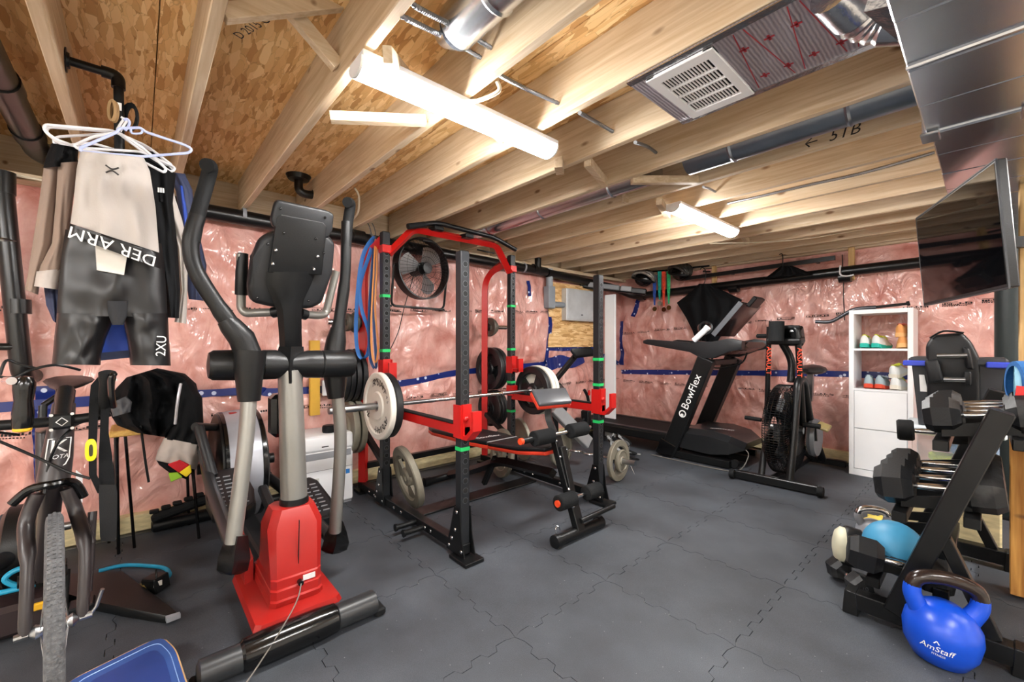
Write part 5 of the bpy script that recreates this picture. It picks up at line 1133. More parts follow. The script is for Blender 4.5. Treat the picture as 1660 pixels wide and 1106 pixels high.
MB().box(((vx0 + vx1) / 2, (vy0 + vy1) / 2, zv - .0015), (vx1 - vx0 - .02, vy1 - vy0 - .02, .002)).build('dark_backing', mat('hole_shadow', '#050505', .9), vr)
n = 15
for k in range(1, n):
    x = vx0 + ex + (vx1 - vx0 - 2 * ex) * k / n; MB().box((x, (vy0 + vy1) / 2, zv - .007), (.0042, vy1 - vy0 - 2 * ey + .01, .004)).build('slat', WHTP, vr)
for k in range(1, 4):
    y = vy0 + ey + (vy1 - vy0 - 2 * ey) * k / 4; MB().box(((vx0 + vx1) / 2, y, zv - .007), (vx1 - vx0 - 2 * ex + .01, .009, .0085)).build('cross_bar', WHTP, vr)
# round galvanised ducts in the joist bays
def pipeduct(y, x0, x1, r, label, m_=GALV, z=None, segs=0):
    t = thing('round_duct', label, 'air duct', ((x0 + x1) / 2, y, ZC + .12)); z = z or ZC + .1
    MB().cyl((x0, y, z), (x1, y, z), r, n=28).build('pipe', m_, t)
    for k in range(segs):
        x = x0 + (x1 - x0) * (k + .5) / segs; MB().lathe([(r, -.01), (r + .006, 0), (r, .01)], (x, y, z), (1, 0, 0), 28).build('bead', m_, t)
    return t
pipeduct((jface(6, 1) + jface(7, -1)) / 2 - .03, -1.15, -.16, .085, 'dull grey round duct lying between joists, running to the big duct', mat('dull_zinc', '#7d858f', .35, .9), ZC + .07, 2)
pipeduct((jface(6, 1) + jface(7, -1)) / 2 - .03, -3.3, -1.35, .075, 'bright silver round duct between joists above the rack, toward the left wall', GALV, ZC + .07, 3)
rd = pipeduct((jface(2, 1) + jface(3, -1)) / 2 + .06, -1.25, -.4, .075, 'shiny round duct stub between joists above the long light', GALV, ZC + .13, 2)
MB().cyl((-1.25, (jface(2, 1) + jface(3, -1)) / 2 + .06, ZC + .13), (-1.33, (jface(2, 1) + jface(3, -1)) / 2 + .06, ZC + .15), .075, .05, 28).build('boot', GALV, rd)
# armoured cables and white cables crossing the joists
def cable(pts, r, m_, label, name='armoured_cable', ribs=True):
    t = thing(name, label, 'cable', pts[0], group=None); P = spline(pts, 8)
    MB().tube(P, r, 8).build('jacket', m_, t)
    if ribs:
        m = MB(); L = 0; last = P[0]
        for a, b_ in zip(P, P[1:]):
            k = max(1, int((b_ - a).length / .011))
            for i in range(k): c = a.lerp(b_, i / k); m.cyl(c - (b_ - a).normalized() * .0025, c + (b_ - a).normalized() * .0025, r * 1.22, n=8)
        m.build('spiral_ribs', m_, t)
    return t
ARM = mat('galvanised_armour', '#8e9196', .35, .85); CABW = mat('white_cable', '#cfc4ac', .6)
cable([at(640, -40, Y=jface(2, 1)), at(665, 4, Y=jface(2, 1)), at(738, 44, Y=jface(3, -1) - .15), at(797, 78, Y=jface(3, -1))], .0075, ARM, 'ribbed grey cable crossing above the long light, upper one of the pair')
cable([at(620, 0, Y=jface(2, 1)), at(652, 26, Y=jface(2, 1)), at(720, 60, Y=jface(3, -1) - .15), at(780, 94, Y=jface(3, -1))], .0075, ARM, 'ribbed grey cable crossing above the long light, lower one of the pair')
cable([at(806, 120, Y=jface(3, 1)), at(850, 143, Y=jface(4, -1) - .15), at(906, 168, Y=jface(4, -1))], .0075, ARM, 'grey cable between joists left of the vent grille')
cable([at(940, 183, Y=jface(4, 1)), at(970, 200, Y=jface(5, -1) - .1), at(994, 214, Y=jface(5, -1))], .0075, ARM, 'short grey cable below the vent grille')
cable([at(1030, 231, Y=jface(5, 1)), at(1050, 238, Y=jface(6, -1) - .1), at(1064, 248, Y=jface(6, -1))], .0075, ARM, 'short grey cable curving into a joist near the round duct')
cable([at(1140, 303, Y=jface(7, 1)), at(1150, 306, Y=jface(8, -1) - .1), at(1160, 311, Y=jface(8, -1))], .0065, ARM, 'tiny grey cable end above the far light')
yj = jface(9, -1) - .012
cable([at(1180, 330, Y=yj), at(1225, 320, Y=yj), at(1310, 300, Y=yj), at(1400, 280, Y=yj), at(1515, 247, Y=yj)], .0085, ARM, 'long ribbed cable stapled along a joist toward the duct')
yj = jface(10, -1) - .012
cable([at(1150, 395, Y=jface(11, -1)), at(1280, 390, Y=jface(12, -1)), at(1400, 372, Y=jface(13, -1)), at(1500, 360, Y=jface(13, -1))], .006, CABW, 'thin grey cable running along the farthest joists', 'cable', False)
cable([V(LX + .16, -.9, 2.205), V(LX + .16, .6, 2.2), V(LX + .17, 2.0, 2.205), V(LX + .17, 3.4, 2.2)], .007, CABW, 'pale cable stapled along the top of the left wall', 'cable', False)
cable([at(575, 305, X=-3.2), at(582, 320, X=-3.25), at(580, 345, X=-3.35), at(570, 358, X=-3.5)], .008, CABW, 'white cable loop dropping beside a joist above the elliptical', 'cable', False)
cable([at(745, 165, Z=2.22), at(775, 163, Z=2.22), at(808, 148, Z=2.23), at(806, 132, Z=2.26)], .008, CABW, 'white cable looping beside the long light', 'cable', False)
# pencilled joist mark
jm = joists[7 + 8]
yy = jface(7, -1) - .0008
o = at(1345, 222, Y=yy); text('\u2190  5TB', .075, BPRINT, jm, o, (1, 0, .0), (0, 0, 1), shear=.25, ext=-.0004)
def ceil_print(s, px, py, rot, size):
    o = at(px, py, Z=ZF - .0005); text(s, size, BPRINT, cei, o, (math.cos(rot), math.sin(rot), 0), (math.sin(rot), -math.cos(rot), 0))
ceil_print('D 2015 CORP', 420, 38, .35, .05); ceil_print('SNE', 405, 24, .35, .06)
# television
tv = thing('television', 'wall-arm flat television tilted at the upper right, screen dark and reflective', 'television', (-.07, 3.0, 1.73))
a_, b_ = V(-.245, 3.42, 0), V(.055, 2.56, 0); tx = (b_ - a_).normalized(); tn = V(tx.y, -tx.x, 0); tn = tn if tn.x < 0 else -tn
tlt = V(0, 0, 1) * .97 - tn * -.1; tlt = (V(0, 0, 1) + tn * .07).normalized()
o0 = V(a_.x, a_.y, 1.472)
W_ = (b_ - a_).length; H_ = .515
Q = [o0, o0 + tx * W_, o0 + tx * W_ + tlt * H_, o0 + tlt * H_]
nn = tx.cross(tlt).normalized(); nn = nn if nn.dot(tn) > 0 else -nn
MB().prism([q - nn * .035 for q in Q], nn * .033, bev=.005).build('housing', BLKP, tv)
Qi = [o0 + tx * .012 + tlt * .016, o0 + tx * (W_ - .012) + tlt * .016, o0 + tx * (W_ - .012) + tlt * (H_ - .012), o0 + tx * .012 + tlt * (H_ - .012)]
MB().prism([q - nn * .003 for q in Qi], nn * .0025).build('screen', mat('dark_glass', '#08080a', .04, spec=.8), tv)
fr_ = MB()
for i in range(4): fr_.bar(Q[i] - nn * .004, Q[(i + 1) % 4] - nn * .004, .006, .006)
fr_.build('bezel', mat('dark_silver_bezel', '#4a4c50', .3, .6), tv)
mid = o0 + tx * W_ * .5 + tlt * H_ * .5
MB().box(mid - nn * .05, (.2, .2, .02), Matrix((tx, tlt, nn)).transposed()).bar(mid - nn * .05, mid + V(.3, .18, .0), .04, .05).bar(mid + V(.3, .18, 0), mid + V(.3, .18, .38), .05, .05).build('mount_arm', BLK, tv)
# ================================================================ BACK CORNER
CRX = LX + .1
ob = MB().box((0, 0, 0), (.95, .84, .02)).build('panel_board', OSB, wall_left, local=True); ob.location = (LX + .085, at(928, 500, X=CRX).y + .02, 1.63); ob.rotation_euler = (PI / 2, 0, PI / 2)
y0, y1 = at(918, 468, X=CRX + .08).y, at(965, 468, X=CRX + .08).y
ep = thing('breaker_panel', 'pale grey electrical panel on the chipboard in the far corner', 'electrical panel', (CRX, y0, 1.75))
MB().box((CRX + .04, (y0 + y1) / 2 + .05, 1.77), (.09, y1 - y0 + .1, .42), bev=.006).build('box', mat('panel_grey', '#c5c8ca', .4, .2), ep)
MB().box((CRX + .088, (y0 + y1) / 2 + .05, 1.77), (.008, y1 - y0 + .06, .38), bev=.003).build('door', mat('panel_grey', '#c5c8ca', .4, .2), ep); MB().box((CRX + .094, (y0 + y1) / 2, 1.64), (.006, .03, .012)).build('latch', BLKP, ep)
yj = at(888, 478, X=CRX).y
jb = thing('conduit_box', 'grey junction box with conduit beside the electrical panel', 'junction box', (CRX, yj, 1.85))
JBM = mat('grey_pvc', '#8d949b', .5)
MB().box((CRX + .03, yj, 1.84), (.1, .12, .28), bev=.008).build('box', JBM, jb); MB().cyl((CRX + .03, yj, 1.97), (CRX + .03, yj, 2.2), .045, n=18).build('conduit', JBM, jb); MB().cyl((CRX + .03, yj + .05, 1.76), (CRX + .03, y0 + .02, 1.76), .035, n=16).build('conduit', JBM, jb); MB().cyl((CRX + .03, yj, 1.9), (CRX + .03, yj, 1.72), .03, n=14).build('conduit', JBM, jb)
wy = 4.78; wx0, wx1 = at(981, 600, Y=wy).x, at(998, 600, Y=wy).x
wt = thing('leaning_rail', 'tall white narrow folded rail standing in the far corner behind the rack', 'rail', ((wx0 + wx1) / 2, wy, 0))
zt, zb = at(988, 478, Y=wy).z, at(988, 708, Y=wy).z
MB().box(((wx0 + wx1) / 2, wy, (zt + zb) / 2), (wx1 - wx0, .03, zt - zb), bev=.006).build('rail', WHT, wt)
MB().box(((wx0 + wx1) / 2, wy, zb / 2), (.06, .3, zb), bev=.01).build('stand', BLK, wt)
p, q = at(940, 462, Y=4.6), at(1048, 474, Y=5.1)
MB().bar(p, q, .09, .08, bev=.015).build('top_arm', BLKP, wt)
for t0, t1 in ((.15, .34), (.36, .62), (.64, .8)): MB().bar(p.lerp(q, t0) + V(0, -.03, .015), p.lerp(q, t1) + V(0, -.03, .015), .075, .07, bev=.008).build('arm_cover', GRYP if t0 != .36 else mat('mid_grey', '#6f7276', .4), wt)
# exercise machine behind the rack: dark upright with a small console
um = thing('rowing_machine', 'folded dark rowing machine with a small angled console behind the rack', 'rowing machine', at(905, 700, X=-3.0))
Xm = -3.15
MB().bar(at(897, 620, X=Xm), at(935, 575, X=Xm), .05, .06, bev=.008).build('console_arm', BLKP, um)
MB().prism([at(926, 565, X=Xm + .05), at(935, 577, X=Xm + .08), at(968, 573, X=Xm + .1), at(957, 562, X=Xm + .05)], (-.02, .0, -.035), bev=.006).build('console', BLKP, um)
flat([at(936, 567, X=Xm + .055), at(939, 572, X=Xm + .07), at(951, 571, X=Xm + .07), at(948, 566, X=Xm + .055)], mat('lcd_green_grey', '#7d9284', .3), um, 'display', .002, (0, 0, 1))
MB().lathe([(.02, -.05), (.2, -.05), (.22, -.03), (.22, .03), (.2, .05), (.02, .05)], at(899, 650, X=Xm - .1), (.3, 1, 0), 32).build('flywheel_shell', BLKP, um)
MB().bar(at(898, 620, X=Xm), at(900, 760, X=Xm), .07, .07, bev=.01).build('stand_post', BLKP, um)
MB().bar(at(898, 662, X=Xm + .25), at(955, 720, X=Xm + .45), .14, .06, up=(1, 0, .3), bev=.008).build('seat_rail', mat('dull_aluminium', '#9a9c9e', .4, .6), um)
MB().tube(spline([at(947, 632, X=Xm), at(953, 645, X=Xm), at(953, 668, X=Xm), at(938, 690, X=Xm), at(930, 695, X=Xm)], 5), .018, 8).build('foot_strap', BLKR, um)
MB().box(at(950, 680, X=Xm), (.1, .1, .22), (0, 0, .3), bev=.015).build('foot_rest', BLKP, um); MB().box(at(955, 637, X=Xm + .03), (.02, .03, .06), bev=.004).build('red_clip', RED, um)
# curl bar loaded with plates on the floor
ez = thing('loaded_curl_bar', 'cambered chrome curl bar lying on the floor in front of the treadmill, loaded with plates', 'curl bar', (-2.4, 3.3, .16))
ea, eb = V(-2.98, 3.2, .185), at(1030, 752, Z=.19)
dd = (eb - ea).normalized(); pd = V(-dd.y, dd.x, 0)
L_ = (eb - ea).length
pts = [ea, ea + dd * L_ * .3, ea + dd * L_ * .36 + pd * .05, ea + dd * L_ * .46 - pd * .02, ea + dd * L_ * .56 + pd * .05, ea + dd * L_ * .64, ea + dd * L_ * .78]
MB().tube(fillet(pts, .04, 4), .0135, 12).build('bent_shaft', CHR, ez)
MB().cyl(ea + dd * L_ * .78, eb, .024, n=18).build('sleeve', STEEL, ez); MB().cyl(ea + dd * L_ * .775, ea + dd * L_ * .79, .036, n=18).build('collar', STEEL, ez); MB().cyl(ea, ea + dd * L_ * .2, .024, n=18).build('sleeve', STEEL, ez)
MB().tube([eb - dd * .05 + V(0, 0, -.02), eb - dd * .03 + V(.01, .02, -.1)], .003, 6).build('spring_clip', CHR, ez)
gp2 = 'plates on the floor curl bar'
plate(ea + dd * L_ * .82, dd, .185, .035, 'grip', 'grey iron plate on the near end of the floor curl bar', IRON, gp2)
plate(ea + dd * L_ * .855, dd, .1, .03, 'iron', 'small iron plate outside the larger one on the near end of the floor curl bar', IRON, gp2)
plate(ea + dd * L_ * .12, dd, .18, .035, 'iron', 'iron plate on the hidden far end of the floor curl bar', IRON, gp2)
# tangled straps pile at the foot of the white rail
sp2 = thing('strap_pile', 'tangled pile of grey and black straps on the floor behind the rack post', 'straps', (-2.7, 3.75, 0))
rs = random.Random(5)
for k in range(9):
    p0 = at(985 + rs.uniform(-8, 12), 712, X=-2.75); 
    MB().tube(spline([p0 + V(rs.uniform(-.1, .1), rs.uniform(-.1, .1), rs.uniform(-.02, .06)), p0 + V(rs.uniform(-.02, .2), rs.uniform(-.05, .2), -.06), p0 + V(rs.uniform(.0, .3), rs.uniform(0, .2), -.16), V(p0.x + rs.uniform(-.1, .3), p0.y + rs.uniform(-.1, .25), .012)], 6), .004, 6, ry=.016, up=(0, 1, .3)).build('strap', (BLKR, mat('grey_strap', '#8b8c8c', .7))[k % 2], sp2)
# ================================================================ THINGS ON THE BACK PIPE
medcol = [(1040, 449, 500, '#2b4fa0', '#8c6a3c'), (1069, 446, 493, '#1f8f86', '#8e8e8e'), (1075, 443, 500, '#d8452c', '#6b3d22'), (1084, 441, 497, '#27b06a', '#7a5b33')]
for i, (px, y0_, y1_, cl, mc) in enumerate(((1061, 447, 501, '#2b4fa0', '#6d5330'), (1069, 440, 492, '#1b9a8c', '#b8b4a8'), (1076, 440, 502, '#d8452c', '#5c3018'), (1084, 440, 499, '#2fb573', '#6a4a26'))):
    Ym = BY - .22
    t = thing('medal', ('blue patterned', 'teal', 'orange-red', 'bright green')[i] + ' medal ribbon hanging from the back pipe', 'medal', at(px, y0_, Y=Ym), group='medals on the back pipe')
    w_ = 3.0
    RB = mat('ribbon_%d' % i, cl, .5, var=.5, vscale=30)
    MB().loft([[at(px - w_, y0_, Y=Ym), at(px + w_, y0_, Y=Ym), at(px + w_, y0_, Y=Ym + .01), at(px - w_, y0_, Y=Ym + .01)], [at(px - w_ * .8, (y0_ + y1_) / 2, Y=Ym), at(px + w_ * .8, (y0_ + y1_) / 2, Y=Ym), at(px + w_ * .8, (y0_ + y1_) / 2, Y=Ym + .01), at(px - w_ * .8, (y0_ + y1_) / 2, Y=Ym + .01)], [at(px - 1, y1_ - 6, Y=Ym), at(px + 1.5, y1_ - 6, Y=Ym), at(px + 1.5, y1_ - 6, Y=Ym + .01), at(px - 1, y1_ - 6, Y=Ym + .01)]]).build('ribbon', RB, t)
    MB().cyl(at(px, y1_, Y=Ym), at(px, y1_, Y=Ym) + V(0, .006, 0), .032, n=18).build('disc', mat('medal_%d' % i, mc, .35, .8), t)
mr_ = thing('medal_rail', 'thin dark rail above the back pipe the medals hang from', 'rail', at(1075, 438, Y=BY - .2))
MB().bar(at(1055, 441, Y=BY - .2), at(1150, 431, Y=BY - .2), .012, .02).build('bar', BLK, mr_); 
for px in (1062, 1140): MB().bar(at(px, 440, Y=BY - .2), at(px, 440, Y=BY - .2) + V(0, .2, .02), .012, .02).build('bracket', BLK, mr_)
def helmet(c, yaw, label, m_):
    t = thing('bike_helmet', label, 'helmet', c, (.2, .3, yaw), group='helmets on the back pipe')
    for k in range(5):
        a = (k - 2) * .48
        P = [V(.15 * math.cos(b_), .105 * math.sin(a) * (math.sin(b_) ** .6 + .12), .13 * math.sin(b_) * math.cos(a * .75)) for b_ in [PI * i / 12 for i in range(13)]]
        MB().tube(P, .021, 8, ry=.016).build('rib', m_, t, local=True, ang=60)
    MB().tube([(.155 * math.cos(a), .115 * math.sin(a), .0) for a in [2 * PI * i / 28 for i in range(28)]], .018, 8, closed=True).build('rim', BLKP, t, local=True)
    MB().sphere((0, 0, .0), (.125, .085, .1), 18, 10).build('liner', BLKG, t, local=True)
    return t
HM = mat('camo_helmet', '#8d857c', .25, .3, var=.6, vscale=14)
helmet(at(1043, 453, Y=BY - .3), .3, 'grey and black bike helmet left of the medals', HM)
helmet(at(1102, 443, Y=BY - .25), -.3, 'black patterned helmet just right of the medals', mat('black_pattern_helmet', '#3a3733', .3, .2, var=.7, vscale=20))
Yg = BY - .27
def garment(rows, frame, th, name, m, parent, seed=0, fold=.5, nf=5, n=26, sub=5, shell=.35):
    """cloth body: rows of (left px point, right px point); frame(px,py,off) -> world"""
    R2 = []
    for i in range(len(rows) - 1):
        for k in range(sub):
            t = k / sub; R2.append(tuple(tuple(rows[i][e][c] * (1 - t) + rows[i + 1][e][c] * t for c in (0, 1)) for e in (0, 1)))
    R2.append(rows[-1]); L = []
    for j, (l, r) in enumerate(R2):
        ring = []; v = j / len(R2)
        for k in range(n):
            u = k / (n - 1); px = l[0] + (r[0] - l[0]) * u; py = l[1] + (r[1] - l[1]) * u
            f = fold * th * (math.sin(u * nf * 2 * PI + seed + 2.2 * noise.noise(V(u * 2, v * 3, seed))) * .5 + noise.noise(V(u * 5, v * 4, seed + 5))) * min(1, v * 3 + .25)
            ring.append(frame(px, py, th * (math.sin(PI * u) ** .5) + f * math.sin(PI * u) ** .4))
        for k in range(n - 2, 0, -1):
            u = k / (n - 1); px = l[0] + (r[0] - l[0]) * u; py = l[1] + (r[1] - l[1]) * u
            ring.append(frame(px, py, -th * shell * (math.sin(PI * u) ** .5)))
        L.append(ring)
    return MB().loft(L).build(name, m, parent, ang=75)
FY_ = lambda px, py, off: at(px, py, Y=Yg - off)
BCLOTH = mat('black_cloth', '#101113', .75, spec=.15, var=.2, bump=.3, bscale=150)
gt = thing('hanging_garment', 'black flared garment on a hanger over the back pipe, behind the treadmill', 'clothing', at(1145, 460, Y=Yg))
garment([((1133, 460), (1150, 460)), ((1122, 472), (1166, 468)), ((1097, 491), (1203, 486)), ((1112, 515), (1192, 512)), ((1122, 535), (1172, 540)), ((1128, 552), (1162, 556))], FY_, .06, 'cloth', BCLOTH, gt, 3, .6, 4)
MB().tube(spline([at(1135, 437, Y=Yg), at(1139, 434, Y=Yg), at(1144, 440, Y=Yg), at(1143, 455, Y=Yg), at(1140, 462, Y=Yg)], 5), .005, 6).build('hanger_hook', BLK, gt)
g2 = thing('hanging_garment', 'black folded garment on a hanger lying over the back pipe, above the cabinet', 'clothing', at(1275, 440, Y=Yg))
garment([((1265, 432), (1284, 431)), ((1255, 440), (1300, 437)), ((1243, 449), (1312, 442)), ((1240, 452), (1315, 445))], FY_, .05, 'cloth', BCLOTH, g2, 5, .5, 3)
MB().tube(spline([at(1263, 413, Y=Yg), at(1268, 412, Y=Yg), at(1269, 422, Y=Yg), at(1268, 434, Y=Yg)], 5), .005, 6).build('hanger_hook', BLK, g2)
rl = thing('clothes_rail', 'flat black rail fixed above the back pipe carrying hanger hooks', 'rail', at(1230, 440, Y=BY - .2))
MB().bar(at(1104, 453, Y=BY - .2), at(1354, 418, Y=BY - .2), .03, .045).build('bar', BLK, rl)
for px, py in ((1180, 441), (1320, 422)): MB().bar(at(px, py, Y=BY - .2), at(px, py, Y=BY - .2) + V(0, .18, 0), .025, .03).build('bracket', BLK, rl)
# ================================================================ ROAD BIKE on a trainer
bk = thing('road_bike', 'dark grey road bike seen head-on at the left edge, front wheel toward the camera', 'bicycle', (-2.0, -.2, 0))
hd_ = V(1.469, .150, 0).normalized(); sd = V(-hd_.y, hd_.x, 0)
Wc = V(-1.97, -.201, .352)
def wcirc(r, off=0, n=48): return [Wc + hd_ * r * math.cos(2 * PI * i / n) + V(0, 0, r * math.sin(2 * PI * i / n)) + sd * off for i in range(n)]
TYRE = mat('dusty_tyre', '#57585a', .85, var=.35, vscale=60, bump=1, bscale=140)
ty = MB().tube(wcirc(.328), .021, 12, closed=True).build('tyre', TYRE, bk)
kn = MB()
for i in range(150):
    a = 2 * PI * i / 150
    for s in (-1, 0, 1):
        b_ = s * .55; c = Wc + (hd_ * math.cos(a) + V(0, 0, math.sin(a))) * (.328 + .0205 * math.cos(b_)) + sd * .0205 * math.sin(b_)
        kn.box(c, (.007, .007, .004), Matrix((hd_ * -math.sin(a) + V(0, 0, math.cos(a)), sd, hd_ * math.cos(a) + V(0, 0, math.sin(a)))).transposed())
kn.build('tread', TYRE, ty)
MB().lathe([(.285, -.012), (.312, -.012), (.312, .012), (.285, .012), (.278, 0)], Wc, sd, 48, closed=True).build('rim', BLKG, bk)
sp3 = MB()
for i in range(24):
    a = 2 * PI * i / 24; s = 1 if i % 2 else -1; d = hd_ * math.cos(a) + V(0, 0, math.sin(a)); d2 = hd_ * math.cos(a + .5 * s) + V(0, 0, math.sin(a + .5 * s))
    sp3.tube([Wc + sd * .03 * s + d2 * .02, Wc + d * .285], .0012, 4)
sp3.build('spokes', STEEL, bk); MB().lathe([(.008, -.055), (.022, -.04), (.012, -.02), (.012, .02), (.022, .04), (.008, .055)], Wc, sd, 18).build('hub', STEEL, bk)
FRM = mat('matte_brown_grey_frame', '#2c2728', .35, var=.08)
crown = V(-2.13, -.222, .735); 
for s in (-1, 1):
    MB().tube(spline([crown + sd * .035 * s + V(0, 0, .01), crown + sd * .058 * s - V(-.01, 0, .08), Wc + sd * .064 * s + V(-.06, 0, .2), Wc + sd * .062 * s]), [.02] * 6 + [.02] * 6 + [.016] * 6 + [.012], 12, ry=None).build('fork_blade', FRM, bk)
    MB().cyl(Wc + sd * .055 * s, Wc + sd * .085 * s, .011, n=10).build('axle_nut', STEEL, bk)
MB().tube([Wc + sd * .08, Wc + sd * .095 + V(-.0, 0, .02), Wc + sd * .11 + V(.01, 0, .075)], .006, 8).build('quick_release', STEEL, bk)
MB().tube(spline([crown + sd * .075 - V(0, 0, .03), crown + sd * .05 + V(.01, 0, .03), crown + V(.03, 0, .04), crown - sd * .05 + V(.01, 0, .03), crown - sd * .09 - V(0, 0, .01)], 6), .014, 10).build('brake_caliper', BLKG, bk)
htT = at(104, 655, X=-2.22)
ht = MB().tube([crown + V(0, 0, .02), crown.lerp(htT, .4), crown.lerp(htT, .6), htT], [.042, .04, .036, .03], 20).build('head_tube', FRM, bk)
# head badge: shield outline with K logo
bc = crown.lerp(htT, .46) + hd_ * .042
bdir = (htT - crown).normalized()
def bdg(x, y):
    return bc + sd * (.04 * math.sin(x / .04)) + bdir * y + hd_ * (.04 * math.cos(x / .04) - .0395)
sh_ = [(-.03, .05), (.03, .05), (.031, -.02), (.022, -.04), (0, -.056), (-.022, -.04), (-.031, -.02)]
MB().tube([bdg(x, y) for x, y in fillet([(x, y, 0) for x, y in sh_], .004, 1, True) for x, y in [(x, y)]] if False else [bdg(x, y) for x, y in sh_], .0022, 5, closed=True).build('badge_outline', WPRINT, ht)
text('K', .062, WPRINT, ht, None, None, None, warp=lambda x, y: bdg(x + .0, y + .022) + hd_ * .001, sx=1.2)
text('JOTA', .02, WPRINT, ht, None, None, None, warp=lambda x, y: bdg(x + .004, y - .012) + hd_ * .001, shear=.2)
MB().tube([htT, htT + bdir * .05], .026, 18).build('headset_spacer', BLKP, bk)
st0 = htT + bdir * .05; bcn = at(100, 682, X=-2.08)
MB().tube([st0, bcn], [.024, .02], 14).build('stem', BLKP, bk)
fpl = MB().box(bcn + hd_ * .022, (.02, .058, .052), (0, -.1, math.atan2(hd_.y, hd_.x)), bev=.008).build('stem_faceplate', BLKP, bk)
MB().lathe([(.012, 0), (.015, .001), (.012, .002)], bcn + hd_ * .033, hd_, 4, closed=True).build('emblem', WPRINT, fpl)
b = MB()
for y in (-.024, .024):
    for z in (-.024, .024): MB().cyl(bcn + hd_ * .028 + sd * y + V(0, 0, z), bcn + hd_ * .036 + sd * y + V(0, 0, z), .005, n=8).build('bolt', CHR, bk)
MB().tube(spline([at(-60, 696, X=-2.08), at(0, 690, X=-2.08), at(60, 686, X=-2.08), bcn, at(150, 676, X=-2.08), at(178, 668, X=-2.08)], 5), .0165, 14).build('handlebar', BLKP, bk)
MB().tube(spline([at(168, 668, X=-2.08), at(172, 640, X=-2.0), at(174, 615, X=-1.96), at(174, 602, X=-1.95)], 5), [.018] * 5 + [.02] * 5 + [.022] * 5 + [.015], 12).build('brake_hood', BLKR, bk)
MB().tube(spline([at(186, 606, X=-1.94), at(180, 612, X=-1.93), at(181, 640, X=-1.95), at(184, 660, X=-1.98)], 5), .009, 8).build('brake_lever', BLKG, bk)
hl_ = at(38, 655, X=-2.0)
MB().lathe([(.004, .088), (.018, .084), (.026, .066), (.025, .045), (.021, .01), (.025, -.03), (.024, -.06), (.018, -.085), (.004, -.09)], hl_, (0, .03, 1), 20).build('brake_hood', BLKG, bk)
MB().lathe([(.017, -.086), (.021, -.083), (.021, -.075), (.017, -.075)], hl_, (0, .03, 1), 18, closed=True).build('yellow_ring', mat('yellow_trim', '#d8a51e', .5), bk)
MB().cyl(hl_ + V(0, -.035, .075), hl_ + V(.03, -.02, .075), .012, n=12).build('lever_pivot', CHR, bk)
for pts in ([(-5, 610), (20, 612), (50, 600), (90, 592), (130, 600)], [(30, 705), (-10, 700)], [(-5, 714), (60, 742), (110, 765), (146, 776)], [(118, 694), (96, 715), (80, 750), (72, 800)], [(120, 690), (170, 668)], [(0, 608), (10, 585), (30, 590), (60, 598)]):
    MB().tube(spline([at(x, y, X=-2.1 + .02 * math.sin(x)) for x, y in pts], 6), .0045, 7).build('brake_cable', BLKP, bk)
# rest of the frame behind the head tube
bb_ = V(-2.62, -.3, .28); se = V(-2.72, -.315, .88); dr_ = V(-3.02, -.335, .35)
for a_, b_, r in ((crown + V(0, 0, .04), bb_, .03), (htT - bdir * .05, se, .02), (bb_, se, .02), (bb_, dr_, .012), (se, dr_, .01)): MB().cyl(a_, b_, r, n=14).build('frame_tube', FRM, bk)
MB().cyl(se, se + V(-.03, 0, .1), .014, n=12).build('seat_post', BLK, bk)
sc0 = at(108, 625, X=-2.75)
MB().loft([[(sc0.x + dx, sc0.y + w * math.cos(a), sc0.z + dz + h * math.sin(a)) for a in [2 * PI * k / 12 for k in range(12)]] for dx, w, h, dz in ((.16, .018, .015, -.01), (.1, .03, .02, 0), (0, .06, .025, .005), (-.1, .085, .025, .015), (-.13, .06, .015, .015))]).build('saddle', VINYL, bk, ang=60)
MB().cyl(se + V(-.03, 0, .1), sc0 + V(-.02, 0, -.02), .012, n=10).build('seat_post', BLK, bk)
m = MB().lathe([(.06, -.002), (.085, -.002), (.088, 0), (.085, .002), (.06, .002)], bb_ + sd * .05, sd, 32, closed=True); m.build('chainring', STEEL, bk)
MB().bar(bb_ + sd * .07, bb_ + sd * .07 + V(.1, 0, -.13), .02, .016, bev=.004).build('crank', BLK, bk); MB().box(bb_ + sd * .12 + V(.1, 0, -.13), (.09, .08, .025), bev=.006).build('pedal', BLKP, bk)
MB().cyl(bb_ - sd * .07, bb_ + sd * .07, .025, n=14).build('bottom_bracket', BLK, bk)
MB().loft([[at(123, 762, X=-2.3), at(134, 770, X=-2.3), at(134, 815, X=-2.3), at(122, 812, X=-2.3)], [at(123, 762, X=-2.36), at(134, 770, X=-2.36), at(134, 815, X=-2.36), at(122, 812, X=-2.36)]]).build('bottle', WHTP, bk)
MB().cyl(at(118, 800, X=-2.4), at(150, 880, X=-2.35), .012, n=10).cyl(at(150, 830, X=-2.4), at(142, 960, X=-2.3), .014, n=10).build('frame_tube', FRM, bk)
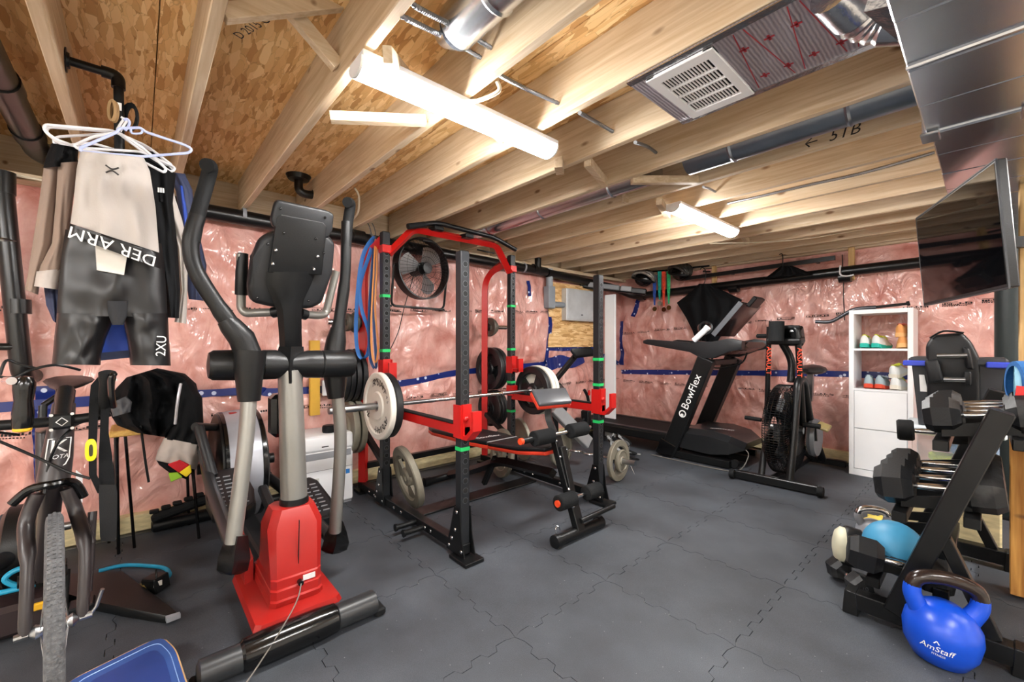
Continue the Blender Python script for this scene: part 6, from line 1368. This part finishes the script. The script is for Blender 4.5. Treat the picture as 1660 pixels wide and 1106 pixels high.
# trainer
kt = thing('bike_trainer', 'black indoor bike trainer with a flat splayed leg on the floor', 'bike trainer', (-2.8, -.15, 0))
Zt_ = .055
lp = [at(150, 930, Z=Zt_), at(200, 925, Z=Zt_), at(291, 993, Z=.03), at(268, 1000, Z=.03), at(150, 975, Z=Zt_), at(60, 950, Z=Zt_), at(60, 930, Z=Zt_)]
lgm = MB().prism([V(p.x, p.y, p.z) for p in lp], (0, 0, -.042), bev=.006).build('leg', BLKP, kt)
MB().prism([at(268, 999, Z=.034), at(291, 992, Z=.034), at(293, 995, Z=.03), at(270, 1004, Z=.03)], (0, 0, -.02)).build('foot_cap', GRYP, lgm)
MB().lathe([(.02, -.07), (.16, -.07), (.19, -.05), (.19, .05), (.16, .07), (.02, .07)], (-3.02, -.4, .3), (0, 1, 0), 32).build('flywheel_housing', BLKP, kt)
MB().box((-3.0, -.4, .1), (.3, .25, .14), bev=.02).build('base', BLKP, kt); MB().bar((-3.0, -.62, .03), (-2.5, -.75, .03), .09, .05, bev=.008).build('leg', BLKP, kt)
MB().cyl((-3.02, -.4, .35), (-3.02, -.25, .35), .02, n=12).build('axle', STEEL, kt)
b = MB()
for i in range(4): b.lathe([(.02, 0), (.035 + .008 * i, .0), (.035 + .008 * i, .004), (.02, .004)], (-3.02, -.32 - .012 * i, .35), (0, 1, 0), 20, closed=True)
b.build('cassette', STEEL, kt)
# strap hanging from the handlebar, with a small yellow light
hs = thing('hanging_strap', 'long black strap hung over the bike handlebar, dangling to a black pouch', 'strap', at(160, 700, X=-2.04))
def sheet(rows, X, th, name, m, parent): return MB().loft([[at(l, y, X=X), at(r, y, X=X), at(r, y, X=X - th), at(l, y, X=X - th)] for y, l, r in rows]).build(name, m, parent)
sheet([(612, 158, 172), (625, 147, 163), (660, 144, 160), (720, 143, 157), (770, 144, 157), (800, 158, 172)], -2.03, .006, 'strap', BCLOTH, hs)
sheet([(640, 164, 178), (700, 162, 176), (740, 160, 182), (790, 160, 187)], -2.035, .01, 'strap', BCLOTH, hs)
MB().loft([[at(l, y, X=-2.02), at(r, y, X=-2.02), at(r, y, X=-2.08), at(l, y, X=-2.08)] for y, l, r in ((786, 161, 188), (800, 160, 190), (870, 162, 189), (878, 164, 186))]).build('pouch', VINYL, hs)
yl = thing('clip_light', 'bright yellow oval light clipped to the black strap on the bike', 'bike light', at(146, 730, X=-2.0))
yc = at(147, 729, X=-2.0)
MB().prism([yc + sd * .014 * math.copysign(abs(math.cos(a)) ** .7, math.cos(a)) + V(0, 0, .036 * math.copysign(abs(math.sin(a)) ** .7, math.sin(a))) for a in [2 * PI * k / 28 for k in range(28)]], hd_ * .018, bev=.004, seg=2).build('body', mat('bright_yellow', '#e8d414', .4), yl)
MB().prism([yc + hd_ * .018 + sd * .005 * math.copysign(abs(math.cos(a)) ** .7, math.cos(a)) + V(0, 0, .02 * math.copysign(abs(math.sin(a)) ** .7, math.sin(a))) for a in [2 * PI * k / 20 for k in range(20)]], hd_ * .002).build('lens', mat('dark_olive_lens', '#2b2b12', .3), yl)
# ================================================================ CLOTHES on a ceiling pipe
HXp = -2.33
fl0 = at(106, 97, Y=jface(0, 1)); el_ = V(fl0.x, at(192, 121, X=fl0.x).y, fl0.z)
cpz = thing('pipe_hook', 'black iron pipe arm with elbow screwed to a joist, holding the hangers', 'pipe hook', fl0)
MB().tube(fillet([fl0, el_, V(el_.x, el_.y + .004, el_.z - .36)], .045, 6), .0165, 14).build('arm', BLK, cpz)
MB().lathe([(.017, .012), (.028, .012), (.03, .004), (.045, .004), (.045, 0), (.017, 0)], fl0, (0, 1, 0), 22, closed=True).build('flange', BLK, cpz)
MB().tube(fillet([el_ - V(0, .05, 0), el_, el_ - V(0, 0, .05)], .04, 6), .0225, 14).build('elbow', BLK, cpz)
MB().box((el_.x + .017, el_.y, el_.z - .13), (.003, .02, .03)).build('sticker', WPRINT, cpz)
rp = thing('rope_hank', 'small hank of tan cord and black strap on the pipe arm', 'rope', V(el_.x, el_.y, el_.z - .28))
rc = at(196, 186, X=el_.x)
for k in range(4): MB().tube([rc + V(.02 * math.cos(k), -.025 + .006 * k + .01 * math.cos(a), .04 * math.sin(a)) + V(.012 * math.cos(a), 0, 0) for a in [2 * PI * i / 18 for i in range(18)]], .006, 6, closed=True).build('coil', mat('tan_cord', '#a08058', .8), rp)
MB().tube([rc + V(.022 * math.cos(a), .03 + .02 * math.cos(a), .05 * math.sin(a)) for a in [2 * PI * i / 18 for i in range(18)]], .006, 6, closed=True, ry=.012).build('strap', BLKR, rp)
HW = mat('white_hanger_plastic', '#e4e4e8', .35); HB = mat('pale_blue_hanger', '#b4bfe6', .3)
def hanger(pts, hookp, X, m_, label, bar=None):
    t = thing('clothes_hanger', label, 'hanger', at(hookp[0][0], hookp[0][1], X=X), group=None)
    MB().tube(fillet([at(x, y, X=X + k) for x, y, k in pts], .02, 3, True), .0055, 8, closed=True).build('frame', m_, t)
    MB().tube(spline([at(x, y, X=X) for x, y in hookp], 5), .0045, 7).build('hook', m_, t)
    if bar: MB().tube(spline([at(x, y, X=X) for x, y in bar], 4), .004, 6).build('notch', m_, t)
    return t
hk_ = [(203, 212), (208, 205), (210, 198), (206, 193), (201, 195)]
hanger([(193, 208, 0), (228, 207, 0), (236, 214, 0), (300, 235, 0), (312, 242, 0), (306, 248, 0), (230, 254, 0), (132, 246, 0), (130, 240, 0), (190, 214, 0)], hk_, -2.26, HB, 'front hanger, pale bluish white, its right shoulder sticking out', [(212, 208), (214, 216), (228, 216), (231, 211)])
hanger([(186, 212, 0), (72, 202, .03), (72, 212, .03), (90, 226, .03), (130, 240, 0), (230, 246, 0), (285, 272, -.03), (278, 280, -.03)][:8], [(190, 210), (196, 200), (200, 193), (196, 190)], -2.33, HW, 'white plastic hanger pointing left, topmost of the left loops')
hanger([(188, 214, 0), (78, 206, 0), (74, 214, 0), (100, 236, 0), (150, 232, 0), (252, 262, 0), (282, 270, 0), (240, 238, 0)], [(192, 211), (198, 201), (202, 194), (198, 190)], -2.36, HW, 'white plastic hanger behind the topmost left one')
hanger([(190, 216, 0), (92, 222, 0), (86, 230, 0), (96, 240, 0), (160, 248, 0), (262, 274, 0), (284, 280, 0), (250, 246, 0)], [(194, 212), (200, 202), (204, 195), (200, 191)], -2.40, HW, 'lowest white plastic hanger holding the pale jacket')
hanger([(192, 214, 0), (150, 222, 0), (120, 236, 0), (128, 242, 0), (220, 256, 0), (266, 280, 0), (270, 274, 0), (232, 240, 0)], [(195, 213), (201, 203), (205, 196), (201, 192)], -2.3, HW, 'white hanger hidden behind the pale top and black shorts')
def FX(X): return lambda px, py, off: at(px, py, X=X + off)
PALE = mat('pale_grey_knit', '#b5aea8', .75, var=.05, bump=.2, bscale=200); BEIGE = mat('taupe_knit', '#8f7c70', .8, var=.06, bump=.2, bscale=200); LYC = mat('black_lycra', '#0e0e10', .36, var=.12); NAVY = mat('navy_fabric', '#27304e', .7)
BLUF = mat('royal_blue_fabric', '#123c9c', .6); TAUPE2 = mat('light_cuff', '#b9b0aa', .8)
tp_ = thing('sports_top', 'pale grey sports top hung upside down in front, black lettered waistband at its hem', 'clothing', at(185, 320, X=-2.26))
tb = garment([((130, 245), (233, 255)), ((124, 275), (243, 278)), ((119, 330), (252, 335)), ((114, 362), (258, 410))], FX(-2.265), .045, 'body', PALE, tp_, 1, .5, 3, sub=8)
wbd = garment([((113, 362), (259, 410)), ((112, 371), (260, 422)), ((110, 381), (260, 436))], FX(-2.262), .05, 'waistband', LYC, tp_, 1, .1, 3, sub=3)
p0, p1 = at(240, 417, X=-2.19), at(125, 377, X=-2.19); xd = (p1 - p0).normalized(); yd = at(180, 420, X=-2.2) - at(186, 396, X=-2.2)
def wrap(x, y):
    c = p0.lerp(p1, .5) + xd * x + yd.normalized() * y
    u = (c - at(259, 417, X=c.x)).length / .32
    return V(-2.262 + .05 * max(0, math.sin(PI * min(1, max(0, u)))) ** .5 + .006, c.y, c.z)
text('DER ARM', .062, WPRINT, wbd, None, None, None, warp=wrap)
lgo = at(182, 276, X=-2.21); 
for s in (-1, 1): MB().tube(spline([lgo + V(.002, -.018, .014 * s), lgo + V(.004, 0, .003 * s), lgo + V(.002, .018, .014 * s)], 5), .003, 5).build('logo', BPRINT, tb)
MB().loft([[at(l, yl, X=-2.262), at(r, yr, X=-2.262), at(r, yr, X=-2.275), at(l, yl, X=-2.275)] for yl, l, yr, r in ((395, 154, 415, 206), (438, 157, 446, 201))]).build('lining_tag', mat('ivory_cloth', '#e0d9cf', .7), tp_)
shr = thing('cycling_shorts', 'shiny black tri shorts hanging below the pale top, white letters on one leg', 'clothing', at(182, 480, X=-2.32))
sbd = garment([((106, 372), (262, 395)), ((100, 410), (266, 425)), ((94, 470), (270, 475)), ((92, 512), (272, 514))], FX(-2.33), .05, 'body', LYC, shr, 2, .25, 2, sub=6)
garment([((92, 508), (184, 508)), ((91, 522), (182, 524)), ((88, 545), (172, 548)), ((86, 572), (164, 575)), ((84, 591), (163, 592))], FX(-2.33), .052, 'leg', LYC, shr, 4, .15, 1, sub=5)
sl_ = garment([((198, 508), (272, 508)), ((200, 524), (273, 524)), ((205, 548), (274, 548)), ((209, 572), (276, 573)), ((211, 592), (277, 593))], FX(-2.33), .052, 'leg', LYC, shr, 6, .15, 1, sub=5)
garment([((172, 488), (208, 488)), ((176, 512), (206, 512)), ((182, 527), (200, 527))], FX(-2.285), .018, 'seat_pad', mat('matte_black_pad', '#212226', .8), shr, 0, .1, 1)
text('2XU', .045, WPRINT, sl_, at(262, 561, X=-2.272), (0, .05, 1), (0, -1, .05))
bs = thing('blue_shorts', 'royal blue shorts hanging behind the black shorts, seen between the legs', 'clothing', at(185, 560, X=-2.4))
garment([((140, 500), (240, 500)), ((140, 540), (235, 540)), ((142, 586), (230, 576))], FX(-2.44), .02, 'body', BLUF, bs, 1, .3, 3)
garment([((141, 574), (232, 566)), ((142, 587), (230, 578))], FX(-2.435), .022, 'hem', NAVY, bs, 1, .1, 3)
jk = thing('long_sleeve_top', 'taupe long-sleeved top with black shoulders hanging at the left of the clothes', 'clothing', at(90, 350, X=-2.4))
garment([((84, 232), (128, 240)), ((76, 250), (126, 255)), ((70, 272), (126, 268))], FX(-2.40), .05, 'shoulder', BCLOTH, jk, 3, .3, 2)
garment([((71, 270), (97, 266)), ((63, 330), (92, 325)), ((52, 400), (86, 395)), ((45, 445), (66, 450)), ((40, 470), (62, 478))], FX(-2.42), .035, 'sleeve', BEIGE, jk, 5, .12, 1)
sv = garment([((94, 264), (127, 262)), ((90, 330), (118, 330)), ((84, 395), (112, 380)), ((66, 430), (104, 420)), ((57, 462), (96, 466))], FX(-2.385), .04, 'sleeve', BEIGE, jk, 7, .14, 1)
garment([((59, 440), (101, 436)), ((55, 464), (95, 470))], FX(-2.383), .043, 'cuff', TAUPE2, jk, 7, .1, 1)
nv = thing('navy_garment', 'dark navy garment peeking out below the taupe sleeves', 'clothing', at(85, 495, X=-2.45))
garment([((70, 460), (100, 460)), ((75, 495), (98, 498)), ((86, 520), (96, 528))], FX(-2.45), .02, 'body', NAVY, nv, 2, .3, 2)
bj = thing('black_jersey', 'black jersey hanging between the pale top and the white sleeve', 'clothing', at(255, 400, X=-2.38))
garment([((130, 236), (250, 246)), ((225, 255), (285, 282)), ((235, 320), (280, 330)), ((248, 400), (288, 400)), ((262, 470), (292, 470)), ((272, 515), (290, 516))], FX(-2.38), .04, 'body', BCLOTH, bj, 4, .4, 2)
ws = thing('white_sleeve_jersey', 'white and grey jersey with a black patch hanging at the right of the clothes', 'clothing', at(280, 380, X=-2.42))
garment([((258, 282), (275, 280)), ((262, 330), (285, 325)), ((268, 360), (295, 355)), ((285, 400), (305, 400)), ((292, 470), (304, 470)), ((283, 522), (302, 525))], FX(-2.42), .035, 'sleeve', PALE, ws, 6, .4, 2)
garment([((252, 306), (272, 300)), ((253, 322), (274, 320)), ((256, 327), (270, 328))], FX(-2.365), .014, 'patch', BCLOTH, ws, 6, .2, 1)
lt_ = MB()
for i in range(4): lt_.box(at(257 + i * 4, 308 + .5 * i, X=-2.345), (.002, .006, .02))
lt_.build('patch_print', WPRINT, ws)
nj = thing('navy_striped_jersey', 'navy jersey with a blue stripe hanging last at the right, beside the elliptical handle', 'clothing', at(297, 340, X=-2.48))
garment([((272, 278), (300, 282)), ((285, 310), (312, 308)), ((292, 360), (316, 350)), ((298, 430), (335, 430)), ((306, 485), (330, 488))], FX(-2.48), .03, 'body', NAVY, nj, 8, .3, 2)
garment([((291, 300), (296, 302)), ((296, 340), (303, 342)), ((299, 372), (306, 372))], FX(-2.435), .008, 'stripe', BLUF, nj, 8, .1, 1)
# ================================================================ STOOL with draped jersey
so_ = thing('folding_stool', 'small stool with a yellowish wooden top and thin dark legs by the left wall', 'stool', at(250, 865, X=-3.5))
zt_ = at(205, 700, X=-3.45).z
t0 = [at(172, 700, Z=zt_ - .0), at(238, 712, Z=zt_)]
tx0, tx1, ty0, ty1 = -3.68, -3.38, -.13, .27
MB().box(((tx0 + tx1) / 2, (ty0 + ty1) / 2, zt_), (tx1 - tx0, ty1 - ty0, .035), bev=.006).build('seat_board', wood('yellow_board', '#dcb465', '#b98a3a'), so_)
for x, y, fx_2, fy_2 in ((-3.4, -.1, -3.43, -.09), (-3.4, .24, -3.36, .29), (-3.64, -.1, -3.66, -.14), (-3.64, .24, -3.66, .26)):
    MB().cyl((x, y, zt_ - .01), (fx_2, fy_2, 0), .011, .008, n=10).build('leg', BLKG, so_)
MB().cyl((-3.4, -.06, zt_ - .02), (-3.47, -.02, .0), .008, n=8).build('leg', BLKG, so_)
je = thing('draped_jersey', 'black cycling jersey with white and rainbow cuffs draped over the stool', 'clothing', at(260, 660, X=-3.3))
garment([((205, 612), (255, 597)), ((188, 630), (300, 606)), ((178, 650), (318, 622)), ((176, 668), (325, 650)), ((190, 690), (322, 680)), ((222, 702), (288, 712))], FX(-3.36), .10, 'body', BCLOTH, je, 3, .9, 4, sub=8)
garment([((284, 625), (308, 614)), ((286, 650), (328, 645)), ((276, 690), (330, 690)), ((266, 712), (326, 722))], FX(-3.28), .06, 'sleeve', BCLOTH, je, 5, .35, 2)
garment([((266, 710), (327, 722)), ((256, 730), (324, 742)), ((251, 746), (318, 762))], FX(-3.28), .06, 'sleeve_panel', mat('stone_grey_cloth', '#b4aaa2', .75), je, 5, .3, 2)
for nm, c_, q in (('red_band', '#c81420', [(272, 754), (291, 746), (307, 754), (290, 767)]), ('yellow_band', '#f2d21b', [(290, 766), (309, 754), (311, 766), (302, 774)]), ('green_band', '#8fbf2a', [(273, 768), (288, 766), (296, 774), (277, 782)])):
    MB().prism([at(x, y, X=-3.21) for x, y in q], (-.02, 0, 0), bev=.003).build(nm, mat(nm, c_, .6), je)
garment([((252, 744), (318, 760)), ((258, 754), (308, 770)), ((274, 766), (303, 778))], FX(-3.285), .04, 'cuff', BCLOTH, je, 5, .2, 2)
garment([((178, 655), (205, 642)), ((180, 665), (214, 652)), ((183, 676), (212, 668))], FX(-3.2), .02, 'fold', mat('grey_sheen_fold', '#4a4b4f', .5), je, 1, .4, 2)
MB().tube(spline([at(228, 690, X=-3.25), at(232, 720, X=-3.24), at(236, 750, X=-3.24), at(241, 782, X=-3.24)], 5), .006, 6).build('drawstring', BLKR, je)
MB().tube(spline([at(293, 622, X=-3.19), at(288, 650, X=-3.17), at(284, 688, X=-3.17)], 5), .008, 8).build('reflective_zip', mat('reflective_piping', '#b9b9be', .3, .4), je)
# ================================================================ FLOOR LEFT
bd_ = thing('balance_board', 'blue topped balance board with a tan wooden rim in the bottom left corner', 'balance board', at(210, 1090, Z=0))
def bpt(x, y, z=.07): return at(x, y, Z=z)
OUT = fillet([bpt(95, 1112), bpt(262, 1030), bpt(286, 1052), bpt(318, 1150), bpt(150, 1230)], .05, 5, True)
MB().prism(OUT, (0, 0, -.022), bev=.004).build('rim', mat('tan_ply_edge', '#c8a070', .5), bd_)
cc = sum(OUT, Vector()) / len(OUT)
MB().prism([cc + (p - cc) * .955 + V(0, 0, .004) for p in OUT], (0, 0, -.004)).build('top', mat('blue_board_top', '#2a4a86', .35), bd_)
MB().tube([cc + (p - cc) * .82 + V(0, 0, .0045) for p in OUT], .0015, 4, closed=True).build('inlay_line', mat('pale_blue_line', '#7f9fd0', .4), bd_)
MB().prism([cc + (p - cc) * .66 + V(0, 0, .0052) for p in OUT], (0, 0, -.002)).build('center_panel', mat('deep_blue_panel', '#1d3570', .35), bd_)
MB().cyl(V(cc.x, cc.y - .12, .024), V(cc.x, cc.y + .12, .024), .024, n=18).build('roller', BLKR, bd_)
ad_ = thing('power_adaptor', 'black power adaptor with a plug on the floor behind the trainer leg', 'adaptor', at(250, 955, Z=0))
ac_ = at(253, 945, Z=.04)
MB().box(ac_, (.09, .075, .075), (.1, -.1, .6), bev=.006).build('brick', BLKP, ad_); MB().box(at(233, 953, Z=.025), (.06, .05, .04), (0, 0, .3), bev=.012).build('plug', mat('olive_plug', '#77642f', .5), ad_)
MB().tube(spline([ac_ + V(0, 0, .035), ac_ + V(.01, 0, .07), ac_ + V(.03, .0, .05), ac_ + V(.05, 0, -.03)], 5), .004, 6).build('lead', BLKP, ad_)
flat([ac_ + V(.05, -.012, .0), ac_ + V(.042, .022, .0), ac_ + V(.042, .022, .025), ac_ + V(.05, -.012, .025)], mat('pale_label', '#c4c2bc', .6), ad_, 'label', .002)
CY_ = mat('cyan_cord', '#1a8fb4', .5)
c1_ = thing('cyan_cord', 'bright cyan cord on the floor running to the black power adaptor', 'cord', at(230, 918, Z=0))
MB().tube(spline([at(160, 926, Z=.012), at(200, 917, Z=.012), at(245, 918, Z=.012), at(268, 922, Z=.014), at(275, 932, Z=.02), at(266, 940, Z=.05)], 6), .010, 10).build('cord', CY_, c1_)
c2_ = thing('cyan_cord', 'loops of bright cyan cord lying left of the bike wheel', 'cord', at(25, 940, Z=0))
MB().tube(spline([at(55, 918, X=-2.75), at(25, 925, X=-2.75), at(8, 940, X=-2.75), at(30, 950, X=-2.75), at(55, 948, X=-2.75), at(20, 957, X=-2.75), at(-15, 965, X=-2.75)], 6), .011, 10).build('cord', CY_, c2_)
cs = thing('dark_case', 'dark case on the floor at the left edge under the cyan cord', 'case', at(20, 985, X=-2.8))
q = at(20, 965, X=-2.8); MB().box((-2.86, q.y - .05, q.z / 2), (.3, .4, q.z - .03), bev=.02).build('shell', mat('dark_maroon_case', '#2a1f20', .4), cs); MB().box((-2.705, q.y + .08, q.z - .04), (.02, .05, .03), bev=.004).build('clasp', mat('yellow_trim', '#d8a51e', .5), cs)
po = thing('foam_pole', 'thick black foam covered pole leaning at the left edge with a yellow stripe', 'pole', at(30, 870, X=-2.9))
MB().cyl(at(-30, 945, X=-2.85), at(62, 822, X=-3.2), .045, n=18).build('pole', BLKR, po); MB().cyl(at(36, 848, X=-3.07), at(44, 838, X=-3.1), .047, n=18).build('stripe', mat('yellow_trim', '#d8a51e', .5), po); MB().cyl(at(-20, 925, X=-2.75), at(36, 888, X=-2.95), .035, n=16).build('side_tube', DGR, po)
shoe(at(8, 880, X=-3.15), .2, SG, mat('shoe_dark_sole', '#3a3d42', .7), mat('shoe_white_lace', '#d0d4d8', .6), 'grey shoe on its side at the far left edge by the wall', tilt=-1.1)['group'] = 'loose shoes'
ftb = thing('foam_bar', 'black grooved foam bar lying on the floor along the left wall sill', 'bar', at(290, 825, X=-3.66))
MB().bar(at(245, 842, X=-3.62), at(345, 806, X=-3.62), .07, .06, bev=.02).build('bar', BLKR, ftb)
m = MB()
for i in range(5): m.box(at(250, 838, X=-3.62).lerp(at(340, 804, X=-3.62), i / 5) + V(0, 0, .035), (.05, .05, .02), bev=.006)
m.build('ridge', BLKR, ftb)
